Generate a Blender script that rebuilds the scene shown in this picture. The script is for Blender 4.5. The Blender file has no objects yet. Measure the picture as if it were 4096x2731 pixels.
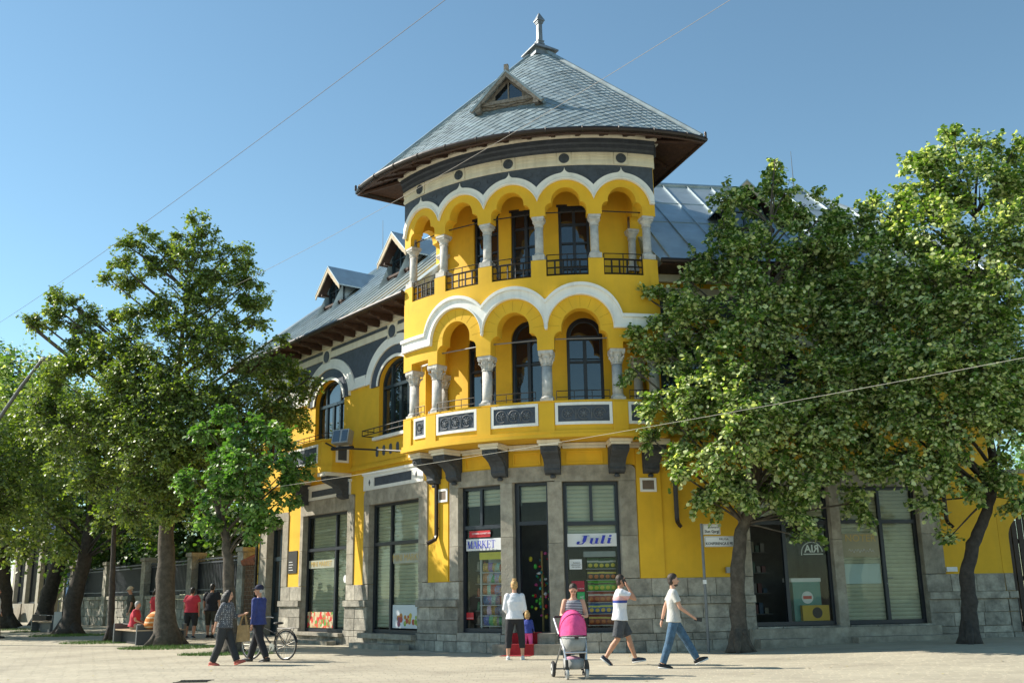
import bpy, math, random
import numpy as np
from mathutils import Vector, Matrix
R_=math.radians
rnd=random.Random(7)
SC=bpy.context.scene
COL=SC.collection
# ---------------------------------------------------------------- camera
CAMH=1.5; PITCH=14.01; ROLL=-0.92
cam=bpy.data.cameras.new('camera'); cam.sensor_width=36; cam.lens=35.31; cam.clip_end=3000
camo=bpy.data.objects.new('camera',cam); COL.objects.link(camo)
_f=Vector((0,math.cos(R_(PITCH)),math.sin(R_(PITCH)))); _r=Vector((1,0,0)); _u=_r.cross(_f)
_r2=_r*math.cos(R_(ROLL))+_u*math.sin(R_(ROLL)); _u2=_u*math.cos(R_(ROLL))-_r*math.sin(R_(ROLL))
camo.matrix_world=Matrix(((_r2.x,_u2.x,-_f.x,0),(_r2.y,_u2.y,-_f.y,0),(_r2.z,_u2.z,-_f.z,CAMH),(0,0,0,1)))
SC.camera=camo
# ---------------------------------------------------------------- sky and sun
SUN_EL=37.0; SUN_AZ=-74.0           # degrees; azimuth from +Y towards +X
wd=bpy.data.worlds.new('World'); SC.world=wd; wd.use_nodes=True
nt=wd.node_tree; bg=nt.nodes['Background']; sky=nt.nodes.new('ShaderNodeTexSky')
sky.sky_type='NISHITA'; sky.sun_disc=False; sky.sun_elevation=R_(SUN_EL); sky.sun_rotation=R_(SUN_AZ)
sky.altitude=850; sky.air_density=1.0; sky.dust_density=0.1; sky.ozone_density=2.2
tn=nt.nodes.new('ShaderNodeMix'); tn.data_type='RGBA'; tn.blend_type='MULTIPLY'; tn.inputs[0].default_value=1; tn.inputs[7].default_value=(.88,.985,.85,1)
nt.links.new(sky.outputs[0],tn.inputs[6]); nt.links.new(tn.outputs[2],bg.inputs[0]); bg.inputs[1].default_value=0.124
sl=bpy.data.lights.new('sun','SUN'); sl.energy=5.0; sl.angle=R_(0.53); sl.color=(1.0,0.93,0.80)
so=bpy.data.objects.new('sun',sl); COL.objects.link(so)
_s=Vector((math.sin(R_(SUN_AZ))*math.cos(R_(SUN_EL)),math.cos(R_(SUN_AZ))*math.cos(R_(SUN_EL)),math.sin(R_(SUN_EL))))
so.rotation_euler=_s.to_track_quat('Z','Y').to_euler(); so.location=_s*60
vs=SC.view_settings; vs.view_transform='Standard'; vs.look='None'; vs.gamma=1; vs.use_curve_mapping=False; vs.exposure=0.76
SC.cycles.max_bounces=8; SC.cycles.transparent_max_bounces=24; SC.cycles.use_denoising=True
# ---------------------------------------------------------------- materials
MATS={}
def mat(name,col,rough=.7,metal=0,var=.12,scale=3.0,bump=0.0,bscale=40.,stain=None,spec=.5,col2=None,emit=None):
    if name in MATS: return MATS[name]
    m=bpy.data.materials.new(name); MATS[name]=m; m.use_nodes=True
    t=m.node_tree; b=t.nodes['Principled BSDF']; N=t.nodes.new; Lk=t.links.new
    b.inputs['Roughness'].default_value=rough; b.inputs['Metallic'].default_value=metal
    b.inputs['Specular IOR Level'].default_value=spec
    tc=N('ShaderNodeTexCoord')
    if var>0 or col2:
        n=N('ShaderNodeTexNoise'); n.inputs['Scale'].default_value=scale; n.inputs['Detail'].default_value=8; n.inputs['Roughness'].default_value=.65
        Lk(tc.outputs['Object'],n.inputs['Vector'])
        r=N('ShaderNodeValToRGB'); Lk(n.outputs[0],r.inputs[0])
        c2=col2 or tuple(min(1,c*(1+var)) for c in col); c1=col if col2 else tuple(c*(1-var) for c in col)
        r.color_ramp.elements[0].position=.35; r.color_ramp.elements[1].position=.65
        r.color_ramp.elements[0].color=(*c1,1); r.color_ramp.elements[1].color=(*c2,1)
        out=r.outputs[0]
        if stain:
            n2=N('ShaderNodeTexNoise'); n2.inputs['Scale'].default_value=stain[1]; n2.inputs['Detail'].default_value=10; n2.inputs['Roughness'].default_value=.72
            Lk(tc.outputs['Object'],n2.inputs['Vector'])
            mr=N('ShaderNodeMapRange'); mr.inputs[1].default_value=stain[2]; mr.inputs[2].default_value=stain[2]+.15; Lk(n2.outputs[0],mr.inputs[0])
            mx=N('ShaderNodeMix'); mx.data_type='RGBA'; Lk(mr.outputs[0],mx.inputs[0]); Lk(out,mx.inputs[6]); mx.inputs[7].default_value=(*stain[0],1); out=mx.outputs[2]
        Lk(out,b.inputs['Base Color'])
    else: b.inputs['Base Color'].default_value=(*col,1)
    if bump>0:
        n3=N('ShaderNodeTexNoise'); n3.inputs['Scale'].default_value=bscale; n3.inputs['Detail'].default_value=6; Lk(tc.outputs['Object'],n3.inputs['Vector'])
        bp=N('ShaderNodeBump'); bp.inputs['Strength'].default_value=bump; bp.inputs['Distance'].default_value=.02; Lk(n3.outputs[0],bp.inputs['Height']); Lk(bp.outputs[0],b.inputs['Normal'])
    if emit: b.inputs['Emission Color'].default_value=(*emit[0],1); b.inputs['Emission Strength'].default_value=emit[1]
    return m
def glass(name,tint=(.8,.85,.85),refl=1.0,rough=.01,op=0.0,dark=(.02,.025,.03)):
    if name in MATS: return MATS[name]
    m=bpy.data.materials.new(name); MATS[name]=m; m.use_nodes=True; t=m.node_tree; t.nodes.clear(); N=t.nodes.new; Lk=t.links.new
    o=N('ShaderNodeOutputMaterial'); mx=N('ShaderNodeMixShader'); fr=N('ShaderNodeFresnel'); fr.inputs[0].default_value=1.5*refl
    g=N('ShaderNodeBsdfGlossy'); g.inputs['Roughness'].default_value=rough; g.inputs[0].default_value=(.92,.95,.97,1)
    tc=N('ShaderNodeTexCoord'); nz=N('ShaderNodeTexNoise'); nz.inputs['Scale'].default_value=1.3; Lk(tc.outputs['Object'],nz.inputs['Vector'])
    bp=N('ShaderNodeBump'); bp.inputs['Strength'].default_value=.06; bp.inputs['Distance'].default_value=.05; Lk(nz.outputs[0],bp.inputs['Height']); Lk(bp.outputs[0],g.inputs['Normal'])
    tr=N('ShaderNodeBsdfTransparent'); tr.inputs[0].default_value=(*tint,1)
    df=N('ShaderNodeBsdfDiffuse'); df.inputs[0].default_value=(*dark,1)
    m2=N('ShaderNodeMixShader'); m2.inputs[0].default_value=op; Lk(tr.outputs[0],m2.inputs[1]); Lk(df.outputs[0],m2.inputs[2])
    Lk(fr.outputs[0],mx.inputs[0]); Lk(m2.outputs[0],mx.inputs[1]); Lk(g.outputs[0],mx.inputs[2]); Lk(mx.outputs[0],o.inputs[0])
    return m
M_YEL=mat('yellow_plaster',(.72,.42,.02),.8,var=.07,scale=1.3,bump=.12,bscale=60,stain=((.63,.35,.018),.9,.58))
M_WHT=mat('white_plaster',(.80,.79,.755),.7,var=.05,scale=2,bump=.08,bscale=50)
M_CRM=mat('cream_plaster',(.72,.68,.58),.75,var=.08,scale=2,bump=.1)
M_SLT=mat('slate_paint',(.055,.069,.094),.65,var=.2,scale=6,bump=.5,bscale=22)
M_SLC=mat('slate_corbel_paint',(.05,.056,.066),.75,var=.25,scale=9,bump=.5,bscale=18)
M_STN=mat('grey_stone',(.315,.285,.23),.9,var=.28,scale=3.5,bump=.5,bscale=25,stain=((.36,.34,.29),2.2,.55))
M_STB=mat('stone_block',(.335,.31,.26),.9,var=.35,scale=4,bump=.7,bscale=18,stain=((.16,.15,.13),1.6,.54))
M_MRB=mat('column_stone',(.49,.47,.44),.75,var=.2,scale=7,bump=.3,bscale=30,stain=((.36,.33,.29),5,.6))
M_FRM=mat('navy_frame',(.016,.021,.032),.4,var=.1)
M_GRN=mat('dark_teal_frame',(.012,.028,.04),.35,var=.15)
M_IRN=mat('black_iron',(.02,.018,.018),.5,metal=.3,var=.3,scale=20,bump=.2)
M_WOD=mat('brown_timber',(.052,.025,.016),.75,var=.3,scale=9,bump=.4,bscale=30)
M_WOL=mat('weathered_timber',(.21,.18,.15),.85,var=.35,scale=12,bump=.5,bscale=30)
M_GUT=mat('brown_gutter',(.028,.02,.018),.4,metal=.3,var=.2)
M_TIL=mat('zinc_tile',(.225,.285,.315),.55,metal=.12,var=.2,scale=2.5,bump=.06,bscale=9)
M_ZNC=mat('zinc_sheet',(.42,.49,.52),.36,metal=.55,var=.14,scale=1.2,bump=.05,bscale=4,stain=((.30,.36,.40),.8,.58))
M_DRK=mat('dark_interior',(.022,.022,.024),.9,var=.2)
M_INT=mat('grey_interior',(.12,.12,.115),.9,var=.15)
M_SHT=mat('shutter_slat',(.50,.50,.38),.45,var=.1,scale=2)
M_GLS=glass('shop_glass',(.90,.94,.92),.88)
M_GLD=glass('window_glass',(.25,.3,.32),1.35,op=.75,dark=(.015,.02,.025))
M_WIT=mat('white_sign',(.72,.73,.74),.5,var=.03)
M_BLU=mat('blue_lettering',(.02,.035,.42),.5,var=0)
M_RED=mat('red_sign',(.52,.012,.02),.5,var=.05)
M_GLT=mat('gold_lettering',(.52,.36,.10),.4,var=.1)
M_BLK=mat('black_lettering',(.02,.02,.02),.6,var=0)
M_GRY=mat('grey_metal',(.22,.23,.24),.45,metal=.6,var=.1)
def streaks(m,dark,scale,amt,lo=.5):
    t=m.node_tree; b=t.nodes['Principled BSDF']; src=b.inputs['Base Color'].links[0].from_socket; N=t.nodes.new
    tc=N('ShaderNodeTexCoord'); mp=N('ShaderNodeMapping'); mp.inputs['Scale'].default_value=scale; t.links.new(tc.outputs['Object'],mp.inputs[0])
    n=N('ShaderNodeTexNoise'); n.inputs['Scale'].default_value=1; n.inputs['Detail'].default_value=7; n.inputs['Roughness'].default_value=.6; t.links.new(mp.outputs[0],n.inputs['Vector'])
    mr=N('ShaderNodeMapRange'); mr.inputs[1].default_value=lo; mr.inputs[2].default_value=lo+.25; mr.inputs[4].default_value=amt; t.links.new(n.outputs[0],mr.inputs[0])
    mx=N('ShaderNodeMix'); mx.data_type='RGBA'; t.links.new(mr.outputs[0],mx.inputs[0]); t.links.new(src,mx.inputs[6]); mx.inputs[7].default_value=(*dark,1); t.links.new(mx.outputs[2],b.inputs['Base Color'])
streaks(M_YEL,(.50,.30,.03),(2.2,2.2,.22),.34); streaks(M_WHT,(.42,.40,.36),(5,5,.5),.35,.52); streaks(M_CRM,(.40,.33,.23),(4,4,.4),.45)
streaks(M_STN,(.13,.12,.10),(3,3,.35),.5); streaks(M_STB,(.14,.13,.11),(1.2,1.2,1.0),.55); streaks(M_ZNC,(.25,.28,.29),(1.5,1.5,.8),.4); streaks(M_TIL,(.18,.21,.21),(.8,.8,.6),.45)
def piecevar(m,lo,hi):
    t=m.node_tree; b=t.nodes['Principled BSDF']; src=b.inputs['Base Color'].links[0].from_socket; N=t.nodes.new
    g=N('ShaderNodeNewGeometry'); oi=N('ShaderNodeObjectInfo'); ad=N('ShaderNodeMath'); ad.operation='ADD'; t.links.new(g.outputs['Random Per Island'],ad.inputs[0]); t.links.new(oi.outputs['Random'],ad.inputs[1])
    fr=N('ShaderNodeMath'); fr.operation='FRACT'; t.links.new(ad.outputs[0],fr.inputs[0]); mr=N('ShaderNodeMapRange'); mr.inputs[3].default_value=lo; mr.inputs[4].default_value=hi; t.links.new(fr.outputs[0],mr.inputs[0])
    h=N('ShaderNodeHueSaturation'); t.links.new(src,h.inputs['Color']); t.links.new(mr.outputs[0],h.inputs['Value']); t.links.new(h.outputs[0],b.inputs['Base Color'])
piecevar(M_TIL,.82,1.18); piecevar(M_STB,.74,1.26); piecevar(M_STN,.88,1.12); piecevar(M_SHT,.93,1.06)
# ---------------------------------------------------------------- mesh helpers
ORG={}
def V3(p): return (float(p[0]),float(p[1]),float(p[2]))
class MB:
    def __init__(s): s.v=[]; s.f=[]
    def add(s,vs,fs):
        k=len(s.v); s.v.extend(V3(p) for p in vs); s.f.extend(tuple(i+k for i in f) for f in fs)
    def hexa(s,p):   # 8 corners: bottom 0-3, top 4-7
        s.add(p,[(3,2,1,0),(4,5,6,7),(0,1,5,4),(1,2,6,5),(2,3,7,6),(3,0,4,7)])
    def box(s,c,h,M=None):
        x,y,z=h; P=[Vector(q) for q in((-x,-y,-z),(x,-y,-z),(x,y,-z),(-x,y,-z),(-x,-y,z),(x,-y,z),(x,y,z),(-x,y,z))]
        if M is not None: P=[M@q for q in P]
        c=Vector(c); s.hexa([q+c for q in P])
    def tube(s,path,r,n=8,caps=True,flat=None):
        P=[Vector(p) for p in path]; m=len(P); rs=r if isinstance(r,(list,tuple)) else [r]*m
        k0=len(s.v); ref=None; V=[];F=[]
        for i in range(m):
            t=(P[min(i+1,m-1)]-P[max(i-1,0)]).normalized()
            if ref is None: ref=Vector((0,0,1)) if abs(t.z)<.9 else Vector((1,0,0))
            a=t.cross(ref)
            if a.length<1e-4: a=t.cross(Vector((1,.3,.2)))
            a.normalize(); b=a.cross(t); ref=b
            for j in range(n):
                th=2*math.pi*j/n; V.append(P[i]+(a*math.cos(th)+b*math.sin(th)*(flat or 1))*rs[i])
        for i in range(m-1):
            for j in range(n): F.append((i*n+j,i*n+(j+1)%n,(i+1)*n+(j+1)%n,(i+1)*n+j))
        if caps: F.append(tuple(range(n-1,-1,-1))); F.append(tuple((m-1)*n+j for j in range(n)))
        s.add(V,F)
    def lathe(s,prof,c,n=16,sx=1,sy=1,rot=0):
        V=[];F=[]; m=len(prof)
        for (r,z) in prof:
            for j in range(n):
                th=2*math.pi*j/n+rot; V.append((c[0]+r*sx*math.cos(th),c[1]+r*sy*math.sin(th),c[2]+z))
        for i in range(m-1):
            for j in range(n): F.append((i*n+j,i*n+(j+1)%n,(i+1)*n+(j+1)%n,(i+1)*n+j))
        F.append(tuple(range(n-1,-1,-1))); F.append(tuple((m-1)*n+j for j in range(n))); s.add(V,F)
    def ell(s,c,r,n=12,m=8,M=None):
        V=[];F=[]; c=Vector(c)
        for i in range(m+1):
            ph=math.pi*i/m
            for j in range(n):
                th=2*math.pi*j/n; q=Vector((r[0]*math.sin(ph)*math.cos(th),r[1]*math.sin(ph)*math.sin(th),r[2]*math.cos(ph)))
                if M is not None: q=M@q
                V.append(c+q)
        for i in range(m):
            for j in range(n): F.append((i*n+j,(i+1)*n+j,(i+1)*n+(j+1)%n,i*n+(j+1)%n))
        s.add(V,F)
    def build(s,name,m,parent=None,smooth=False):
        return mesh_obj(name,s.v,s.f,m,parent,smooth)
def mesh_obj(name,v,f,m,parent=None,smooth=False):
    o_=ORG.get(parent,Vector((0,0,0)))
    me=bpy.data.meshes.new(name); me.from_pydata([(a-o_.x,b-o_.y,c-o_.z) for a,b,c in v],[],f); me.validate(); 
    if m: me.materials.append(m)
    if smooth: me.polygons.foreach_set('use_smooth',[True]*len(me.polygons))
    o=bpy.data.objects.new(name,me); COL.objects.link(o)
    if parent is not None: o.parent=parent; ORG[o]=o_
    return o
def thing(name,label,cat,loc=(0,0,0),group=None):
    o=bpy.data.objects.new(name,None); COL.objects.link(o); o.location=loc; o.empty_display_size=.2
    ORG[o]=Vector(loc); o['label']=label; o['category']=cat
    if group: o['group']=group
    return o
def tag(o,label,cat,group=None):
    o['label']=label; o['category']=cat
    if group: o['group']=group
    return o
def struct(o): o['kind']='structure'; return o
def share(name,src,mw,parent=None,m=None):
    o=bpy.data.objects.new(name,src.data if hasattr(src,'data') else src); COL.objects.link(o)
    if parent is not None:
        o.parent=parent; o_=ORG.get(parent,Vector((0,0,0))); mw=Matrix.Translation(-o_)@mw
    o.matrix_basis=mw
    return o
# ---------------------------------------------------------------- wall charts  (u along wall, d outward, z up)
CX,CY=2.06,31.59; RG=5.32; RL=6.3
AL=R_(38.1); AR=R_(9.2)
DL=Vector((-math.sin(AL),math.cos(AL),0)); NL=Vector((-math.cos(AL),-math.sin(AL),0)); P0=Vector((CX,CY,0))+NL*RG
DR=Vector((math.cos(AR),math.sin(AR),0)); NR=Vector((math.sin(AR),-math.cos(AR),0)); Q0=Vector((CX,CY,0))+NR*RG
Z3=Vector((0,0,1))
def Lc(u,d,z): return P0-DL*u+NL*d+Z3*z
def Rc(u,d,z): return Q0+DR*u+NR*d+Z3*z
def pol(ph,r,z): return Vector((CX+r*math.sin(ph),CY-r*math.cos(ph),z))
def Tf(u,d,z): return pol(u/RL,RL+d,z)
def Tg(u,d,z): return pol(u/RG,RG+d,z)
def Tb(u,d,z): return pol(u/5.0,5.0+d,z)
SL=RG*-R_(51.9); SR=RG*R_(9.2)
def Gc(s,d,z):
    if s<SL: return Lc(s-SL,d,z)
    if s>SR: return Rc(s-SR,d,z)
    return Tg(s,d,z)
def uf(deg): return RL*R_(deg)
def ug(deg): return RG*R_(deg)
def ub(deg): return 5.0*R_(deg)
def frame(ch,u,d,z):
    p=Vector(ch(u,d,z)); x=(Vector(ch(u+.02,d,z))-Vector(ch(u-.02,d,z))).normalized(); n=x.cross(Z3)
    return Matrix(((x.x,0,n.x,p.x),(x.y,0,n.y,p.y),(0,1,0,p.z),(0,0,0,1)))
def lin(a,b,step=.12):
    n=max(1,int(math.ceil(abs(b-a)/step))); return [a+(b-a)*i/n for i in range(n+1)]
def ev(f,u): return f(u) if callable(f) else f
def strip(mb,ch,us,lo,hi,d0,d1,caps=True,back=True):
    V=[];F=[];n=len(us)
    for u in us:
        a=ev(lo,u);b=max(ev(hi,u),a); e0=ev(d0,u); e1=ev(d1,u)
        V+= [ch(u,e1,a),ch(u,e1,b),ch(u,e0,a),ch(u,e0,b)]
    for i in range(n-1):
        k=4*i;j=k+4
        F+=[(k,j,j+1,k+1),(k+1,j+1,j+3,k+3),(k+2,j+2,j,k)]
        if back: F.append((k+3,j+3,j+2,k+2))
    if caps: F+=[(0,1,3,2),(4*n-4,4*n-2,4*n-1,4*n-3)]
    mb.add(V,F)
def cbox(mb,ch,u0,u1,d0,d1,z0,z1,step=.2): strip(mb,ch,lin(u0,u1,step),z0,z1,d0,d1)
def rim(mb,ch,u0,u1,z0,z1,w,d0,d1):
    cbox(mb,ch,u0,u1,d0,d1,z0,z0+w); cbox(mb,ch,u0,u1,d0,d1,z1-w,z1)
    cbox(mb,ch,u0,u0+w,d0,d1,z0+w,z1-w); cbox(mb,ch,u1-w,u1,d0,d1,z0+w,z1-w)
def block(mb,ch,u0,u1,d0,d1,z0,z1,c=.012):
    us=lin(u0,u1,.35); n=len(us); V=[];F=[]
    for i,u in enumerate(us):
        ui=u+(c if i==0 else (-c if i==n-1 else 0))
        V+=[ch(u,d0,z0),ch(u,d1-c,z0),ch(ui,d1,z0+c),ch(ui,d1,z1-c),ch(u,d1-c,z1),ch(u,d0,z1)]
    for i in range(n-1):
        k=6*i;j=k+6
        for q in range(5): F.append((k+q,j+q,j+q+1,k+q+1))
    F+=[(0,1,2,3,4,5)[::-1],tuple(6*n-6+q for q in range(6))]
    mb.add(V,F)
def disc(mb,ch,u,d0,d1,z,r,n=20):
    V=[];F=[]
    for d in (d0,d1):
        for j in range(n): th=2*math.pi*j/n; V.append(ch(u+r*math.cos(th),d,z+r*math.sin(th)))
    F=[tuple(n+j for j in range(n))]+[(j,(j+1)%n,n+(j+1)%n,n+j) for j in range(n)]
    mb.add(V,F)
def polyext(mb,ch,pts,d0,d1):
    n=len(pts); V=[ch(u,d0,z) for u,z in pts]+[ch(u,d1,z) for u,z in pts]
    mb.add(V,[tuple(range(n-1,-1,-1)),tuple(range(n,2*n))]+[(j,(j+1)%n,n+(j+1)%n,n+j) for j in range(n)])
def dprof(mb,ch,u0,u1,prof,step=.15):      # closed profile in (d,z) swept along u
    us=lin(u0,u1,step); n=len(prof); V=[];F=[]
    for u in us: V+=[ch(u,d,z) for d,z in prof]
    for i in range(len(us)-1):
        for j in range(n): F.append((i*n+j,i*n+(j+1)%n,(i+1)*n+(j+1)%n,(i+1)*n+j))
    F+=[tuple(range(n-1,-1,-1)),tuple((len(us)-1)*n+j for j in range(n))]; mb.add(V,F)
def text(name,s,ch,u,d,z,size,m,parent=None,align='CENTER',shear=0,offset=0,sx=1.0,mw=None,ext=.0015):
    c=bpy.data.curves.new(name,'FONT'); c.body=s; c.size=size; c.align_x=align; c.align_y='CENTER'; c.extrude=ext; c.shear=shear; c.offset=offset; c.resolution_u=2
    c.materials.append(m); o=bpy.data.objects.new(name,c); COL.objects.link(o)
    M=(mw if mw is not None else frame(ch,u,d,z))@Matrix.Diagonal((sx,1,1,1))
    if parent is not None: o.parent=parent; M=Matrix.Translation(-ORG.get(parent,Vector((0,0,0))))@M
    o.matrix_basis=M
    return o
def gz(x,y):
    sm=lambda a,b,t:(lambda q:q*q*(3-2*q))(min(1,max(0,(t-a)/(b-a))))
    return .2*sm(28,40,y)*sm(-4,-9,x)+.15*sm(3.5,11,x)*sm(18,24,y)
# ================================================================ corner building
BLD=thing('corner_building','yellow two-storey corner building with a rounded arcaded tower and zinc roofs','building',(1.5,27.5,0))
def part(mb,name,m,parent=None,smooth=False): return mb.build(name,m,parent or BLD,smooth)
sl=lambda t:SL-t
sr=lambda t:SR+t
TL,TR=-55.0,17.3          # tower ends (deg)
# openings on the ground floor: (s0,s1,zbot,ztop)
OPN={'house_door':(sl(11.05),sl(9.8),.15,4.05),'shop_a':(sl(8.22),sl(5.15),.36,4.13),'shop_b':(sl(3.77),sl(.97),.4,4.18),
 'win1':(ug(-42.2),ug(-27.1),.5,4.29),'market_door':(ug(-23.2),ug(-13),.5,4.31),'win2':(ug(-8.8),ug(7.2),.5,4.29),
 'shop_c':(sr(3.3),sr(5.58),.55,4.14),'shop_d':(sr(5.86),sr(8.15),.55,4.14)}
SUR=[(sl(11.7),sl(9.35),4.36,['house_door']),(sl(8.44),sl(4.72),4.60,['shop_a']),(sl(4.1),sl(.52),4.63,['shop_b']),
 (ug(-46),ug(12),4.70,['win1','market_door','win2']),(sr(3.0),sr(8.75),4.55,['shop_c','shop_d'])]
S0,S1=sl(11.88),sr(10.45)
mb=MB(); x=S0
for a,b,zt,_ in SUR:
    if a>x+.02: strip(mb,Gc,lin(x,a,.2),1.80,5.12,-.4,0)
    strip(mb,Gc,lin(a,b,.2),zt,5.12,-.4,0); x=b
strip(mb,Gc,lin(x,S1,.2),1.80,5.12,-.4,0)
strip(mb,Gc,lin(ug(-56),ug(18),.2),5.12,5.30,-.4,0)
part(mb,'ground_floor_wall',M_YEL)
# shallow pilasters on the yellow ground floor
mb=MB(); cbox(mb,Gc,ug(12.15),ug(19.2),0,.05,1.80,5.1)
part(mb,"pilaster",M_YEL); mb=MB(); cbox(mb,Gc,ug(-46.2)-.62,ug(-46.2)-.04,0,.035,1.82,4.6); part(mb,'pilaster',M_YEL)
# stone core behind plinth, surrounds
mb=MB(); ops=sorted(OPN.values()); x=S0
for a,b,z0,z1 in ops:
    strip(mb,Gc,lin(x,a,.2),0,1.80,-.4,-.002); strip(mb,Gc,lin(a,b,.2),0,z0-.02,-.4,-.002); x=b
strip(mb,Gc,lin(x,S1,.2),0,1.80,-.4,-.002); part(mb,'plinth_core',M_STN)
for a,b,zt,names in SUR:
    edges=[a]+[e for n in names for e in OPN[n][:2]]+[b]
    for i in range(0,len(edges),2):
        u0,u1=edges[i],edges[i+1]; inner=0<i<len(edges)-2
        z=.46 if inner else 1.81
        top=OPN[names[min(i//2,len(names)-1)]][3]
        cuts=[z,2.9+rnd.uniform(-.2,.2),top]
        for q in range(2):
            mb=MB(); block(mb,Gc,u0+.002,u1-.002,-.38,.045 if inner else .04,cuts[q]+.003,cuts[q+1]-.003,.008); part(mb,'jamb_stone',M_STN)
        if inner:
            pass
    for k,n in enumerate(names):
        u0,u1,_,zo=OPN[n]
        l=(edges[2*k]+edges[2*k+1])/2 if 0<k else a; r=(edges[2*k+2]+edges[2*k+3])/2 if k<len(names)-1 else b
        mb=MB(); sh=.16
        f=lambda s:zt-(sh-math.sqrt(max(0,sh*sh-max(0,sh-(s-a))**2)) if s-a<sh else 0)-(sh-math.sqrt(max(0,sh*sh-max(0,sh-(b-s))**2)) if b-s<sh else 0)
        us=sorted(set(lin(l+.002,r-.002,.15)+[a+.002+sh*q/6 for q in range(7) if l<a+.01]+[b-.002-sh*q/6 for q in range(7) if r>b-.01]))
        strip(mb,Gc,us,zo,f,-.38,.042); part(mb,'lintel_stone',M_STN)
# plinth blocks
solid=[]; x=S0
for a,b,z0,z1 in ops:
    solid.append((x,a)); x=b
solid.append((x,S1))
pill=[(OPN['win1'][1],OPN['market_door'][0]),(OPN['market_door'][1],OPN['win2'][0]),(OPN['shop_c'][1],OPN['shop_d'][0])]
courses=[(0.0,.27,.13,.42),(.275,.445,.11,.8),(.455,.80,.07,.75),(.805,1.145,.07,.7),(1.15,1.335,.14,1.2),(1.34,1.80,.035,.85)]
def lay(a,b,cs):
    for z0,z1,d,w in cs:
        n=max(1,round((b-a)/w)); c=[a]+sorted(a+(b-a)*(i+rnd.uniform(-.18,.18))/n for i in range(1,n))+[b]
        for p,q in zip(c,c[1:]):
            mb=MB(); block(mb,Gc,p+.003,q-.003,-.2,d+rnd.uniform(-.006,.006),z0+.002,z1-.002,.007); part(mb,'plinth_stone',M_STB)
for a,b in solid:
    if any(abs(a-p[0])<.01 for p in pill): lay(a,b,courses[:2])
    else: lay(a,b,courses)
for n,(a,b,z0,z1) in OPN.items():
    if n!='house_door': lay(a,b,[(0,.27,.13,.42),(.275,z0-.01,.11,.9)])
# ---- windows and doors in the shopfronts
def panes(name,ch,parent,rects,d,m):
    for (u0,u1,z0,z1) in rects:
        mb=MB(); mb.add([ch(u0-.006,d,z0-.006),ch(u1+.006,d,z0-.006),ch(u1+.006,d,z1+.006),ch(u0-.006,d,z1+.006)],[(0,1,2,3)]); part(mb,name,m,parent)
def shopfront(key,lower,upper,ztr,w=.08,doorz=None,name='shop_window',label=None,ch=Gc,bottom=.1):
    u0,u1,z0,z1=OPN[key]; mb=MB(); D0,D1=-.24,-.15
    W=u1-u0; U=[u0+W*q for q in lower]; UU=[u0+W*q for q in upper]
    cbox(mb,ch,u0,u0+w,D0,D1,z0,z1,9); cbox(mb,ch,u1-w,u1,D0,D1,z0,z1,9)
    cbox(mb,ch,u0+w,u1-w,D0,D1,z1-w,z1,9); cbox(mb,ch,u0+w,u1-w,D0,D1,z0,z0+bottom,9); cbox(mb,ch,u0+w,u1-w,D0,D1+.015,ztr-.05,ztr+.05,9)
    for q in U: cbox(mb,ch,q-w*.6,q+w*.6,D0,D1+.01,z0+bottom,ztr-.05,9)
    for q in UU: cbox(mb,ch,q-w*.5,q+w*.5,D0,D1,ztr+.05,z1-w,9)
    o=part(mb,name,M_FRM)
    if label: o['label']=label
    E=[u0+w]+[v for q in U for v in(q-w*.6,q+w*.6)]+[u1-w]
    lo=[(E[i],E[i+1],z0+bottom,ztr-.05) for i in range(0,len(E),2)]
    E2=[u0+w]+[v for q in UU for v in(q-w*.5,q+w*.5)]+[u1-w]
    up=[(E2[i],E2[i+1],ztr+.05,z1-w) for i in range(0,len(E2),2)]
    return o,lo,up
def shutter(o_,u0,u1,z0,z1,d,ch=Gc):
    z=z1; par=thing_shutter=None
    mb=MB(); cbox(mb,ch,u0-.03,u0,d-.04,d+.03,z0,z1,9); cbox(mb,ch,u1,u1+.03,d-.04,d+.03,z0,z1,9); par=part(mb,'roller_shutter',M_GRY)
    while z-.105>z0:
        mb=MB(); z-=.105
        P=[(d,z+.002),(d+.012,z+.02),(d+.022,z+.052),(d+.012,z+.085),(d,z+.103),(d-.008,z+.05)]
        us=[u0,u1]; V=[];n=6
        for u in us: V+=[ch(u,dd,zz) for dd,zz in P]
        mb.add(V,[(j,(j+1)%n,n+(j+1)%n,n+j) for j in range(n)]); part(mb,'slat',M_SHT,par)
wa,lo,up=shopfront('shop_a',[.66],[.66],2.98,label='double glazed shopfront with a produce poster, next to the house door'); panes('pane',Gc,wa,lo+up,-.2,M_GLS)
shutter(wa,OPN['shop_a'][0]+.3,OPN['shop_a'][1]-.06,.42,4.08,-.275)
wb,lo,up=shopfront('shop_b',[.36],[.36],2.98,label='double glazed shopfront with a fruit poster, left of the drainpipe'); panes('pane',Gc,wb,lo+up,-.2,M_GLS)
shutter(wb,OPN['shop_b'][0]+.12,OPN['shop_b'][1]-.06,.5,4.12,-.275)
w1,lo,up=shopfront('win1',[],[.48],3.21,label='market window left of the entrance with shelves of packets'); panes('pane',Gc,w1,lo+up,-.2,M_GLS)
w2,lo,up=shopfront('win2',[],[.5],3.21,label='market window right of the entrance full of snack bags'); panes('pane',Gc,w2,lo+up,-.2,M_GLS)
shutter(w2,OPN['win2'][0]+.1,OPN['win2'][1]-.1,2.9,4.2,-.275); shutter(w1,OPN['win1'][0]+.1,OPN['win1'][1]-.1,3.75,4.2,-.275)
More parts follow.
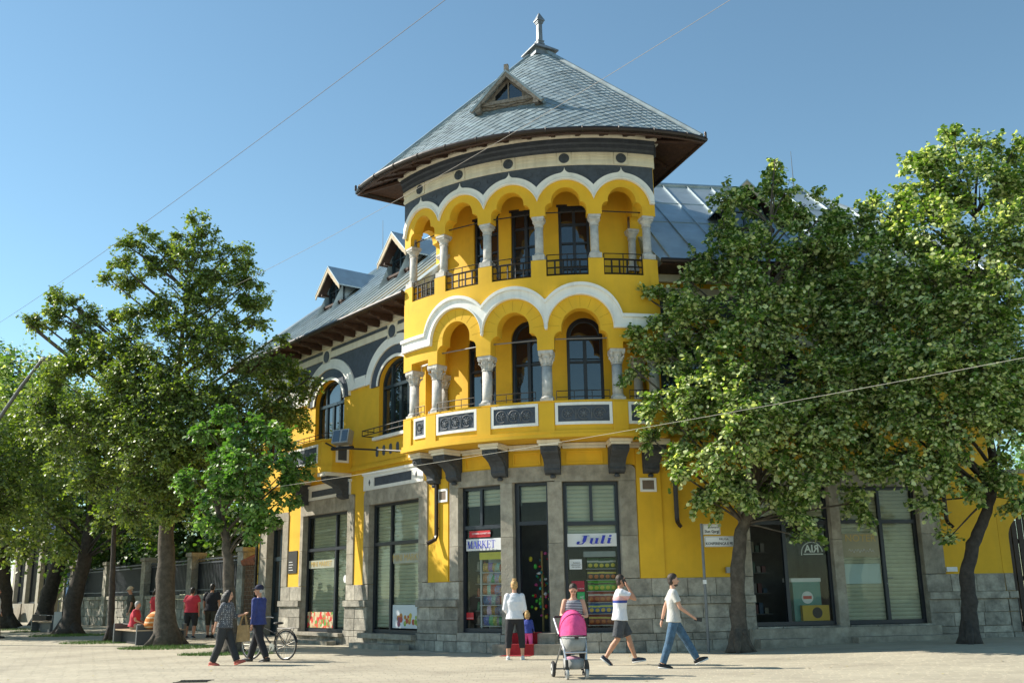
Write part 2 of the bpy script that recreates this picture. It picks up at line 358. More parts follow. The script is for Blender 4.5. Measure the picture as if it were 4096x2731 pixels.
# open market door: jambs and transom light only
u0,u1,z0,z1=OPN['market_door']; mb=MB()
cbox(mb,Gc,u0,u0+.12,-.26,-.12,z0,z1,9); cbox(mb,Gc,u1-.06,u1,-.26,-.12,z0,z1,9); cbox(mb,Gc,u0+.12,u1-.06,-.26,-.12,z1-.08,z1,9); cbox(mb,Gc,u0+.12,u1-.06,-.26,-.12,3.2,3.3,9)
od=part(mb,'market_door_frame',M_FRM); panes('pane',Gc,od,[(u0+.12,u1-.06,3.3,z1-.08)],-.2,M_GLS); shutter(od,u0+.14,u1-.08,3.72,4.22,-.275)
w3,lo,up=shopfront('shop_c',[.44],[.44],3.19,label='open shop doorway and window behind the near street tree'); panes('pane',Gc,w3,lo[1:]+up,-.2,M_GLS)
shutter(w3,OPN['shop_c'][0]+.1,OPN['shop_c'][1]-.1,3.3,4.1,-.275)
w4,lo,up=shopfront('shop_d',[.54],[.54],3.21,label='notary window and glazed door with a lever handle'); panes('pane',Gc,w4,lo+up,-.2,M_GLS)
shutter(w4,OPN['shop_d'][0]+.1,OPN['shop_d'][1]-.08,.6,4.1,-.275)
mb=MB(); u=OPN['shop_d'][0]+.54*(OPN['shop_d'][1]-OPN['shop_d'][0])+.03
mb.tube([Gc(u,-.14,1.72),Gc(u,-.08,1.72),Gc(u+.14,-.08,1.72)],.011); disc(mb,Gc,u,-.14,-.128,1.58,.02); part(mb,'handle',M_GRY,w4)
# house door, trefoil head
u0,u1,z0,z1=OPN['house_door']; c=(u0+u1)/2
mb=MB(); rim(mb,Gc,u0,u1,z0,z1-.12,.1,-.3,-.22); cbox(mb,Gc,u0+.1,u1-.1,-.3,-.2,2.72,2.86,9); cbox(mb,Gc,c-.05,c+.05,-.3,-.21,z0+.1,2.72,9); cbox(mb,Gc,c-.04,c+.04,-.3,-.22,2.86,z1-.2,9)
for q in (u0+.1,c+.05): cbox(mb,Gc,q,q+.48,-.29,-.25,z0+.1,.95,9)
hd=part(mb,'house_door',M_GRN); panes('pane',Gc,hd,[(u0+.1,c-.05,.95,2.72),(c+.05,u1-.1,.95,2.72),(u0+.1,c-.04,2.86,z1-.2),(c+.04,u1-.1,2.86,z1-.2)],-.27,M_GLD)
mb=MB()
def scal(s):
    x=(s-c)/.625; k=abs(x)
    return 3.78+ (.24*math.sqrt(max(0,1-(k/.33)**2)) if k<.33 else .24*math.sqrt(max(0,1-((k-.66)/.33)**2)))
strip(mb,Gc,lin(u0,u1,.02),scal,z1+.001,-.2,-.02); part(mb,'trefoil_head',M_STN)
# interior of the ground floor
mb=MB(); strip(mb,Gc,lin(S0+.3,S1-.3,.4),.3,4.7,-2.5,-2.4); part(mb,'interior_back_wall',M_INT)
mb=MB(); strip(mb,Gc,lin(S0+.3,S1-.3,.4),4.55,4.7,-2.4,-.4); part(mb,'interior_ceiling',M_INT)
mb=MB(); strip(mb,Gc,lin(S0+.3,S1-.3,.4),.2,.49,-2.4,-.26); part(mb,'interior_floor',M_INT)
for s in (sl(9.4),sl(4.4),ug(-46.5),ug(12),sr(2.9),sr(5.7),sr(8.6)):
    mb=MB(); cbox(mb,Gc,s-.08,s+.08,-2.4,-.4,.49,4.55,9); part(mb,'partition',M_INT)
# ---- entrance steps
mb=MB(); cbox(mb,Tg,ug(-24),ug(-11.2),.14,.42,0,.5,.3); part(mb,'step',M_STN)
mb=MB(); cbox(mb,Tg,ug(-26),ug(-9.5),.42,.80,0,.25,.3); part(mb,'step',M_STN)
mb=MB(); cbox(mb,Rc,3.05,8.25,.14,.36,0,.50); part(mb,'step',M_STN)
mb=MB(); cbox(mb,Rc,3.1,4.5,.36,.72,0,.26); part(mb,'step',M_STN)
mb=MB(); cbox(mb,Rc,5.7,8.4,.36,.74,0,.27); part(mb,'step',M_STN)
for a,b in ((5.1,8.3),(.9,3.9)):
    mb=MB(); cbox(mb,Lc,-b,-a,.12,.30,.26,.36 if a>3 else .40); part(mb,'sill_stone',M_STN)
    mb=MB(); cbox(mb,Lc,-b+.1,-a-.1,.30,.62,0,.14); part(mb,'step',M_STN)
mb=MB(); cbox(mb,Lc,-11.1,-9.75,.12,.5,0,.14); part(mb,'step',M_STN)
# ---- corbels and white cornice under the loggia
CORB=[-52.3,-43,-26.6,-11.1,6.5,16.2]
prof=[(0,5.14),(.70,5.14),(.71,5.05),(.66,4.97),(.55,4.93),(.38,4.84),(.27,4.72),(.24,4.62),(.25,4.57),(.20,4.5),(.10,4.46),(0,4.46)]
for ph in CORB:
    mb=MB(); dprof(mb,Tg,ug(ph)-.2,ug(ph)+.2,[(d+.0005,z) for d,z in prof],9); cb=part(mb,'corbel',M_SLC)
    mb=MB(); rim(mb,Tg,ug(ph)-.13,ug(ph)+.13,4.99,5.10,.02,.705,.72)
    for q in (-.21,.21): polyext(mb,lambda u,d,z:Tg(ug(ph)+q+d*(1 if q>0 else -1),u,z),[(.1,5.05),(.52,5.05),(.5,4.98),(.3,4.88),(.18,4.75),(.1,4.6)],-.012,.006)
    mb.lathe([(.06,-.05),(.08,0),(.05,.03)],tuple(Tg(ug(ph),.12,4.42)),8); part(mb,'corbel_ornament',M_SLC,cb)
    mb=MB(); cbox(mb,Tg,ug(ph)-.255,ug(ph)+.255,0.1,.80,5.205,5.285); cbox(mb,Tg,ug(ph)-.225,ug(ph)+.225,0.1,.755,5.142,5.2); part(mb,'corbel_cap',M_CRM)
E=[TL-.6]+CORB+[TR+.3]
for a,b in zip(E,E[1:]):
    mb=MB()
    u0=ug(a)+(.256 if a in CORB else 0); u1=ug(b)-(.256 if b in CORB else 0)
    cbox(mb,Tg,u0,u1,0.002,.11,5.205,5.28); cbox(mb,Tg,u0,u1,0.002,.075,5.142,5.2)
    part(mb,'wall_cornice',M_CRM)
# yellow recessed panels between corbels are the wall itself; thin frame
mb=MB()
for a,b in zip(CORB[1:],CORB[2:5]): mb=MB(); rim(mb,Tg,ug(a)+.34,ug(b)-.34,4.74,5.08,.04,.002,.03); part(mb,'wall_panel_frame',M_YEL)
# ---- loggia slabs
mb=MB(); U=lin(uf(TL),uf(TR),.12)
strip(mb,Tf,U,5.30,5.39,-1.4,.075); strip(mb,Tf,U,5.39,5.47,-1.4,.045); part(mb,'loggia_slab',M_YEL)
mb=MB(); strip(mb,Tf,U,9.27,9.45,-1.35,-.3); part(mb,'upper_floor_slab',M_YEL)
mb=MB(); strip(mb,Tf,U,12.9,13.0,-1.5,-.3); part(mb,'loggia_ceiling',M_YEL)
# ---- lower loggia
LCOL=[-52.6,-42.9,-26.65,-11.0,6.2,15.6]
LARC=[(-34.8,.67),(-18.8,.65),(-2.4,.71)]
def tref(x,rm,hw,zc,zs):
    k=abs(x)
    if k<rm: return zc+math.sqrt(rm*rm-k*k)
    rl=hw-rm
    if k<=hw: return zs+math.sqrt(max(0,rl*rl-(k-rm)**2))
    return None
def archus(c,rm,hw):
    xs=[rm*math.sin(math.pi/2*q/12) for q in range(13)]+[rm+1e-4]+[rm+(hw-rm)*math.sin(math.pi/2*q/6) for q in range(1,7)]+[hw+1e-4]
    return [c+x for x in xs]+[c-x for x in xs]
us=set(U); 
for ph,hw in LARC: us|=set(archus(uf(ph),hw-.2,hw))
SB=[(-51.1,-44.2),(7.5,14.0)]
for a,b in SB: us|={uf(a)-1e-4,uf(a),uf(b),uf(b)+1e-4}
us=sorted(us)
def lowlo(u):
    for ph,hw in LARC:
        z=tref(u-uf(ph),hw-.2,hw,8.68-(hw-.2),7.88)
        if z is not None: return z
    for a,b in SB:
        if uf(a)<=u<=uf(b): return 7.78
    return 7.60
mb=MB(); strip(mb,Tf,us,lowlo,9.60,-.32,0); part(mb,'lower_arcade_wall',M_YEL)
# voussoir joints
mb=MB()
for ph,hw in LARC:
    for k in range(-4,5):
        th=R_(90-k*21); r0,r1=.56,.84
        c0=(uf(ph),8.16); p=[(c0[0]+r*math.cos(th),c0[1]+r*math.sin(th)) for r in (r0,r1)]
        t=(-math.sin(th)*.004,math.cos(th)*.004)
        polyext(mb,Tf,[(p[0][0]-t[0],p[0][1]-t[1]),(p[1][0]-t[0],p[1][1]-t[1]),(p[1][0]+t[0],p[1][1]+t[1]),(p[0][0]+t[0],p[0][1]+t[1])],.001,.003)
part(mb,'voussoir_joint',mat('yellow_joint',(.42,.24,.015),.9,var=0))
# white band of the lower arches
def lband(u,inner):
    r,zc=(.86,8.18) if inner else (1.12,8.26)
    best=8.13 if inner else 8.52
    for ph,_ in LARC:
        x=u-uf(ph); rr=r
        if abs(x)<rr: best=max(best,zc+math.sqrt(rr*rr-x*x))
    return best
ub_=sorted(set(U)|set(uf(ph)+q*1.12*math.sin(math.pi/2*k/14) for ph,_ in LARC for k in range(15) for q in(-1,1))|set(uf(ph)+q*.86*math.sin(math.pi/2*k/14) for ph,_ in LARC for k in range(15) for q in(-1,1)))
mb=MB(); strip(mb,Tf,ub_,lambda u:lband(u,1),lambda u:lband(u,0),.002,.07); strip(mb,Tf,ub_,lambda u:lband(u,0)-.10,lambda u:lband(u,0)-.01,.0705,.125); strip(mb,Tf,ub_,lambda u:lband(u,1)+.005,lambda u:lband(u,1)+.055,.0705,.10)
part(mb,'lower_arch_moulding',M_WHT)
# balustrade with relief panels
mb=MB(); strip(mb,Tf,U,5.47,6.22,-.25,-.012); part(mb,'loggia_parapet',M_YEL)
mb=MB()
for ph in LCOL: mb=MB(); cbox(mb,Tf,max(uf(ph)-.2,uf(TL)),min(uf(ph)+.2,uf(TR)),-.011,.03,5.471,6.2); part(mb,'parapet_pier',M_YEL)
mb=MB(); strip(mb,Tf,U,6.221,6.255,-.27,-.002); part(mb,'parapet_coping',M_YEL)
def relief(mb,u0,u1,z0,z1,d):
    W=u1-u0; H=z1-z0; zc=(z0+z1)/2; n=max(1,round(W/(H*1.02))); 
    for i in range(n):
        c=u0+W*(i+.5)/n; r=min(W/n,H)*.44
        ring=[Tf(c+r*math.cos(t),d+.006,zc+r*math.sin(t)) for t in [2*math.pi*q/18 for q in range(16)]]
        mb.tube(ring,.016,5,False)
        for q in range(8):
            th=2*math.pi*q/8+.2; a=Tf(c+.18*r*math.cos(th),d+.006,zc+.18*r*math.sin(th)); b=Tf(c+.72*r*math.cos(th),d+.012,zc+.72*r*math.sin(th))
            mb.tube([a,(Vector(a)+Vector(b))/2,b],[.008,.022,.006],5)
        disc(mb,Tf,c,d,d+.03,zc,.04,8)
        if i<n-1:
            e=u0+W*(i+1)/n
            mb.tube([Tf(e,d,z0+.03),Tf(e,d+.012,zc),Tf(e,d,z1-.03)],[.012,.024,.006],5); mb.tube([Tf(e-.05,d,z1-.06),Tf(e,d+.01,zc),Tf(e+.05,d,z1-.06)],[.006,.018,.006],5)
PAN=[(-49.6,-44.7),(-40.9,-28.6),(-24.7,-13.0),(-9.0,4.3),(8.1,13.6)]
for a,b in PAN:
    u0,u1=uf(a),uf(b); mb=MB(); rim(mb,Tf,u0,u1,5.62,6.19,.075,-.011,.022); fr=part(mb,'parapet_panel',M_WHT)
    mb=MB(); cbox(mb,Tf,u0+.075,u1-.075,-.011,.002,5.695,6.115); rim(mb,Tf,u0+.08,u1-.08,5.70,6.11,.025,.002,.012); part(mb,'panel_field',M_SLT,fr)
    mb=MB(); relief(mb,u0+.13,u1-.13,5.73,6.08,.003); part(mb,'panel_scrollwork',mat('slate_relief',(.10,.11,.125),.6,var=.2),fr)
# columns
def column(ph,rad,z0,z1,r,zcap,lower):
    p=pol(R_(ph),rad,0); M=Matrix.Rotation(R_(ph),3,'Z'); hw=.15 if lower else .145
    mb=MB(); mb.lathe([(r*1.0,z0),(r*1.02,z0+.2),(r*.97,(z0+zcap)*.55),(r*.9,zcap)],(p.x,p.y,0),18); col=part(mb,'column',M_MRB,smooth=True)
    mb=MB(); mb.box((p.x,p.y,z0-.07),(hw+.02,hw+.02,.07),M); mb.lathe([(r*1.32,z0),(r*1.36,z0+.025),(r*1.25,z0+.05),(r*1.15,z0+.06),(r*1.12,z0+.08)],(p.x,p.y,0),18); part(mb,'base',M_MRB,col)
    mb=MB()
    if lower:
        mb.lathe([(r*1.1,zcap-.03),(r*1.1,zcap),(r*.98,zcap+.01),(r*1.05,zcap+.12),(r*1.3,zcap+.24),(r*1.5,zcap+.27)],(p.x,p.y,0),16)
        for q in range(8):
            th=R_(ph)+math.pi/4*q; dx,dy=math.sin(th),-math.cos(th); k=1.0 if q%2==0 else 1.25
            mb.tube([(p.x+dx*r*.95,p.y+dy*r*.95,zcap+.02),(p.x+dx*r*1.12,p.y+dy*r*1.12,zcap+.11),(p.x+dx*r*1.4*k,p.y+dy*r*1.4*k,zcap+.17),(p.x+dx*r*1.35*k,p.y+dy*r*1.35*k,zcap+.14)],[.028,.034,.028,.015],6)
            if q%2: mb.ell((p.x+dx*r*1.62,p.y+dy*r*1.62,zcap+.25),(.045,.045,.05),8,6)
        mb.box((p.x,p.y,z1-.045),(.195,.195,.045),M)
    else:
        mb.lathe([(r*1.15,zcap-.03),(r*1.15,zcap),(r*1.0,zcap+.01),(r*1.15,zcap+.06),(r*1.55,zcap+.13)],(p.x,p.y,0),16)
        mb.box((p.x,p.y,zcap+.15),(.145,.145,.025),M); mb.box((p.x,p.y,z1-.035),(.165,.165,.035),M)
        for q in (-1,1):
            for w in (-1,1): mb.box(Vector((p.x,p.y,zcap+.2))+M@Vector((q*.13,w*.13,0)),(.025,.025,.025),M)
        for q in range(4): mb.box(Vector((p.x,p.y,zcap+.185))+M@Matrix.Rotation(math.pi/2*q,3,'Z')@Vector((0,.135,0)),(.05,.012,.04),M@Matrix.Rotation(math.pi/2*q,3,'Z'))
    part(mb,'capital',M_MRB,col)
for ph in LCOL: column(ph,6.09,6.33,7.598,.135,7.24,True)
for ph in (-52.4,15.2): column(ph,5.12,6.33,7.598,.125,7.24,True)
for a,b in zip(LCOL,LCOL[1:]): mb=MB(); mb.tube([Tf(uf(a)+.1,-.18,7.92),Tf(uf(b)-.1,-.18,7.92)],.017,6); part(mb,'tie_rod',M_GRY)
for (a,b) in PAN:
    u0,u1=uf(a)+.05,uf(b)-.05; mb=MB()
    for z in (6.33,6.49): mb.tube([Tf(u0+(u1-u0)*q/4,.03,z) for q in range(5)],.012,6)
    for q in range(4): mb.tube([Tf(u0+(u1-u0)*q/3,.03,6.26),Tf(u0+(u1-u0)*q/3,.03,6.49)],.01,6)
    part(mb,'flower_rail',M_IRN)
# ---- upper loggia
CM=-19.1; SP=13.95
UCOL=[CM+SP*(k-2.5) for k in range(6)]; UCOL[0]+=1.0; UCOL[5]-=.4
UARC=[CM+SP*(k-2) for k in range(5)]
us=set(U)
for ph in UARC: us|=set(archus(uf(ph),.39,.56))
us=sorted(u for u in us if uf(TL)<=u<=uf(TR))
def uplo(u):
    for ph in UARC:
        z=tref(u-uf(ph),.39,.56,11.69,11.49)
        if z is not None: return z
    return 11.30
mb=MB(); strip(mb,Tf,us,uplo,13.5,-.32,0); part(mb,'upper_arcade_wall',M_YEL)
mb=MB()
for ph in UCOL: mb=MB(); cbox(mb,Tf,max(uf(ph)-.205,uf(TL)),min(uf(ph)+.205,uf(TR)),-.32,-.001,9.601,10.06); part(mb,'upper_pier',M_YEL)
def uband(u,inner):
    best=11.62 if inner else 11.76
    for ph in UARC:
        x=abs(u-uf(ph))
        if inner and x<.80: best=max(best,11.49+math.sqrt(.80*.80-x*x))
        if not inner and x<.985:
            z=11.50+math.sqrt(.985**2-x*x)
            if x<.17: z=max(z,12.645-.175*math.sqrt(1-(1-x/.17)**2) if x<.17 else 0)
            best=max(best,z)
    return best
ub_=sorted(u for u in set(U)|set(uf(ph)+q*r*math.sin(math.pi/2*k/16) for ph in UARC for r in(.80,.985) for k in range(17) for q in(-1,1))|set(uf(ph)+q*.17*(k/8)**1.5 for ph in UARC for k in range(9) for q in(-1,1))|set(uf(ph)+uf(SP/2)*q for ph in UARC for q in(-1,1)) if uf(TL)<=u<=uf(TR))
mb=MB(); strip(mb,Tf,ub_,lambda u:uband(u,1),lambda u:uband(u,0),.002,.055); strip(mb,Tf,ub_,lambda u:uband(u,1)+.01,lambda u:uband(u,1)+.05,.0555,.085); strip(mb,Tf,ub_,lambda u:uband(u,1)+.07,lambda u:uband(u,1)+.1,.0555,.075)
part(mb,'upper_arch_moulding',M_WHT)
mb=MB(); strip(mb,Tf,ub_,lambda u:uband(u,0)-.01,12.70,.001,.02); part(mb,'arch_spandrel',M_SLT)
# spandrel scrollwork
mb=MB()
for k in range(4):
    c=uf(CM+SP*(k-1.5))
    for q in (-1,1):
        mb.tube([Tf(c+q*(.03+.52*t),.024,12.2+.36*t**.6) for t in [i/6 for i in range(7)]],.012,5)
        mb.tube([Tf(c+q*(.2+.1*math.cos(t)),.024,12.5+.08*math.sin(t)) for t in [i*.8 for i in range(8)]],.011,5)
part(mb,'spandrel_scrollwork',M_SLT)
for ph in UCOL: column(ph,6.13,10.21,11.298,.112,11.05,False)
for ph in (-52.6,15.2): column(ph,5.12,10.21,11.298,.105,11.05,False)
for a,b in zip(UCOL,UCOL[1:]): mb=MB(); mb.tube([Tf(uf(a)+.1,-.16,11.44),Tf(uf(b)-.1,-.16,11.44)],.017,6); part(mb,'tie_rod',M_IRN)
for a,b in zip(UCOL,UCOL[1:]):
    u0,u1=uf(a)+.21,uf(b)-.21; mb=MB(); W=u1-u0
    if W<.2: continue
    for z,r in ((9.64,.028),(9.84,.022),(10.04,.028),(10.20,.014)): mb.tube([Tf(u0+W*q/4,-.06,z) for q in range(5)],r,4 if r>.012 else 6)
    for q in range(1,5): mb.tube([Tf(u0+W*q/5,-.06,9.63),Tf(u0+W*q/5,-.06,10.05)],.024,4)
    for q in (0,.5,1): mb.tube([Tf(u0+.01+(W-.02)*q,-.06,9.62),Tf(u0+.01+(W-.02)*q,-.06,10.2)],.014,4)
    part(mb,'balcony_railing',M_IRN)
# ---- frieze bands
mb=MB(); strip(mb,Tf,U,12.70,13.06,.001,.045)
for z0,z1,d in ((12.72,12.79,.065),(12.88,12.93,.06),(12.97,13.05,.08)):
    for a,b in zip([TL]+UARC,UARC+[TR]): cbox(mb,Tf,uf(a)+(.21 if a!=TL else 0),uf(b)-(.21 if b!=TR else 0),.0455,d,z0,z1)
part(mb,'frieze_band',M_CRM)
for ph in UARC:
    mb=MB(); cbox(mb,Tf,uf(ph)-.185,uf(ph)+.185,.046,.085,12.71,13.05); md=part(mb,'frieze_medallion',M_CRM)
    mb=MB(); disc(mb,Tf,uf(ph),.086,.105,12.88,.14)
    for q in range(8): th=math.pi/4*q; mb.tube([Tf(uf(ph)+.03*math.cos(th),.106,12.88+.03*math.sin(th)),Tf(uf(ph)+.12*math.cos(th),.108,12.88+.12*math.sin(th))],[.006,.016],5)
    part(mb,'rosette',M_SLT,md)
mb=MB(); dprof(mb,Tf,uf(TL),uf(TR),[(.002,13.061),(.07,13.061),(.08,13.12),(.12,13.16),(.13,13.26),(.17,13.3),(.18,13.42),(.002,13.42)]); part(mb,'dark_cornice',M_SLT)
mb=MB(); dprof(mb,Tf,uf(TL)-.05,uf(TR)+.05,[(-.3,13.421),(.2,13.421),(.24,13.47),(.23,13.54),(.1,13.56),(.08,13.68),(-.3,13.68)]); part(mb,'cream_cornice',M_CRM)
# ---- ends of the loggia (radial walls with an arch)
def endchart(deg,sg):
    a=R_(deg); n=Vector((math.cos(a),math.sin(a),0))*sg
    return lambda u,d,z: pol(a,u,z)+n*d
for deg,sg in ((TL,-1),(TR,1)):
    E=endchart(deg,sg)
    for (zc,zs,z0,z1,nm,zcap) in ((8.2,7.86,7.602,9.60,'lower_end_wall',7.6),(11.69,11.49,11.302,13.6,'upper_end_wall',11.3)):
        mb=MB(); xs=sorted(set([4.9,5.2,6.295]+archus(5.62,.26,.40)))
        def lo(u):
            z=tref(u-5.62,.26,.40,zc,zs); return z if z is not None else z0
        strip(mb,E,xs,lo,z1,-.26,.0); part(mb,nm,M_YEL)
    mb=MB(); cbox(mb,E,4.9,6.295,-.26,0,9.27,9.6); cbox(mb,E,4.9,5.2,-.26,0,9.6,10.06); cbox(mb,E,4.9,6.28,-.24,-.01,5.475,6.22); part(mb,'end_parapet',M_YEL)
    mb=MB(); cbox(mb,E,.6,6.29,.001,.05,12.70,13.06); cbox(mb,E,.6,6.3,.001,.2,13.425,13.6); part(mb,'end_cornice',M_CRM)
    mb=MB(); cbox(mb,E,.6,6.29,.001,.12,13.062,13.42); part(mb,'end_dark_cornice',M_SLT)
    mb=MB(); cbox(mb,E,.6,4.9,-.3,0,9.0,13.6); part(mb,'tower_side_wall',M_YEL)
    mb=MB(); rail=[5.22,6.0]
    for z in (9.64,9.84,10.04,10.2): mb.tube([E(5.2,-.1,z),E(6.0,-.1,z)],.015,4)
    for q in range(5): mb.tube([E(5.2+.2*q,-.1,9.6),E(5.2+.2*q,-.1,10.2 if q%2==0 else 10.05)],.014,4)
    part(mb,'balcony_railing',M_IRN)
# ---- back wall of the loggia with doors
LD=[-36.0,-18.9,-.9]; UD=[-33.7,-19.1,-3.1]
def backwall(nm,doors,hw,z0,z1,zc,arched):
    us=set(lin(ub(-60),ub(22),.2))
    for ph in doors: us|={ub(ph)+q*x for q in(-1,1) for x in [hw*math.sin(math.pi/2*k/8) for k in range(9)]+[hw+1e-4]}
    def lo(u):
        for ph in doors:
            x=abs(u-ub(ph))
            if x<=hw: return zc+(math.sqrt(max(0,hw*hw-x*x)) if arched else 0)
        return z0
    mb=MB(); strip(mb,Tb,sorted(us),lo,z1,-.3,0); part(mb,nm,M_YEL)
backwall('loggia_back_wall',LD,.5,5.47,9.27,8.28,True); backwall('upper_loggia_back_wall',UD,.44,9.45,13.0,12.05,False)
def fdoor(ph,hw,z0,zt,arched,zsill):
    c=ub(ph); mb=MB(); w=.075; A,B=-.2,-.06
    for a,b in ((-hw,-hw+w),(hw-w,hw),(-.045,.045)): cbox(mb,Tb,c+a,c+b,A,B,z0,zt,9)
    for z in (z0,z0+.75): cbox(mb,Tb,c-hw+w,c+hw-w,A,B-.02,z,z+.09,9)
    cbox(mb,Tb,c-hw+w,c+hw-w,A,B+.01,zt-.1,zt,9)
    if not arched:
        cbox(mb,Tb,c-hw-.04,c+hw+.04,A,.02,zt-.02,zt+.05,9); cbox(mb,Tb,c-hw+w,c+hw-w,A,B-.02,zt-.55,zt-.49,9); cbox(mb,Tb,c-hw+w,c+hw-w,A,B-.02,zt-1.1,zt-1.05,9)
    else:
        xs=[hw*math.sin(math.pi/2*k/10) for k in range(-10,11)]
        strip(mb,Tb,[c+x for x in xs],lambda u:zt+(math.sqrt(max(0,(hw-.11)**2-(u-c)**2)) if abs(u-c)<hw-.11 else 0),lambda u:zt+math.sqrt(max(0,hw*hw-(u-c)**2)),A,B)
        cbox(mb,Tb,c-hw+w,c+hw-w,A,B-.02,zt-.75,zt-.69,9)
    d=part(mb,'balcony_door',M_FRM)
    mb=MB(); strip(mb,Tb,[c-hw+.02,c+hw-.02],z0,zt,-.14,-.13)
    if arched: strip(mb,Tb,[c+(hw-.05)*math.sin(math.pi/2*k/8) for k in range(-8,9)],zt,lambda u:zt+math.sqrt(max(0,(hw-.05)**2-(u-c)**2)),-.14,-.13)
    part(mb,'pane',M_GLD,d)
for ph in LD: fdoor(ph,.5,5.47,8.28,True,5.5)
for ph in UD: fdoor(ph,.44,9.45,12.05,False,9.5)
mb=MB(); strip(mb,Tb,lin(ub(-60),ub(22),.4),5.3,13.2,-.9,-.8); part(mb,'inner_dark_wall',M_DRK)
# ================================================================ tower roof
RE,ZE=7.5,13.20; PL_,PR_=R_(-61.6),R_(24.8); APX=Vector((1.05,29.3,18.55))
def eave(ph): return pol(ph,RE,ZE)
def roofp(ph,s,off=0):
    e=eave(ph); p=e.lerp(APX,s); return p
phs=[PL_+(PR_-PL_)*i/60 for i in range(61)]
inL=(Vector((CX,CY,0))-pol(R_(TL),1,0)).normalized(); inR=(Vector((CX,CY,0))-pol(R_(TR),1,0)).normalized()
cL,cR=eave(PL_),eave(PR_); bL=cL+inL*6.6; bR=cR+inR*6.6
mb=MB(); V=[];F=[]
for ph in phs:
    for s in (0,.25,.5,.75,.955): V.append(roofp(ph,s))
for i in range(60):
    for j in range(4): F.append((i*5+j,(i+1)*5+j,(i+1)*5+j+1,i*5+j+1))
mb.add(V,F)
tp=lambda c:c.lerp(APX,.955)
mb.add([cL,bL,tp(bL),tp(cL)],[(0,1,2,3)]); mb.add([bR,cR,tp(cR),tp(bR)],[(0,1,2,3)]); mb.add([bL,bR,tp(bR),tp(bL)],[(0,1,2,3)])
ROOF=part(mb,'tower_roof',M_TIL)
mb=MB(); mb.tube([cR.lerp(APX,s)+Z3*.03 for s in (0.01,.3,.6,.95)],.075,8); part(mb,'hip_cap',M_TIL,ROOF)
mb=MB(); mb.tube([cL.lerp(APX,s)+Z3*.03 for s in (0.01,.3,.6,.95)],.075,8); part(mb,'hip_cap',M_TIL,ROOF)
# diamond tiles laid on the unrolled front of the roof
NP=400; PH=[PL_+(PR_-PL_)*i/NP for i in range(NP+1)]; GEN=[eave(p)-APX for p in PH]; LEN=[g.length for g in GEN]
PSI=[0.0]
for a,b in zip(GEN,GEN[1:]): PSI.append(PSI[-1]+a.angle(b))
mid=PSI[-1]*.52; PSI=[p-mid for p in PSI]
def unroll(x,y):
    rho=math.hypot(x,y); ps=math.atan2(x,y)
    if ps<PSI[0] or ps>PSI[-1]: return None
    ph=float(np.interp(ps,PSI,PH)); L=float(np.interp(ps,PSI,LEN)); return ph,1-rho/L,rho,L
TW,TH=.285,.33
tm=MB(); a,b=TW/2*1.03,TH/2*1.10
tm.add([(-a,0,.012),(0,-b,.03),(a,0,.012),(0,b,.002),(-a,0,0),(0,-b,.016),(a,0,0)],[(0,1,2,3),(4,5,1,0),(5,6,2,1)])
TMESH=bpy.data.meshes.new('roof_tile'); TMESH.from_pydata(tm.v,[],tm.f); TMESH.materials.append(M_TIL)
tiles=[]
nr=int(8.6/(TH/2))
for j in range(4,nr):
    y=j*TH/2
    for i in range(-40,41):
        x=(i+.5*(j%2))*TW; q=unroll(x,y)
        if not q: continue
        ph,s,rho,L=q
        if rho<.55 or rho>L-.06: continue
        if unroll(x-.07,y) is None or unroll(x+.07,y) is None: continue
        p=roofp(ph,s); q1=unroll(x+.01,y); q2=unroll(x,y-.01)
        if not q1 or not q2: continue
        ex=(roofp(q1[0],q1[1])-p).normalized(); ey=(roofp(q2[0],q2[1])-p).normalized(); n=ex.cross(ey)
        if n.z<0: ex=-ex; n=-n
        n.normalize(); ey=n.cross(ex)
        lx=Matrix(((ex.x,ey.x,n.x,p.x),(ex.y,ey.y,n.y,p.y),(ex.z,ey.z,n.z,p.z),(0,0,0,1)))@Matrix.Rotation(rnd.gauss(0,.018),4,'X')@Matrix.Rotation(rnd.gauss(0,.02),4,'Y')
        tiles.append((rho,lx))
tiles.sort(key=lambda t:-t[0])
for rho,M in tiles[:295]: share('roof_tile',TMESH,M,ROOF)
mb=MB()
for rho,M in tiles[295:]: mb.add([M@Vector(v) for v in tm.v],tm.f)
o=mb.build('roof_tile_field',M_TIL,ROOF); o['kind']='stuff'
# cap and finial
mb=MB(); a=APX+Z3*-.28
def pyr(mb,c,h0,h1,z0,z1,rot=.35):
    M=Matrix.Rotation(rot,3,'Z'); P=[Vector(c)+M@Vector((q[0]*h0,q[1]*h0,z0)) for q in((-1,-1),(1,-1),(1,1),(-1,1))]+[Vector(c)+M@Vector((q[0]*h1,q[1]*h1,z1)) for q in((-1,-1),(1,-1),(1,1),(-1,1))]
    mb.hexa(P)
FR=R_(28)
for h0,h1,z0,z1 in ((.36,.36,-.1,.1),(.47,.47,.1,.14),(.47,.12,.14,.42),(.17,.17,.42,.46),(.14,.14,.46,.52),(.16,.16,.52,.56),(.105,.095,.56,1.18),(.13,.13,1.18,1.22),(.15,.15,1.22,1.27),(.19,.19,1.27,1.31),(.185,.02,1.31,1.58)): pyr(mb,a,h0*(.72 if z0>.4 else .95),h1*(.72 if z1>.43 else .95),z0,z1,FR)
part(mb,'roof_finial',mat('finial_zinc',(.17,.19,.21),.45,metal=.4,var=.25,scale=6,bump=.1),ROOF)
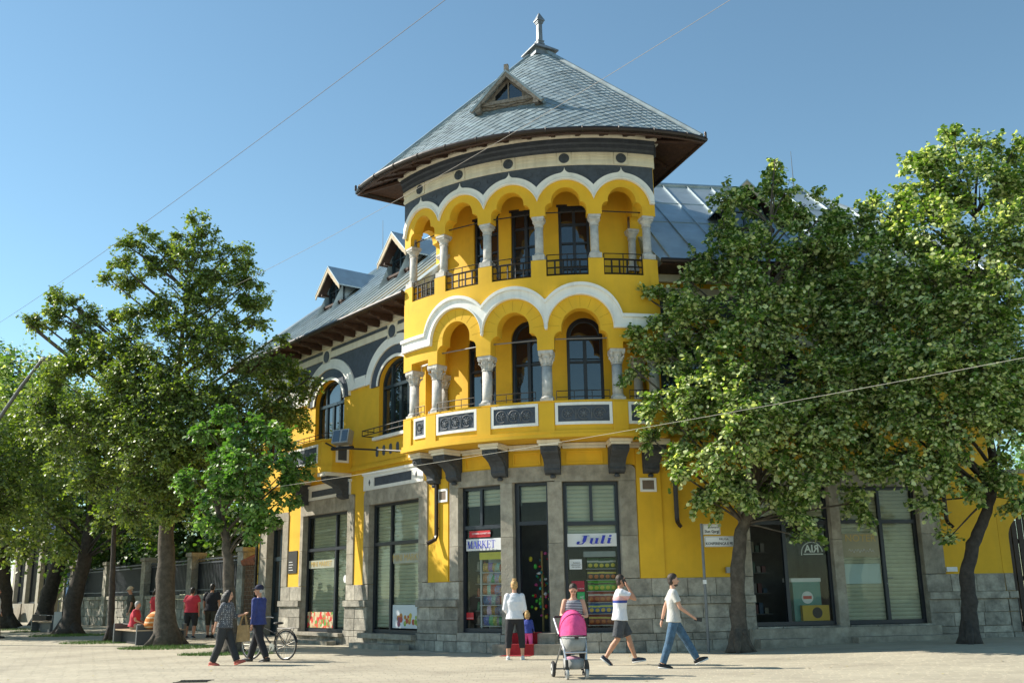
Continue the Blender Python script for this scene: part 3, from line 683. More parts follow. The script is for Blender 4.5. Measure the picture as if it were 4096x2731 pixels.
# gutter, fascia, soffit boards, rafters
outl=[bL]+[cL.lerp(bL,1-q/4) for q in range(1,4)]+[eave(p) for p in phs[::2]]+[cR.lerp(bR,q/4) for q in range(1,4)]+[bR]
mb=MB()
def gut(rad,off,dz):
    pth=[]
    for i,p in enumerate(outl):
        t=(outl[min(i+1,len(outl)-1)]-outl[max(i-1,0)]); n=Vector((t.y,-t.x,0)).normalized(); pth.append(p+n*off+Z3*dz)
    mb.tube(pth,rad,8)
gut(.075,.05,-.03); part(mb,'gutter',M_GUT,ROOF)
mb=MB(); gut(.03,.0,-.13); part(mb,'fascia_board',M_WOD,ROOF)
mb=MB()
for c,sg in ((cL,-1),(cR,1)):
    for k in range(3): mb.ell(c+Vector((sg*.06,-.02,.03+.05*k)),(.04,.04,.05),6,4)
part(mb,'gutter_corner',M_GUT,ROOF)
mb=MB()
for p in phs[2:-1:5]: mb.tube([pol(p,RE+.05+.085*math.cos(t),ZE-.03+.085*math.sin(t)) for t in [math.pi*2*q/8 for q in range(9)]],.012,4,False)
part(mb,'gutter_bracket',M_GUT,ROOF)
NB=9
for k in range(NB):
    d0,d1=.06+1.12*k/NB,.06+1.12*(k+1)/NB-.006; z0,z1=13.60-.46*k/NB,13.60-.46*(k+1)/NB
    ext=lambda d:d*.80
    mb=MB(); u0=uf(TL)-ext(d0)*RL/(RL+d0); u1=uf(TR)+ext(d0)*RL/(RL+d0)
    dprof(mb,Tf,u0,u1,[(d0,z0),(d1,z1),(d1,z1+.02),(d0,z0+.02)],.2); part(mb,'soffit_plank',M_WOD,ROOF)
    for deg,sg in ((TL,-1),(TR,1)):
        E=endchart(deg,sg); e0,e1=d0*.82,d1*.82; mb=MB()
        dprof(mb,E,.6,6.3+d0*.98,[(e0,z0+.001),(e1,z1+.001),(e1,z1+.021),(e0,z0+.021)],9); part(mb,'soffit_plank',M_WOD,ROOF)
def rafter(mb,ch,u):
    dprof(mb,ch,u-.055,u+.055,[(.05,13.6),(1.04,13.195),(1.04,13.12),(.92,13.14),(.86,13.2),(.4,13.39),(.25,13.44),(.05,13.5)],9)
for q in range(13):
    mb=MB(); rafter(mb,Tf,uf(TL+2)+(uf(TR-2)-uf(TL+2))*q/12); part(mb,'rafter',M_WOD,ROOF)
for deg,sg in ((TL,-1),(TR,1)):
    E=endchart(deg,sg)
    for r in (2.2,3.3,4.4,5.5):
        mb=MB(); rafter(mb,lambda u,d,z:E(u,d*.78,z),r); part(mb,'rafter',M_WOD,ROOF)
    mb=MB(); c=cL if sg<0 else cR; i0=pol(R_(deg),6.3,13.5); mb.tube([i0,i0.lerp(c,.5)+Z3*-.06,c+Z3*-.12],[.07,.06,.05],6); part(mb,'hip_rafter',M_WOD,ROOF)
# tower dormer
DPH=R_(-19.0); nD=Vector((math.sin(DPH),-math.cos(DPH),0)); tD=Vector((math.cos(DPH),math.sin(DPH),0)); BD=Vector((.011,25.846,14.73))
Dc=lambda u,d,z: BD+tD*u+nD*d+Z3*z
mb=MB(); 
for q in (-1,1):
    mb.add([Dc(0,.24,1.07),Dc(q*1.08,.24,-.02),Dc(q*1.08,-.35,-.02),Dc(0,-2.0,1.07),Dc(0,.24,1.0),Dc(q*1.03,.24,-.07),Dc(q*1.03,-.35,-.07),Dc(0,-2.0,1.0)],[(0,1,2,3),(4,5,6,7),(0,4,5,1),(1,5,6,2)])
dr=part(mb,'tower_dormer',M_TIL)
mb=MB(); polyext(mb,Dc,[(-.95,0.02),(.95,0.02),(.55,.42),(.40,.42),(.40,.24),(-.40,.24),(-.40,.42),(-.55,.42)],-.04,0); polyext(mb,Dc,[(-.55,.42),(-.4,.42),(0,.80),(.4,.42),(.55,.42),(0,.98)],-.04,0); part(mb,'gable_boards',M_WOL,dr)
mb=MB()
for q in (-1,1):
    polyext(mb,Dc,[(0,1.05),(q*1.10,-.04),(q*1.02,-.10),(q*.9,-.0),(q*.82,.04),(q*.74,.14),(q*.66,.19),(q*.58,.28),(q*.5,.34),(q*.42,.44),(q*.34,.50),(q*.26,.6),(q*.16,.68),(0,.86)],.18,.225)
cbox(mb,Dc,-.85,.85,.0,.10,.12,.22,9); polyext(mb,Dc,[(-.7,.12),(.7,.12),(.45,.06),(.3,.09),(0,.03),(-.3,.09),(-.45,.06)],.02,.06); cbox(mb,Dc,-.06,.06,.1,.2,1.02,1.25,9)
for q in (-1,1): cbox(mb,Dc,q*.86-.07,q*.86+.07,0,.2,-.08,.1,9)
part(mb,'bargeboard',M_WOL,dr)
mb=MB(); polyext(mb,Dc,[(-.40,.24),(.40,.24),(.40,.42),(0,.80),(-.40,.42)],-.03,-.015); part(mb,'dormer_pane',M_GLD,dr)
mb=MB(); cbox(mb,Dc,-.02,.02,-.02,.012,.24,.78,9); cbox(mb,Dc,-.4,.4,-.02,.012,.22,.26,9); part(mb,'dormer_mullion',M_WOL,dr)
mb=MB(); polyext(mb,lambda u,d,z:Dc(u,d,z),[(-.98,.03),(.98,.03),(.9,-.3),(-.9,-.3)],-.5,-.05); part(mb,'dormer_apron',M_ZNC,dr)
# ================================================================ left wing
WN=[(2.32,'w'),(6.62,'b'),(10.6,'w')]; HW=1.02
def ella(x,hw,zc,rise): return zc+rise*math.sqrt(max(0,1-(x/hw)**2)) if abs(x)<hw else None
us=set(lin(-11.88,-.29,.4))
for t,_ in WN: us|={-t+q*x for q in(-1,1) for x in [HW*math.sin(math.pi/2*k/12) for k in range(13)]+[HW+1e-4]}
us=sorted(u for u in us if -11.88<=u<=-.29)
def llo(u):
    for t,_ in WN:
        z=ella(u+t,HW+1e-6,7.84,.75)
        if z is not None: return z
    return 6.22
mb=MB(); strip(mb,Lc,us,llo,10.0,-.4,0); strip(mb,Lc,[-11.88,-.29],5.12,6.22,-.4,0); part(mb,'left_wing_wall',M_YEL)
mb=MB(); cbox(mb,Lc,-11.88,-11.5,-8,-.4,0,10); part(mb,'gable_end_wall',M_YEL)
mb=MB(); cbox(mb,Lc,-11.9,-.45,.001,.09,5.30,5.40,9); cbox(mb,Lc,-11.9,-.45,.001,.05,5.40,5.46,9); part(mb,'string_course',M_YEL)
def arcpoly(t,hw,zc,rise,zb,n=24): return [(-t+hw*math.cos(math.pi*k/n),zc+rise*math.sin(math.pi*k/n)) for k in range(n+1)]
def ringband(mb,t,h0,r0,h1,r1,zb,zc,d0,d1):
    xs=sorted({q*h1*math.sin(math.pi/2*k/16) for k in range(17) for q in(-1,1)}|{q*h0*math.sin(math.pi/2*k/16) for k in range(17) for q in(-1,1)}|{q*(h0+1e-4) for q in(-1,1)})
    strip(mb,Lc,[-t+x for x in xs],lambda u:(ella(u+t,h0+1e-6,zc,r0) or zb),lambda u:max(zb,ella(u+t,h1,zc,r1) or zb),d0,d1)
for t,k in WN:
    mb=MB(); ringband(mb,t,HW,.75,1.46,1.13,7.84,7.84,.001,.05); part(mb,'window_arch_band',M_SLT)
    mb=MB(); ringband(mb,t,1.46,1.13,1.84,1.46,7.98,7.84,.002,.075); ringband(mb,t,1.46,1.13,1.55,1.21,7.98,7.84,.0755,.10); ringband(mb,t,HW,.75,HW+.09,.84,7.84,7.84,.051,.075); part(mb,'window_arch_moulding',M_WHT)
mb=MB()
E=[-11.88]+[v for t,_ in WN[::-1] for v in(-t-1.8,-t+1.8)]+[-.3]
for i in range(0,len(E),2):
    if E[i+1]>E[i]: mb=MB(); cbox(mb,Lc,E[i],E[i+1],.002,.072,7.98,8.34,9); cbox(mb,Lc,E[i],E[i+1],.0715,.1,7.98,8.06,9); part(mb,'impost_band',M_WHT)
mb=MB(); xs=sorted(set(lin(-11.85,-.3,.3))|{-t+q*1.84*math.sin(math.pi/2*k/14) for t,_ in WN for k in range(15) for q in(-1,1)}); xs=[u for u in xs if -11.85<=u<=-.3]
strip(mb,Lc,xs,lambda u:max([8.345]+[(ella(u+t,1.84,7.84,1.46) or 0)+.003 for t,_ in WN]),9.36,.001,.03); part(mb,'left_wing_frieze',M_SLT)
mb=MB(); cbox(mb,Lc,-11.88,-.3,.002,.06,9.362,9.56,9); cbox(mb,Lc,-11.88,-.3,.002,.12,9.72,9.80,9); cbox(mb,Lc,-11.88,-.3,.002,.05,9.56,9.72,9); part(mb,'left_wing_cornice',M_CRM)
med=[2.5,6.8,10.8]
for t in med:
    mb=MB(); cbox(mb,Lc,-t-.27,-t+.27,.061,.075,9.22,9.66,9); o=part(mb,'frieze_medallion',M_CRM); mb=MB(); disc(mb,Lc,-t,.076,.09,9.44,.2); part(mb,'rosette',M_SLT,o)
mb=MB(); E=[-11.8]+[v for t in med[::-1] for v in(-t-.32,-t+.32)]+[-.35]
for i in range(0,len(E),2): cbox(mb,Lc,E[i],E[i+1],.0605,.07,9.585,9.69,9)
part(mb,'frieze_inlay',M_SLT)
# left wing windows
for t,k in WN:
    c=-t; z0=6.24 if k=='w' else 5.5; mb=MB(); A,B=-.24,-.14; w=.07
    for a,b in ((-HW,-HW+w),(HW-w,HW),(-.53,-.45),(.45,.53)): cbox(mb,Lc,c+a,c+b,A,B,z0,7.9 if abs(a)>.9 else 8.5,9)
    for a,b in ((-.45,-.40),(-.06,.06),(.40,.45)): cbox(mb,Lc,c+a,c+b,A,B-.01,z0,7.72,9)
    cbox(mb,Lc,c-HW+w,c+HW-w,A,B+.02,7.72,7.82,9); cbox(mb,Lc,c-HW+w,c+HW-w,A,B,z0,z0+.1,9)
    xs=[HW*math.sin(math.pi/2*q/14) for q in range(-14,15)]
    strip(mb,Lc,[c+x for x in xs],lambda u:(ella(u-c,HW-.08,7.84,.66) or 7.84),lambda u:(ella(u-c,HW+1e-6,7.84,.75)),A,B)
    o=part(mb,'arched_window',M_GRN)
    for a,b in ((-HW+w,-.53),(-.40,-.06),(.06,.40),(.53,HW-w)):
        mb=MB(); strip(mb,Lc,[c+a-.01,c+b+.01],z0+.1,7.73,-.2,-.19); part(mb,'pane',M_GLD,o)
    for a,b in ((-HW+w-.02,-.53),(-.45,.45),(.53,HW-w+.02)):
        mb=MB(); strip(mb,Lc,lin(c+a,c+b,.05),7.81,lambda u:(ella(u-c,HW-.04,7.84,.71) or 7.84),-.2,-.19); part(mb,'pane',M_GLD,o)
    mb=MB(); strip(mb,Lc,[c-HW,c+HW],z0,8.6,-.40,-.39); part(mb,'curtain',mat('net_curtain',(.10,.11,.10),.9,var=.5,scale=8),o)
# under-window ornament and sill of the right arched window
t=2.32
mb=MB(); cbox(mb,Lc,-t-1.15,-t+1.15,.001,.16,6.12,6.215,9); part(mb,'window_sill',M_WHT)
mb=MB(); cbox(mb,Lc,-t-1.2,-t+1.2,.001,.05,5.47,6.1,9); part(mb,'apron_panel',M_YEL)
for q in range(6):
    u=-t-1.0+.4*q; mb=MB(); polyext(mb,Lc,[(u-.08,5.68),(u-.045,5.62),(u+.045,5.62),(u+.08,5.68),(u+.08,5.86),(u+.045,5.93),(u-.045,5.93),(u-.08,5.86)],.0505,.062); part(mb,'apron_inlay',M_SLT)
mb=MB()
for z in (6.26,6.42): mb.tube([Lc(-t-1.3,.02,z),Lc(-t-1.3,.42,z),Lc(-t+1.2,.42,z),Lc(-t+1.2,.02,z)],.016,6)
for q in range(8): mb.tube([Lc(-t-1.3+2.5*q/7,.42,6.26),Lc(-t-1.3+2.5*q/7,.42,6.42)],.012,6)
part(mb,'flower_rail',M_IRN)
# white framed panels over the shopfronts
for a,b,z0,z1 in ((.72,4.12,4.63,5.2),(5.0,8.3,4.61,5.12)):
    mb=MB(); rim(mb,Lc,-b,-a,z0,z1-.1,.10,.002,.055); cbox(mb,Lc,-b-.05,-a+.05,.002,.09,z1-.1,z1-.02,9); cbox(mb,Lc,-b+.1,-b+.62,.002,.05,z0+.1,z1-.2,9); cbox(mb,Lc,-a-.62,-a-.1,.002,.05,z0+.1,z1-.2,9); o=part(mb,'over_shop_panel',M_WHT)
    mb=MB(); cbox(mb,Lc,-b+.63,-a-.63,.002,.03,z0+.1,z1-.2,9); part(mb,'panel_field',M_SLT,o)
    mb=MB()
    for u in (-b+.36,-a-.36): zc=(z0+z1)/2-.05; polyext(mb,Lc,[(u-.05,zc),(u,zc-.1),(u+.05,zc),(u,zc+.1)],.0505,.058)
    part(mb,'diamond_inlay',M_SLT,o)
# left balcony
bx0,bx1=-8.25,-5.0
mb=MB()
def ring_(d,c): return [(bx0,0),(bx0,d-c),(bx0+c,d),(bx1-c,d),(bx1,d-c),(bx1,0)]
def prismz(mb,pts,z0,z1): 
    n=len(pts); mb.add([Lc(u,d,z0) for u,d in pts]+[Lc(u,d,z1) for u,d in pts],[tuple(range(n)),tuple(range(2*n-1,n-1,-1))]+[(j,(j+1)%n,n+(j+1)%n,n+j) for j in range(n)])
prismz(mb,ring_(.95,.25),5.48,6.28); prismz(mb,[(u*1+(.04 if u>-6.6 else -.04),d+.04 if d>0 else d) for u,d in ring_(.95,.25)],5.28,5.479)
bal=part(mb,'left_balcony',M_YEL)
mb=MB(); prismz(mb,[(u+(.06 if u>-6.6 else -.06),d+.05 if d>0 else d) for u,d in ring_(.95,.25)],6.281,6.33); part(mb,'coping',M_YEL,bal)
Bs=lambda u,d,z: Lc(bx1+d,u,z)
mb=MB(); rim(mb,Bs,.12,.58,5.6,6.2,.07,.001,.02); rim(mb,Lc,bx0+.45,bx1-.5,5.6,6.2,.07,.951,.97); part(mb,'panel_frame',M_WHT,bal)
mb=MB(); cbox(mb,Bs,.19,.51,.001,.01,5.67,6.13,9); cbox(mb,Lc,bx0+.52,bx1-.57,.951,.96,5.67,6.13,9); part(mb,'panel_field',M_SLT,bal)
mb=MB()
for z in (6.4,6.52): mb.tube([Lc(bx0+.05,0,z),Lc(bx0+.05,.9,z),Lc(bx1-.05,.9,z),Lc(bx1-.05,0,z)],.014,6)
for q in range(9): mb.tube([Lc(bx0+.05+3.15*q/8,.9,6.32),Lc(bx0+.05+3.15*q/8,.9,6.52)],.01,6)
part(mb,'railing',M_IRN,bal)
for t in (5.25,8.05):
    mb=MB(); dprof(mb,Lc,-t-.19,-t+.19,[(d*1.2+.002,z+.02) for d,z in prof],9); part(mb,'balcony_corbel',M_SLC)
    mb=MB(); cbox(mb,Lc,-t-.25,-t+.25,.002,.95,5.165,5.278,9); part(mb,'corbel_cap',M_CRM)
# left wing eaves and roof
KL=.88; ZL0=10.0; DE=1.0; DRG=-4.5; ZR=ZL0+KL*(DE-DRG); TE=13.0; THP=9.0
def wing_roof(ch,u0,u1,h0,h1,name,ze=ZL0):
    mb=MB(); zr=ze+KL*(DE-DRG)
    A=[ch(u0,DE,ze),ch(u1,DE,ze),ch(h1,DRG,zr),ch(h0,DRG,zr)]; mb.add(A,[(0,1,2,3)])
    db=2*DRG-DE; B=[ch(u1,db,ze),ch(u0,db,ze),ch(h0,DRG,zr),ch(h1,DRG,zr)]; mb.add(B,[(0,1,2,3)])
    mb.add([ch(u0,DE,ze),ch(h0,DRG,zr),ch(u0,db,ze)],[(0,1,2)]); mb.add([ch(u1,DE,ze),ch(u1,db,ze),ch(h1,DRG,zr)],[(0,1,2)])
    r=part(mb,name,M_ZNC)
    return r,zr
LROOF,zr=wing_roof(Lc,-TE,-.36,-THP,-.06,'left_wing_roof')
def seam(ch,u,d0,d1,ze,parent,r=.028):
    mb=MB(); f=lambda d:ze+KL*(DE-d)
    mb.hexa([ch(u-.018,d0,f(d0)),ch(u+.018,d0,f(d0)),ch(u+.018,d1,f(d1)),ch(u-.018,d1,f(d1)),ch(u-.012,d0,f(d0)+.06),ch(u+.012,d0,f(d0)+.06),ch(u+.012,d1,f(d1)+.06),ch(u-.012,d1,f(d1)+.06)])
    part(mb,'standing_seam',M_ZNC,parent)
for q in range(26):
    u=-TE+.3+q*.56
    hd=DRG if u>-THP else DE-(DE-DRG)*(u+TE)/(TE-THP)
    if u<-.5: seam(Lc,u,DE,hd,ZL0,LROOF)
mb=MB(); mb.tube([Lc(-TE,DE,ZL0+.02),Lc(-THP,DRG,zr+.03),Lc(-.1,DRG,zr+.03)],.09,6); part(mb,'ridge_cap',M_ZNC,LROOF)
mb=MB(); mb.tube([Lc(-TE,DE+.06,ZL0-.03),Lc(-.3,DE+.06,ZL0-.03)],.075,8); mb.tube([Lc(-TE,DE,ZL0-.03),Lc(-TE,-9,ZL0-.03)],.075,8); part(mb,'gutter',M_GUT,LROOF)
for k in range(7):
    d0=.13+.86*k/7; d1=d0+.86/7-.006; z0=9.99-.02*k
    mb=MB(); cbox(mb,Lc,-TE+.05,-.3,d0,d1,9.93-.0,9.955,9); part(mb,'soffit_plank',M_WOD,LROOF)
for q in range(16):
    u=-12.6+.78*q; mb=MB(); dprof(mb,Lc,u-.07,u+.07,[(.125,9.928),(.93,9.928),(.93,9.85),(.80,9.80),(.62,9.80),(.55,9.74),(.125,9.72)],9); part(mb,'rafter',M_WOD,LROOF)
mb=MB(); cbox(mb,Lc,-11.88,-.3,.002,.1,9.8,9.93,9); part(mb,'eave_wall_band',M_CRM,LROOF)
mb=MB(); mb.tube([Lc(-10.9,DRG,zr),Lc(-10.95,DRG,zr+1.9)],[.02,.008],6); part(mb,'lightning_rod',M_GRY,LROOF)
# gabled dormers
def dormer(ch,uc,dw,zs,ze,parent,hw=.94,rise=.92,ov=.4,label=None):
    f=lambda d:ze+KL*(DE-d)
    X=lambda u,d,z: ch(uc+u,dw+d,z)
    zev=zs+.52; zap=zev+rise; w=.55
    bk=lambda z: (DE-(z-ze)/KL)-dw
    mb=MB()
    for q in (-1,1):
        a=[X(0,ov,zap),X(q*hw,ov,zev),X(q*hw,bk(zev)-.02,zev),X(0,bk(zap)-.02,zap)]
        mb.add(a+[Vector(p)-Z3*.05 for p in a],[(0,1,2,3),(4,5,6,7),(0,4,5,1),(1,5,6,2)])
    r=part(mb,'roof_dormer',M_ZNC)
    for q in (-1,1): mb=MB(); mb.add([X(q*w,0,f(dw)-.1),X(q*w,0,zev+.25),X(q*w,bk(zev+.1),zev+.25),X(q*w,bk(zs-.5),zs-.5)],[(0,1,2,3)]); part(mb,'dormer_cheek',M_ZNC,r)
    mb=MB()
    for q in (-1,1): polyext(mb,lambda u,d,z:X(u,d,z),[(0,zap-.045),(q*(hw-.02),zev-.05),(q*(hw-.02),zev-.2),(q*.8,zev-.06),(q*.7,zev+.0),(q*.6,zev+.1),(q*.5,zev+.18),(q*.4,zev+.29),(q*.3,zev+.37),(q*.2,zev+.48),(0,zap-.25)],ov-.05,ov-.01)
    part(mb,'bargeboard',mat('pale_timber',(.50,.40,.28),.8,var=.15),r)
    mb=MB()
    for q in (-1,1):
        mb.add([X(0,ov-.06,zap-.07),X(q*hw*.97,ov-.06,zev-.06),X(q*hw*.97,-.3,zev-.06),X(0,-.3,zap-.07)],[(0,1,2,3)])
    cbox(mb,X,-w-.05,-w+.03,.0,ov-.08,zev-.12,zev-.04,9); part(mb,'gable_soffit',M_WOD,r)
    mb=MB(); zt=zev+.12
    polyext(mb,X,[(-w,zs),(-w+.09,zs),(-w+.09,zt-.02),(0,zt+.42),(w-.09,zt-.02),(w-.09,zs),(w,zs),(w,zt),(0,zt+.53),(-w,zt)],-.06,.02)
    cbox(mb,X,-.03,.03,-.05,.015,zs,zt+.4,9); cbox(mb,X,-w+.09,w-.09,-.05,.01,zt-.12,zt-.08,9); cbox(mb,X,-w+.09,w-.09,-.05,.015,zs,zs+.06,9); fr=part(mb,'dormer_window',M_GRN,r)
    mb=MB(); polyext(mb,X,[(-w+.05,zs),(w-.05,zs),(w-.05,zt-.02),(0,zt+.44),(-w+.05,zt-.02)],-.04,-.03); part(mb,'dormer_pane',M_GLD,r)
    mb=MB(); polyext(mb,X,[(-w,zs-.2),(w,zs-.2),(w,zt),(0,zt+.55),(-w,zt)],-.09,-.08); part(mb,'dormer_back',M_DRK,r)
    mb=MB(); dprof(mb,X,-.82,.82,[(.02,zs-.02),(.22,zs-.02),(.22,zs-.09),(.14,zs-.16),(.02,zs-.2)],.2); 
    for q in (-1,1): cbox(mb,X,q*.72-.06,q*.72+.06,.02,.2,zs-.3,zs-.1,9)
    part(mb,'dormer_sill',M_WOD,r)
    return r
dormer(Lc,-8.7,-1.23,11.98,ZL0,LROOF)
dormer(Lc,-4.15,-1.23,11.98,ZL0,LROOF)
# ================================================================ right wing
RW=[(1.85,'w'),(4.4,'w'),(7.3,'w')]
us=set(lin(.76,10.45,.5))
for t,_ in RW: us|={t+q*x for q in(-1,1) for x in [.75*math.sin(math.pi/2*k/10) for k in range(11)]+[.7501]}
def rlo(u):
    for t,_ in RW:
        if abs(u-t)<=.75: return 7.84+.6*math.sqrt(max(0,1-((u-t)/.75)**2))
    return 6.22
mb=MB(); strip(mb,Rc,sorted(u for u in us if u>=.76),rlo,10.0,-.4,0); strip(mb,Rc,[.76,10.45],5.12,6.22,-.4,0); part(mb,'right_wing_wall',M_YEL)
mb=MB(); cbox(mb,Rc,10.05,10.45,-8,-.4,0,10); part(mb,'gable_end_wall',M_YEL)
for t,_ in RW:
    mb=MB(); rim(mb,Rc,t-.75,t+.75,6.24,7.9,.08,-.24,-.14); cbox(mb,Rc,t-.05,t+.05,-.24,-.15,6.32,8.3,9); cbox(mb,Rc,t-.67,t+.67,-.24,-.15,7.55,7.63,9); o=part(mb,'arched_window',M_GRN)
    for a,b in ((-.68,-.05),(.05,.68)): 
        mb=MB(); strip(mb,Rc,lin(t+a,t+b,.06),6.3,lambda u:7.84+.58*math.sqrt(max(0,1-((u-t)/.75)**2)),-.2,-.19); part(mb,'pane',M_GLD,o)
    mb=MB(); cbox(mb,Rc,t-.9,t+.9,.001,.14,6.1,6.21,9); part(mb,'window_sill',M_WHT)
mb=MB(); cbox(mb,Rc,.78,10.45,.002,.07,7.98,8.3,9); part(mb,'impost_band',M_WHT)
mb=MB(); cbox(mb,Rc,.78,10.45,.001,.03,8.7,9.36,9); part(mb,'right_wing_frieze',M_SLT)
mb=MB(); cbox(mb,Rc,.78,10.45,.002,.08,9.362,9.56,9); cbox(mb,Rc,.78,10.45,.002,.12,9.72,9.93,9); part(mb,'right_wing_cornice',M_CRM)
mb=MB(); cbox(mb,Rc,1.0,10.5,.001,.09,5.3,5.4,9); part(mb,'string_course',M_YEL)
KLs=KL; KL=.82; RROOF,zr2=wing_roof(Rc,.96,11.4,.16,7.9,'right_wing_roof',10.05)
for q in range(14):
    u=1.25+.84*q; hd=DRG if u<7.9 else DE-(DE-DRG)*(11.4-u)/3.5
    if u<11.2: seam(Rc,u,DE,hd,10.05,RROOF)
mb=MB(); mb.tube([Rc(.2,DRG,zr2+.02),Rc(7.9,DRG,zr2+.02),Rc(11.4,DE,10.08)],.08,6); part(mb,'ridge_cap',M_ZNC,RROOF)
mb=MB()
for z,d in ((12.1,-1.5),(13.3,-2.96)): mb.tube([Rc(.8,d,10.05+KL*(DE-d)+.01),Rc(9.0,d,10.05+KL*(DE-d)+.01)],.016,5)
part(mb,'cross_seam',M_ZNC,RROOF)
mb=MB(); mb.tube([Rc(.95,DE+.06,10.02),Rc(11.4,DE+.06,10.02)],.075,8); part(mb,'gutter',M_GUT,RROOF)
mb=MB(); cbox(mb,Rc,1.0,11.3,.13,.98,9.935,9.97,9); part(mb,'soffit',M_WOD,RROOF)
mb=MB(); mb.tube([Rc(7.6,DRG,zr2),Rc(7.6,DRG,zr2+1.5)],[.02,.008],6); part(mb,'lightning_rod',M_GRY,RROOF)
dormer(Rc,4.35,-1.23,11.88,10.05,RROOF)
KL=KLs
# downpipes
def pipe(ch,u,z0,z1,kick=0,r=.06):
    mb=MB(); mb.tube([ch(u,.11,z1),ch(u,.11,z0+.1),ch(u,.15+.0,z0),ch(u+kick,.35,z0-.12)],r,4); 
    for z in np.arange(z0+.3,z1,1.6): mb.tube([ch(u,.0,z),ch(u,.12,z)],.02,4)
    part(mb,'downpipe',M_GUT)
pipe(Gc,ug(-51.2),2.95,4.9,-.1); pipe(Rc,1.3,3.2,5.1); pipe(Rc,8.9,3.15,9.9); pipe(Lc,-11.75,.4,9.8)
# wall plaques
for ch,u,z in ((Gc,ug(15.5),4.17),(Gc,ug(-48.9),4.13)):
    mb=MB(); rim(mb,ch,u-.22,u+.22,z-.18,z+.18,.06,.052,.075); o=part(mb,'wall_plaque',M_WHT); mb=MB(); cbox(mb,ch,u-.16,u+.16,.052,.062,z-.12,z+.12,9); part(mb,'plaque_field',mat('plaque_brown',(.16,.12,.09),.8),o)
mb=MB(); cbox(mb,Lc,-9.3,-8.62,.002,.03,2.25,3.0,9); o=part(mb,'black_plaque',M_BLK)
for k in range(4): 
    mb=MB(); cbox(mb,Lc,-9.22,-8.95+.05*(k%2),.031,.034,2.62-.09*k,2.64-.09*k,9); part(mb,'plaque_line',M_WIT,o)
mb=MB(); cbox(mb,Rc,8.75,9.05,.04,.1,1.86,1.98,9); part(mb,'meter_box',M_WIT)
mb=MB(); cbox(mb,Rc,2.55,2.85,.04,.12,1.9,2.05,9); part(mb,'intercom',M_GRY)
# ---- yellow garden wall and gate on the right
GW=thing('garden_wall','lower yellow plastered wall with an arched gateway at the right edge','wall',tuple(Rc(13,0,0)))
GA=(10.75,12.9); zs_=2.75
us=sorted(set(lin(10.46,17,.5))|{GA[0]-1e-4,GA[1]+1e-4}|{(GA[0]+GA[1])/2+q*1.075*math.sin(math.pi/2*k/10) for k in range(11) for q in(-1,1)})
f=lambda u: zs_+.75*math.sqrt(max(0,1-((u-11.825)/1.075)**2)) if GA[0]<=u<=GA[1] else 0
mb=MB(); strip(mb,Rc,us,f,4.5,-.35,-.001); part(mb,'wall_face',M_YEL,GW)
mb=MB(); cbox(mb,Rc,10.46,17,-.42,.06,4.5,4.6,9); part(mb,'wall_coping',M_STN,GW)
for z0,z1,d in ((0,.27,.13),(.275,.8,.07),(.81,1.14,.07),(1.15,1.33,.14),(1.34,1.8,.03)):
    mb=MB(); block(mb,Rc,12.95,14.9,-.2,d,z0,z1); block(mb,Rc,14.905,17,-.2,d,z0,z1); block(mb,Rc,10.47,10.74,-.2,d,z0,z1); part(mb,'plinth_stone',M_STB,GW)
GT=thing('wooden_gate','dark slatted wooden gate in the arch of the yellow garden wall','gate',tuple(Rc(11.8,-.2,0)))
for q in range(11):
    u=10.8+q*.19; mb=MB(); cbox(mb,Rc,u,u+.15,-.22,-.17,.06,f(u+.075)-.06,9); part(mb,'slat',mat('dark_gate_wood',(.045,.03,.022),.7,var=.25,scale=10),GT)
mb=MB()
for z in (.4,1.6,2.6): cbox(mb,Rc,10.78,12.88,-.26,-.225,z,z+.12,9)
part(mb,'crossbar',MATS['dark_gate_wood'],GT)
# ================================================================ ground and paving
def at(vx,vy,Y):          # a point at depth Y seen at reference position (vx,vy)
    d=_r2*((vx-1176)/2307.2)-_u2*((vy-784)/2307.2)+_f
    return Vector((0,0,CAMH))+d*(Y/d.y)
def on_ground(vx,vy):
    d=_r2*((vx-1176)/2307.2)-_u2*((vy-784)/2307.2)+_f; z=0
    for _ in range(6):
        p=Vector((0,0,CAMH))+d*((z-CAMH)/d.z); z=gz(p.x,p.y)
    return p
M_PAV=mat('paving',(.36,.325,.25),.9,var=.12,scale=1.1,bump=.25,bscale=30,stain=((.31,.28,.215),.6,.56))
M_PVR=mat('paver',(.44,.395,.30),.88,var=.07,scale=.9,bump=.2,bscale=50,stain=((.39,.345,.26),.45,.54))
xs=sorted(set([-400,-200,-120,-80,80,120,200,400])|set(np.arange(-60,61,2.0))|set(np.arange(-14,15,.4).round(2))); ys=sorted(set([-60,-30,90,120,180,300,600])|set(np.arange(0,81,2.0))|set(np.arange(14,37,.4).round(2)))
V=[(x,y,gz(x,y)-.004) for y in ys for x in xs]; n=len(xs)
F=[(j*n+i,j*n+i+1,(j+1)*n+i+1,(j+1)*n+i) for j in range(len(ys)-1) for i in range(n-1)]
streaks(M_PVR,(.27,.24,.185),(.35,.5,1),.5,.5); piecevar(M_PVR,.92,1.06)
t=M_PVR.node_tree; b_=t.nodes['Principled BSDF']; src=b_.inputs['Base Color'].links[0].from_socket; N=t.nodes.new; ge=N('ShaderNodeNewGeometry'); vo=N('ShaderNodeTexVoronoi'); vo.inputs['Scale'].default_value=2.6; t.links.new(ge.outputs['Position'],vo.inputs['Vector'])
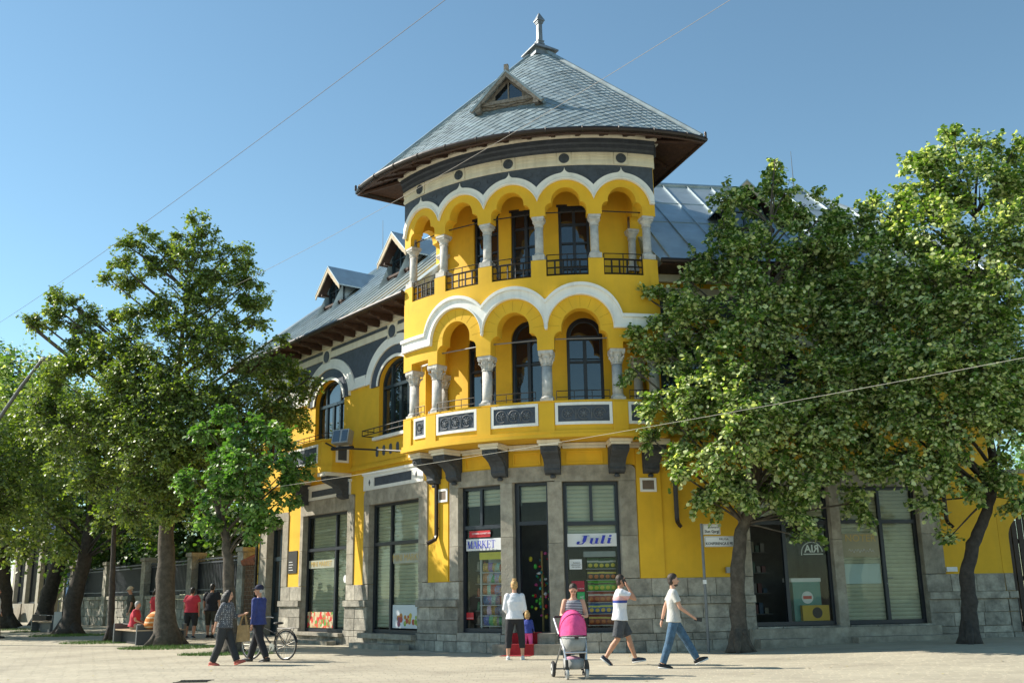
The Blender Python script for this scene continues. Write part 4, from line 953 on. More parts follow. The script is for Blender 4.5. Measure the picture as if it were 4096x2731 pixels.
lt=N('ShaderNodeMath'); lt.operation='LESS_THAN'; lt.inputs[1].default_value=.085; t.links.new(vo.outputs['Distance'],lt.inputs[0]); mk=N('ShaderNodeMath'); mk.operation='MULTIPLY'; mk.inputs[1].default_value=.55; t.links.new(lt.outputs[0],mk.inputs[0])
n2=N('ShaderNodeTexNoise'); n2.inputs['Scale'].default_value=.45; n2.inputs['Detail'].default_value=9; t.links.new(ge.outputs['Position'],n2.inputs['Vector']); m3=N('ShaderNodeMapRange'); m3.inputs[1].default_value=.48; m3.inputs[2].default_value=.66; m3.inputs[4].default_value=.45; t.links.new(n2.outputs[0],m3.inputs[0]); mm=N('ShaderNodeMath'); mm.operation='MAXIMUM'; t.links.new(mk.outputs[0],mm.inputs[0]); t.links.new(m3.outputs[0],mm.inputs[1])
mx=N('ShaderNodeMix'); mx.data_type='RGBA'; t.links.new(mm.outputs[0],mx.inputs[0]); t.links.new(src,mx.inputs[6]); mx.inputs[7].default_value=(.24,.21,.165,1); t.links.new(mx.outputs[2],b_.inputs['Base Color'])
GROUND=struct(mesh_obj('ground',V,F,M_PAV,None,True))
PW,PD=.34,.17
pm=MB(); a,b,c,h=PW/2-.002,PD/2-.002,.003,.012
pm.add([(-a,-b,-.004),(a,-b,-.004),(a,b,-.004),(-a,b,-.004),(-a+c,-b+c,0),(a-c,-b+c,0),(a-c,b-c,0),(-a+c,b-c,0)],[(4,5,6,7),(0,1,5,4),(1,2,6,5),(2,3,7,6),(3,0,4,7)])
PME=bpy.data.meshes.new('paver'); PME.from_pydata(pm.v,[],pm.f); PME.materials.append(M_PVR)
ra=R_(-2.2); ca,sa=math.cos(ra),math.sin(ra); pv=[]
Cc=Vector((CX,CY,0))
for j in range(0,132):
    for i in range(-66,84):
        x0=(i+.5*(j%2)+.2*math.sin(j*1.7))*PW; y0=13.6+j*PD
        x,y=x0*ca-(y0-18)*sa, 18+x0*sa+(y0-18)*ca
        if abs(x)>y*.56+.8: continue
        p=Vector((x,y,0))
        if p.x-CX>0 and (p-Q0).dot(NR)<.14 and (p-Q0).dot(DR)>-.2: continue
        if (p-Cc).length<RG+.14: continue
        if (p-P0).dot(NL)<.14 and (p-P0).dot(DL)>-.3 and y>27: continue
        if y>36: continue
        gx=(gz(x+.1,y)-gz(x-.1,y))/.2; gy=(gz(x,y+.1)-gz(x,y-.1))/.2
        pv.append((y,x,Matrix.Translation((x,y,gz(x,y)+rnd.uniform(0,.0008)))@Matrix(((1,0,0,0),(0,1,0,0),(gx,gy,1,0),(0,0,0,1)))@Matrix.Rotation(ra,4,'Z')@Matrix.Rotation(rnd.gauss(0,.0009),4,'X')))
pv.sort(key=lambda t:t[0]+abs(t[1])*.02)
vis=[q for q in pv if q[0]>15.6]; hid=[q for q in pv if q[0]<=15.6]
for q in vis[:290]: share('paver',PME,q[2],GROUND)
mb=MB()
for q in vis[290:]+hid: mb.add([q[2]@Vector(v) for v in pm.v],pm.f)
o=mb.build('paver_field',M_PVR,GROUND); o['kind']='stuff'
p=on_ground(445,1564); mb=MB()
for k in range(7): mb.box((p.x-.24+.08*k,p.y,.006),(.024,.2,.006))
for k in (-1,1): mb.box((p.x,p.y+k*.22,.0055),(.31,.02,.006))
tag(mb.build('drain_grate',M_IRN),'rectangular iron drain grate set in the paving in the foreground','drain')
# ================================================================ garden wall, fence and far shop on the left
M_FEN=mat('navy_fence_iron',(.008,.012,.022),.5,var=.2)
FW=thing('fence_wall','low grey stone block wall under the iron fence, left of the yellow building','wall',tuple(Lc(-20,0,.2)))
for k,(z0,z1) in enumerate(((0,.42),(.425,.83),(.835,1.24))):
    u=-13.7-(.3 if k%2 else 0)
    mb=MB(); 
    while u>-36:
        w=.85+rnd.random()*.5
        mb=MB(); block(mb,Lc,u-w+.01,u-.01,-.45,-.1+rnd.uniform(-.02,.02),z0+.2,z1+.2,.02); part(mb,'stone_block',M_STB,FW); u-=w
u=-13.7
while u>-36: mb=MB(); block(mb,Lc,u-1.5+.01,u-.01,-.5,-.03,1.445,1.62,.02); part(mb,'coping_stone',M_STN,FW); u-=1.5
mb=MB(); cbox(mb,Lc,-36,-13.6,-.44,-.16,.1,1.44,9); part(mb,'wall_core',M_STN,FW)
PIL=[-13.4,-18.6,-24.4,-30.2,-36.3]
for q,u in enumerate(PIL):
    P=thing('fence_pillar',['square stone fence pillar nearest the yellow building, beside the brick wall','square stone fence pillar behind the two people walking away','square stone fence pillar behind the man in a pale hat','square stone fence pillar behind the slender pole','square stone fence pillar beside the blue door'][q],'pillar',tuple(Lc(u,-.25,.2)),'stone pillars of the iron fence')
    mb=MB(); z=.15
    for k in range(6): block(mb,Lc,u-.27,u+.27,-.52,.03,z,z+.5); z+=.502; part(mb,'pillar_stone',M_STB,P); mb=MB()
    block(mb,Lc,u-.33,u+.33,-.58,.09,z,z+.16); part(mb,'cap_stone',M_STN,P)
for q,(a,b) in enumerate(zip(PIL,PIL[1:])):
    Fe=thing('iron_fence',['navy iron fence panel closest to the yellow building','navy iron fence panel behind the benches and big trunk','navy iron fence panel behind the slender pole','navy iron fence panel next to the blue door'][q],'fence',tuple(Lc((a+b)/2,-.25,1.6)),'iron fence panels on the stone wall')
    u0,u1=b+.28,a-.28; mb=MB()
    for z in (1.78,2.86,3.0): cbox(mb,Lc,u0,u1,-.27,-.23,z,z+.05,9)
    part(mb,'rail',M_GRY if False else mat('grey_blue_rail',(.05,.06,.08),.5,var=.2),Fe)
    mb=MB(); cbox(mb,Lc,u0,u1,-.30,-.285,1.64,2.95,9); part(mb,'backing_sheet',M_FEN,Fe)
    nb=int((u1-u0)/.16)
    for k in range(nb):
        u=u0+(k+.5)*(u1-u0)/nb; mb=MB(); mb.tube([Lc(u,-.25,1.62),Lc(u,-.25,3.05),Lc(u,-.25,3.15)],[.016,.016,.003],4); part(mb,'bar',M_FEN,Fe)
BW=thing('brick_wall','short brown brick wall with a tiled coping beside the yellow building','wall',tuple(Lc(-12.6,0,.2)))
M_BRK=mat('old_brick',(.16,.085,.045),.9,var=.35,scale=6,bump=.4)
for k in range(17):
    u=-13.1+(.11 if k%2 else 0)-.1
    while u<-11.95:
        mb=MB(); block(mb,Lc,max(u,-13.1)+.006,min(u+.24,-11.92)-.006,-.3,-.05+rnd.uniform(-.006,.006),.2+k*.15+.006,.2+(k+1)*.15-.006,.006); part(mb,'brick',M_BRK,BW); u+=.25
mb=MB(); cbox(mb,Lc,-13.1,-11.92,-.3,-.075,.15,2.74,9); part(mb,'wall_core',M_STN,BW)
for k in range(6):
    u=-13.1+.2*k; mb=MB(); mb.tube([Lc(u+.1,.12,2.72),Lc(u+.1,-.4,2.95)],.11,8); part(mb,'coping_tile',mat('clay_tile',(.28,.10,.05),.85,var=.3,scale=5),BW)
# house in the garden behind the fence
GH=thing('garden_house','dim grey-brown house in the garden behind the iron fence','house',tuple(Lc(-24,-15,.2)))
M_GH=mat('dim_plaster',(.13,.115,.095),.9,var=.25,scale=2)
mb=MB(); cbox(mb,Lc,-44,-15,-22,-13,.2,8.0,9); part(mb,'wall',M_GH,GH)
mb=MB(); dprof(mb,Lc,-44.6,-14.4,[(-12.4,8.0),(-17.5,11.2),(-22.6,8.0)],99); part(mb,'roof',mat('dark_clay_roof',(.14,.06,.04),.85,var=.3),GH)
for k in range(9):
    u=-42.5+3.1*k
    for z in (1.6,5.0):
        mb=MB(); rim(mb,Lc,u,u+1.1,z,z+1.7,.09,-12.998,-12.93); w=part(mb,'window',M_STN,GH); mb=MB(); strip(mb,Lc,[u+.09,u+1.01],z+.09,z+1.61,-12.99,-12.97); part(mb,'pane',M_GLD,w)
# far shop
FS=thing('far_shop','pale shopfront with a blue and white sign, far left behind the trees','shop',tuple(Lc(-43,0,.2)))
mb=MB(); cbox(mb,Lc,-50,-38.5,-6,-.35,.2,6.5,9); part(mb,'wall',mat('dusty_plaster',(.30,.27,.21),.85,var=.2),FS)
for u in (-49.7,-46.6,-43.4,-40.2): mb=MB(); cbox(mb,Lc,u-.3,u+.3,-.349,.05,.2,5.2,9); part(mb,'shop_pillar',MATS['dusty_plaster'],FS)
for a,b in ((-49.4,-46.9),(-46.3,-43.7),(-43.1,-40.5)):
    mb=MB(); rim(mb,Lc,a,b,1.3,5.0,.1,-.3,-.2); w=part(mb,'shop_window',M_FRM,FS); mb=MB(); strip(mb,Lc,[a+.1,b-.1],1.4,4.9,-.26,-.25); part(mb,'pane',M_GLD,w)
    mb=MB(); cbox(mb,Lc,a,b,-.34,.1,.2,1.3,9); part(mb,'window_base',MATS['dusty_plaster'],FS)
mb=MB(); cbox(mb,Lc,-49.8,-40,-.2,.15,5.25,6.1,9); sg=part(mb,'shop_sign',mat('sign_blue',(.03,.05,.35),.5),FS)
for k in range(9):
    mb=MB(); u=-49.3+1.0*k; mb.tube([Lc(u+.28*math.cos(t),.17,5.68+.25*math.sin(t)) for t in [q*.7 for q in range(7+k%3)]],.06,5); part(mb,'sign_letter',M_WIT,sg)
BDr=thing('blue_door','weathered blue double door beside the far shop','door',tuple(Lc(-37.4,0,.2)))
mb=MB(); cbox(mb,Lc,-38.3,-36.7,-.35,-.25,.2,3.2,9); part(mb,'door_leaf',mat('blue_door_paint',(.02,.07,.17),.6,var=.3),BDr)
mb=MB(); rim(mb,Lc,-38.4,-36.6,.15,3.3,.12,-.3,-.15); part(mb,'door_frame',M_STN,BDr)
# car far left
CR=thing('parked_car','white car parked far left beside the pale shop','car',tuple(Lc(-47.5,1.6,.2)))
Cq=lambda u,d,z:Lc(-47.5+u,1.6+d,z+.2)
mb=MB(); dprof(mb,lambda u,d,z:Cq(d,u,z),-.8,.8,[(-2,.35),(-2,.75),(-1.7,.9),(-.9,.95),(-.45,1.42),(1.1,1.45),(1.75,.95),(2,.85),(2,.35)],9); part(mb,'car_body',mat('car_white',(.7,.72,.75),.25,var=0),CR)
mb=MB(); dprof(mb,lambda u,d,z:Cq(d,u,z),-.815,.815,[(-.75,.98),(-.42,1.36),(1.0,1.38),(1.45,.98)],9); part(mb,'car_window',M_GLD,CR)
for x in (-1.25,1.25):
    for y in (-.72,.72):
        mb=MB(); mb.tube([Cq(x,y-.1,.32),Cq(x,y+.1,.32)],.32,14); part(mb,'wheel',M_IRN,CR)
for y in (-.6,.6): mb=MB(); mb.ell(Cq(1.98,y,.68),(.08,.12,.08)); part(mb,'headlight',M_WIT,CR)
# ================================================================ trees
def leafmat(name,front,back,trans,hue=.35):
    m=bpy.data.materials.new(name); m.use_nodes=True; t=m.node_tree; t.nodes.clear(); N=t.nodes.new; Lk=t.links.new
    o=N('ShaderNodeOutputMaterial'); ge=N('ShaderNodeNewGeometry'); at_=N('ShaderNodeAttribute'); at_.attribute_name='tint'
    mx=N('ShaderNodeMix'); mx.data_type='RGBA'; mx.inputs[6].default_value=(*front,1); mx.inputs[7].default_value=(*back,1); Lk(ge.outputs['Backfacing'],mx.inputs[0])
    hs=N('ShaderNodeHueSaturation'); Lk(mx.outputs[2],hs.inputs['Color'])
    v=N('ShaderNodeMapRange'); v.inputs[3].default_value=.5; v.inputs[4].default_value=1.45; Lk(at_.outputs['Fac'],v.inputs[0]); Lk(v.outputs[0],hs.inputs['Value'])
    h=N('ShaderNodeMapRange'); h.inputs[3].default_value=.520; h.inputs[4].default_value=.484; Lk(at_.outputs['Fac'],h.inputs[0]); Lk(h.outputs[0],hs.inputs['Hue'])
    b=N('ShaderNodeBsdfPrincipled'); b.inputs['Roughness'].default_value=.48; b.inputs['Specular IOR Level'].default_value=.45; Lk(hs.outputs[0],b.inputs['Base Color'])
    tr=N('ShaderNodeBsdfTranslucent'); mt=N('ShaderNodeMix'); mt.data_type='RGBA'; mt.blend_type='MULTIPLY'; mt.inputs[0].default_value=1; mt.inputs[7].default_value=(*trans,1); Lk(hs.outputs[0],mt.inputs[6]); Lk(mt.outputs[2],tr.inputs[0])
    ms=N('ShaderNodeAddShader'); Lk(b.outputs[0],ms.inputs[0]); Lk(tr.outputs[0],ms.inputs[1]); Lk(ms.outputs[0],o.inputs[0])
    return m
LF_R=leafmat('silver_linden_leaf',(.066,.118,.020),(.35,.38,.20),(1.15,1.2,.38))
LF_L=leafmat('linden_leaf',(.076,.118,.019),(.16,.20,.065),(1.3,1.25,.4))
LF_G=leafmat('young_linden_leaf',(.060,.126,.022),(.14,.21,.07),(1.0,1.2,.4))
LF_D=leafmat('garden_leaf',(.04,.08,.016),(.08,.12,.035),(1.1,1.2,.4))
M_BARK=mat('grey_bark',(.088,.073,.057),.95,var=.35,scale=7,bump=1.0,bscale=14,stain=((.06,.05,.04),5,.52))
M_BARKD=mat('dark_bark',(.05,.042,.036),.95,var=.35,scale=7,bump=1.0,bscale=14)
def leaves(name,P,T,Nn,S,m,parent):
    k=len(P); B=np.cross(Nn,T); S=S[:,None]; rg=np.random.default_rng(k)
    sh=[(0,0,0),(.44,.26,.10),(.40,.66,.09),(0,1.02,-.06),(-.40,.66,.09),(-.44,.26,.10)]
    V=np.empty((k,6,3)); 
    for i,(a,b,c) in enumerate(sh): V[:,i]=P+S*(a*B+b*T+c*Nn)
    V=V.reshape(-1,3)-np.array(ORG[parent])
    idx=np.arange(k)[:,None]*6; Fq=np.concatenate([idx+np.array([[0,1,2,3]]),idx+np.array([[0,3,4,5]])],1).reshape(-1)
    me=bpy.data.meshes.new(name); me.vertices.add(6*k); me.vertices.foreach_set('co',V.reshape(-1)); me.loops.add(8*k); me.loops.foreach_set('vertex_index',Fq.astype(np.int32))
    me.polygons.add(2*k); me.polygons.foreach_set('loop_start',np.arange(0,8*k,4,dtype=np.int32)); me.polygons.foreach_set('loop_total',np.full(2*k,4,dtype=np.int32))
    at_=me.attributes.new('tint','FLOAT','POINT'); at_.data.foreach_set('value',np.repeat(np.clip(rg.normal(.42,.2,k),0,1),6).astype(np.float32))
    me.update(calc_edges=True); me.materials.append(m)
    o=bpy.data.objects.new(name,me); COL.objects.link(o); o.parent=parent
    return o
def unit(a): return a/np.maximum(1e-6,np.linalg.norm(a,axis=-1,keepdims=True))
def tree(name,label,base,stem,rad,blobs,lm,bark,size=.1,dens=150,seed=1,group=None,twiglen=.55,lpt=9,droop=.35,flare=1.6,twigs=True,taper=.7,fork=2.6,flip=.12):
    rg=np.random.default_rng(seed); T=thing(name,label,'tree',tuple(base),group); rr=random.Random(seed)
    mb=MB(); st=[Vector(base)-Z3*.05]+[Vector(p) for p in stem]; rs=[rad*flare]+[max(.03,rad*(1-(i+1)/(len(stem)+.6))**taper) for i in range(len(stem))]
    pts=[];rds=[]
    for i in range(len(st)-1):
        for q in range(5):
            t=q/5; p=st[i].lerp(st[i+1],t); r=rs[i]+(rs[i+1]-rs[i])*(t if i else 1-(1-t)**3)
            p=p+Vector((rr.uniform(-1,1),rr.uniform(-1,1),0))*rad*.08; pts.append(p); rds.append(r*rr.uniform(.94,1.07))
    pts.append(st[-1]); rds.append(rs[-1]); mb.tube(pts,rds,12)
    for k in range(5):
        th=rr.uniform(0,6.28); d=Vector((math.cos(th),math.sin(th),0)); b0=Vector(base)
        mb.tube([b0+d*rad*.5+Z3*.5,b0+d*rad*1.25+Z3*.12,b0+d*rad*2.1-Z3*.05],[rad*.5,rad*.42,rad*.12],7)
    top=[p for p in pts if p.z>base[2]+fork]
    LP=[];LT=[];LN=[];LS=[]; tw=MB()
    for (c,r) in blobs:
        c=Vector(c); hd=lambda p:math.hypot(p.x-c.x,p.y-c.y)
        aa=min(top,key=lambda p:abs(p.z-(c.z-.75*hd(p)-.3))+.15*hd(p)); L=(c-aa).length
        m1=aa.lerp(c,.45)+Vector((rr.uniform(-.1,.1),rr.uniform(-.1,.1),-.04*L if L>.8 else 0))*1.0+Z3*.06*L
        r0=min(rad*.4,.012+.011*L+.01*r); mb.tube([aa,aa.lerp(m1,.5)+Z3*.02*L,m1,c.lerp(m1,.4),c],[r0,r0*.85,r0*.7,r0*.5,r0*.3],6)
        n=int(dens*(r*r+.14*r))+5
        mS=max(3,int(9*r*r)+3); SD=unit(rg.normal(size=(mS,3))); SC_=SD*(r*(.45+.42*rg.random(mS)))[:,None]*np.array([1,1,.85])
        wt=rg.random(mS)**1.3+.15; pk=rg.choice(mS,n,p=wt/wt.sum()); D=SD[pk]
        Sx=np.array(c)+SC_[pk]+rg.normal(size=(n,3))*(.13*r+.03)-D*.12*r
        dr=unit(D*.9+rg.normal(size=(n,3))*.5+np.array([0,0,.15])); ln=twiglen*(.55+.8*rg.random(n))*min(1.25,max(.55,r))
        for i in range(n):
            s=Sx[i]; d=dr[i]; l=ln[i]; e=s+d*l+np.array([0,0,-droop*l*.35])
            mid=s+d*l*.5+np.array([0,0,.04*l])
            if twigs: tw.tube([s,mid,e],[.008,.006,.003],3,False)
            k=max(3,int(lpt*(.6+.8*rg.random()))); t=np.linspace(.12,1,k)[:,None]
            pp=(1-t)**2*s+2*t*(1-t)*mid+t*t*e
            sd=np.cross(d,[0,0,1.0]); sd=sd/max(1e-3,np.linalg.norm(sd)); sgn=np.where(np.arange(k)%2==0,1,-1)[:,None]
            tv=unit(sd*sgn*.8+d*.55+np.array([0,0,-droop])+rg.normal(size=(k,3))*.35)
            up=np.array([0,0,1.0])*.8+d*.15; nn=up+rg.normal(size=(k,3))*.42; nn=nn-(nn*tv).sum(1,keepdims=True)*tv
            nn=nn*np.where(rg.random(k)<flip,-1,1)[:,None]; LP.append(pp+tv*.03); LT.append(tv); LN.append(unit(nn)); LS.append(size*(.65+.6*rg.random(k)))
    part_=mb.build('trunk',bark,T,True)
    if twigs: tw.build('twigs',bark,T)
    leaves('crown',np.concatenate(LP),np.concatenate(LT),np.concatenate(LN),np.concatenate(LS),lm,T)
    return T
def bl(Y,L): return [(at(x,y,Y+dy),r) for x,y,dy,r in L]
YR=25.45; b0=on_ground(1698,1497)
tree('linden_tree','silver linden at the right with its pale trunk beside the street sign',b0,[at(1697,1400,25.45),at(1694,1300,25.4),at(1702,1220,25.4),at(1735,1140,25.3),at(1745,1000,25.2),at(1755,850,25.1),at(1762,700,25.1),at(1770,520,25.2)],.21,
 bl(YR,[(1775,425,0.1,.34),(1781,365,.1,.16),(1700,475,.1,.40),(1832,500,.3,.42),(1640,600,-.2,.5),(1735,590,-.5,.75),(1850,605,.1,.7),(1575,640,-.1,.35),(1525,690,0,.3),(1610,740,-.8,.75),(1735,740,-1.2,.95),(1860,745,-.5,.9),(1535,820,-.5,.6),(1478,775,-.2,.26),(1460,850,-.4,.25),(1620,880,-1.1,.85),(1740,880,-1.5,1.0),(1880,880,-.8,.95),(1510,930,-.8,.42),(1565,985,-1.1,.62),(1680,1000,-1.5,.9),(1800,1010,-1.3,.9),(1920,980,-.7,.85),(1545,1075,-.9,.4),(1645,1090,-.9,.55),(1780,1105,-.9,.65),(1880,1110,-1.0,.6),(1835,1185,-.9,.3),(1855,1235,-.9,.2),(1950,1080,-.4,.7),(1995,890,0,.8),(1985,1150,-.2,.4),(1655,1165,-.1,.24),(1600,1130,-.6,.26),(1500,1010,-.7,.25),(1700,660,-1.0,.7),(1800,670,-.9,.7),(1650,820,-1.3,.6),(1670,545,.1,.5),(1765,500,.2,.45),(1880,550,.3,.5),(1905,650,.2,.75),(1935,770,0,.85),(1905,480,.3,.25),(1480,680,.1,.25),(1575,900,-.9,.6),(1560,740,-.4,.5),(1700,950,-1.8,.8),(1860,960,-1.3,.8),(1720,1120,-.9,.5),(1850,470,.3,.42),(1900,530,.4,.5),(1685,450,.3,.34),(1935,610,.4,.5),(1640,530,.3,.4),(1805,440,.2,.3),(1590,590,.2,.35)]),
 LF_R,M_BARK,.104,235,11,'street lindens on the right',.6,12,fork=2.9,flip=.33)
b0=on_ground(2228,1477); Y2=b0.y
tree('linden_tree','silver linden at the right edge with a dark crooked trunk',b0,[at(2226,1380,Y2),at(2222,1310,Y2),at(2235,1250,Y2),at(2262,1190,Y2),at(2285,1110,Y2),at(2270,950,Y2),at(2250,750,Y2),at(2240,500,Y2)],.2,
 bl(Y2,[(2185,315,0,.3),(2170,350,0,.35),(2255,335,.2,.35),(2325,350,.1,.45),(2150,420,-.2,.7),(2250,430,-.5,.8),(2345,450,-.3,.85),(2065,480,0,.55),(2150,530,-.8,.9),(2280,560,-1.2,1.0),(1990,560,.1,.45),(2050,620,-.6,.85),(2170,670,-1.5,1.0),(2300,690,-1.6,1.0),(1950,640,.2,.45),(2000,750,-.4,.75),(2100,790,-1.2,1.0),(2220,830,-1.8,1.0),(2345,830,-1.4,.9),(2060,920,-.8,.85),(2170,960,-1.5,.9),(2300,960,-1.4,.8),(2000,1000,-.2,.5),(2085,1060,-.7,.7),(2195,1080,-1.0,.6),(2140,1150,-.6,.35),(2325,1080,-.8,.45),(2260,1110,-.6,.4),(2345,1150,-.4,.3),(2430,600,-.5,1.0),(2440,850,-.6,1.0),(2420,420,-.2,.8),(2180,1235,-.3,.14),(2350,960,-.9,.5),(1930,720,.3,.75),(1915,570,.4,.35),(1960,860,.1,.85),(2010,480,.2,.35),(2100,440,0,.5),(2020,680,-.2,.8),(2120,880,-1.2,.8),(2240,720,-1.7,.8),(2000,930,0,.6),(2130,1010,-1.0,.6),(2270,880,-1.6,.8),(1965,510,.3,.4),(1940,600,.3,.45),(2110,380,.1,.4),(2030,540,0,.5)]),
 LF_R,M_BARKD,.104,235,12,'street lindens on the right',.6,12,fork=3.4,flip=.33)
b0=on_ground(382,1480); YT=b0.y
tree('linden_tree','tall linden at the left with a bare airy top and a stout trunk',b0,[at(380,1350,YT),at(381,1240,YT),at(388,1120,YT),at(395,1000,YT),at(405,880,YT),at(420,760,YT),at(440,620,YT)],.34,
 bl(YT,[(60,742,.1,.2),(120,700,0,.34),(205,720,0,.34),(150,735,0,.4),(210,790,0,.5),(270,600,.1,.34),(310,575,.1,.34),(355,585,.1,.4),(520,590,.1,.42),(585,640,.2,.36),(610,700,.2,.36),(575,700,.1,.4),(458,505,0,.26),(425,535,.2,.28),(478,545,-.1,.38),(545,570,.1,.30),(565,600,.2,.34),(330,548,.1,.34),(288,560,.2,.26),(378,562,.1,.3),(412,605,-.3,.6),(500,625,-.3,.65),(300,630,.1,.55),(255,645,.2,.32),(555,665,.2,.5),(400,690,-.6,.75),(480,715,-.5,.8),(330,720,-.4,.65),(130,675,0,.36),(175,700,0,.3),(95,742,0,.26),(70,745,.1,.16),(165,770,-.1,.5),(240,735,0,.45),(255,820,-.6,.75),(370,800,-1.1,.85),(490,820,-1.2,.9),(590,740,.1,.4),(640,770,.2,.26),(590,835,-.6,.75),(655,850,.0,.5),(700,895,.2,.35),(715,865,.2,.22),(600,930,-.7,.8),(680,950,.2,.5),(480,940,-1.8,1.05),(360,920,-1.8,1.0),(245,920,-1.3,1.0),(150,880,-.5,.75),(140,970,-.7,.9),(250,1020,-1.4,1.0),(360,1030,-2,1.0),(470,1050,-1.8,.9),(560,1020,-1,.8),(640,1000,.2,.5),(330,1110,-1.4,.8),(430,1110,-1.4,.7),(230,1110,-.9,.7),(200,830,-.2,.6),(310,790,-.7,.7),(440,770,-.8,.7),(540,760,-.2,.6),(300,880,-1.4,.9),(420,870,-1.6,.9),(540,890,-1.2,.8),(660,900,.0,.5),(100,920,-.4,.7),(200,970,-1.2,.9),(300,980,-1.8,.9),(420,1000,-2.1,.9),(540,960,-1.4,.8),(350,620,.1,.45),(450,640,-.3,.6),(460,575,0,.45),(180,1060,-.8,.8),(290,1170,-1,.6),(380,1160,-1.2,.6),(395,1000,-2.3,.85),(405,900,-2.0,.75),(385,1090,-1.9,.75),(440,990,-2.2,.8),(340,960,-2.1,.8),(420,1170,-1.5,.5),(330,850,-1.5,.7)]),
 LF_L,M_BARK,.092,235,13,'street trees on the left',.6,11,taper=1.0,fork=3.6)
b0=on_ground(532,1499); YT=b0.y
tree('linden_tree','low bushy bright green linden in front of the left shopfront',b0,[at(528,1400,YT),at(524,1300,YT),at(520,1240,YT),at(500,1160,YT),at(510,1080,YT),at(540,1000,YT)],.2,
 bl(YT,[(520,965,0,.36),(475,985,0,.3),(565,990,-.3,.5),(620,1000,-.2,.5),(660,1030,0,.36),(505,1050,-.6,.55),(570,1075,-.9,.65),(640,1095,-.5,.5),(445,1100,-.2,.34),(505,1135,-.8,.55),(590,1150,-.7,.55),(660,1135,-.1,.3),(690,1070,.1,.26),(475,1190,-.4,.3),(570,1210,-.4,.32),(620,1190,-.3,.3),(420,1130,0,.22)]),
 LF_G,M_BARK,.115,330,14,'street trees on the left',.45,8)
b0=on_ground(157,1456); YT=b0.y
tree('linden_tree','leaning linden between the two benches on the left',b0,[at(168,1380,YT),at(190,1300,YT),at(205,1220,YT),at(215,1140,YT),at(215,1040,YT)],.36,
 bl(YT,[(170,930,.3,.9),(80,970,.2,.9),(240,960,.3,.8),(205,1000,0,1.0),(120,1050,0,1.1),(285,1080,0,1.0),(200,1130,-1.2,1.2),(315,1150,-.6,.85),(100,1170,-.8,.95),(240,1215,-.8,.8),(330,1225,-.3,.55),(150,1240,-.8,.6),(60,1100,0,.9),(380,1160,-.6,.5)]),
 LF_L,M_BARKD,.135,100,15,'street trees on the left',.8,9)
b0=on_ground(98,1434); YT=b0.y
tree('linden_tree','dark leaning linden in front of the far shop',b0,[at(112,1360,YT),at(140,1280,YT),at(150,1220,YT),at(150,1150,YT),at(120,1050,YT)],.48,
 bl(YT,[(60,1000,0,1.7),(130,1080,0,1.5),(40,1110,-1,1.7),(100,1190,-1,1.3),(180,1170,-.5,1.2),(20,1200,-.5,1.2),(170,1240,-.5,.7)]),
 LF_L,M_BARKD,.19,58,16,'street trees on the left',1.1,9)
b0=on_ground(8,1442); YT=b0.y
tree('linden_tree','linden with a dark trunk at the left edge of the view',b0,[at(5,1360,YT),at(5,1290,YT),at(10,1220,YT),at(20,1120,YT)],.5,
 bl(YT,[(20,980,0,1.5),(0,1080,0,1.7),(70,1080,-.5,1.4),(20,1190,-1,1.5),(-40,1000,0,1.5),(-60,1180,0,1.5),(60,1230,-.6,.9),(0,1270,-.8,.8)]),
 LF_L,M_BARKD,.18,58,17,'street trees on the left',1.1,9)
b0=on_ground(-130,1462); YT=b0.y  # tree added to deepen the fence shade; its crown also fills the left edge
tree('linden_tree','linden just outside the left edge, only its crown reaching into view',b0,[at(-128,1360,YT),at(-126,1260,YT),at(-126,1160,YT),at(-126,1020,YT)],.4,
 bl(YT,[(-130,960,0,1.5),(-60,1010,0,1.2),(-10,1040,0,.9),(-60,1110,-.6,1.3),(-150,1100,0,1.6),(0,1140,-.4,.8),(-60,1200,-.5,1.0),(-200,1020,0,1.5),(-230,1140,0,1.4),(-150,1210,-.4,1.0)]),
 LF_L,M_BARKD,.14,85,19,'street trees on the left',.9,9)
for q,(vx,vy,lab) in enumerate(((-75,1452,'unseen linden added for shade beyond the left edge, nearer the benches'),(-190,1440,'unseen linden added for shade beyond the left edge, nearer the far shop'))):  # out-of-view lindens added to throw more canopy shade on the fence
    b0=on_ground(vx,vy); YT=b0.y
    tree('linden_tree',lab,b0,[b0+Z3*1.8,b0+Z3*3.2,b0+Z3*5,b0+Z3*8],.42,[(b0+Vector((rnd.uniform(-3,3),rnd.uniform(-3,3),rnd.uniform(4,9))),rnd.uniform(1.2,1.7)) for k in range(13)],LF_L,M_BARKD,.17,38,50+q,'street trees on the left',1.0,9)
b0=on_ground(253,1471); YT=b0.y
tree('young_tree','slender straight young tree beside the bench on the left',b0,[at(256,1380,YT),at(259,1290,YT),at(263,1200,YT),at(270,1120,YT)],.13,
 bl(YT,[(270,1110,0,.6),(300,1170,.1,.5),(245,1180,0,.45),(290,1060,.2,.6)]),LF_L,M_BARKD,.12,140,18,'street trees on the left',.6,9,flare=1.15)
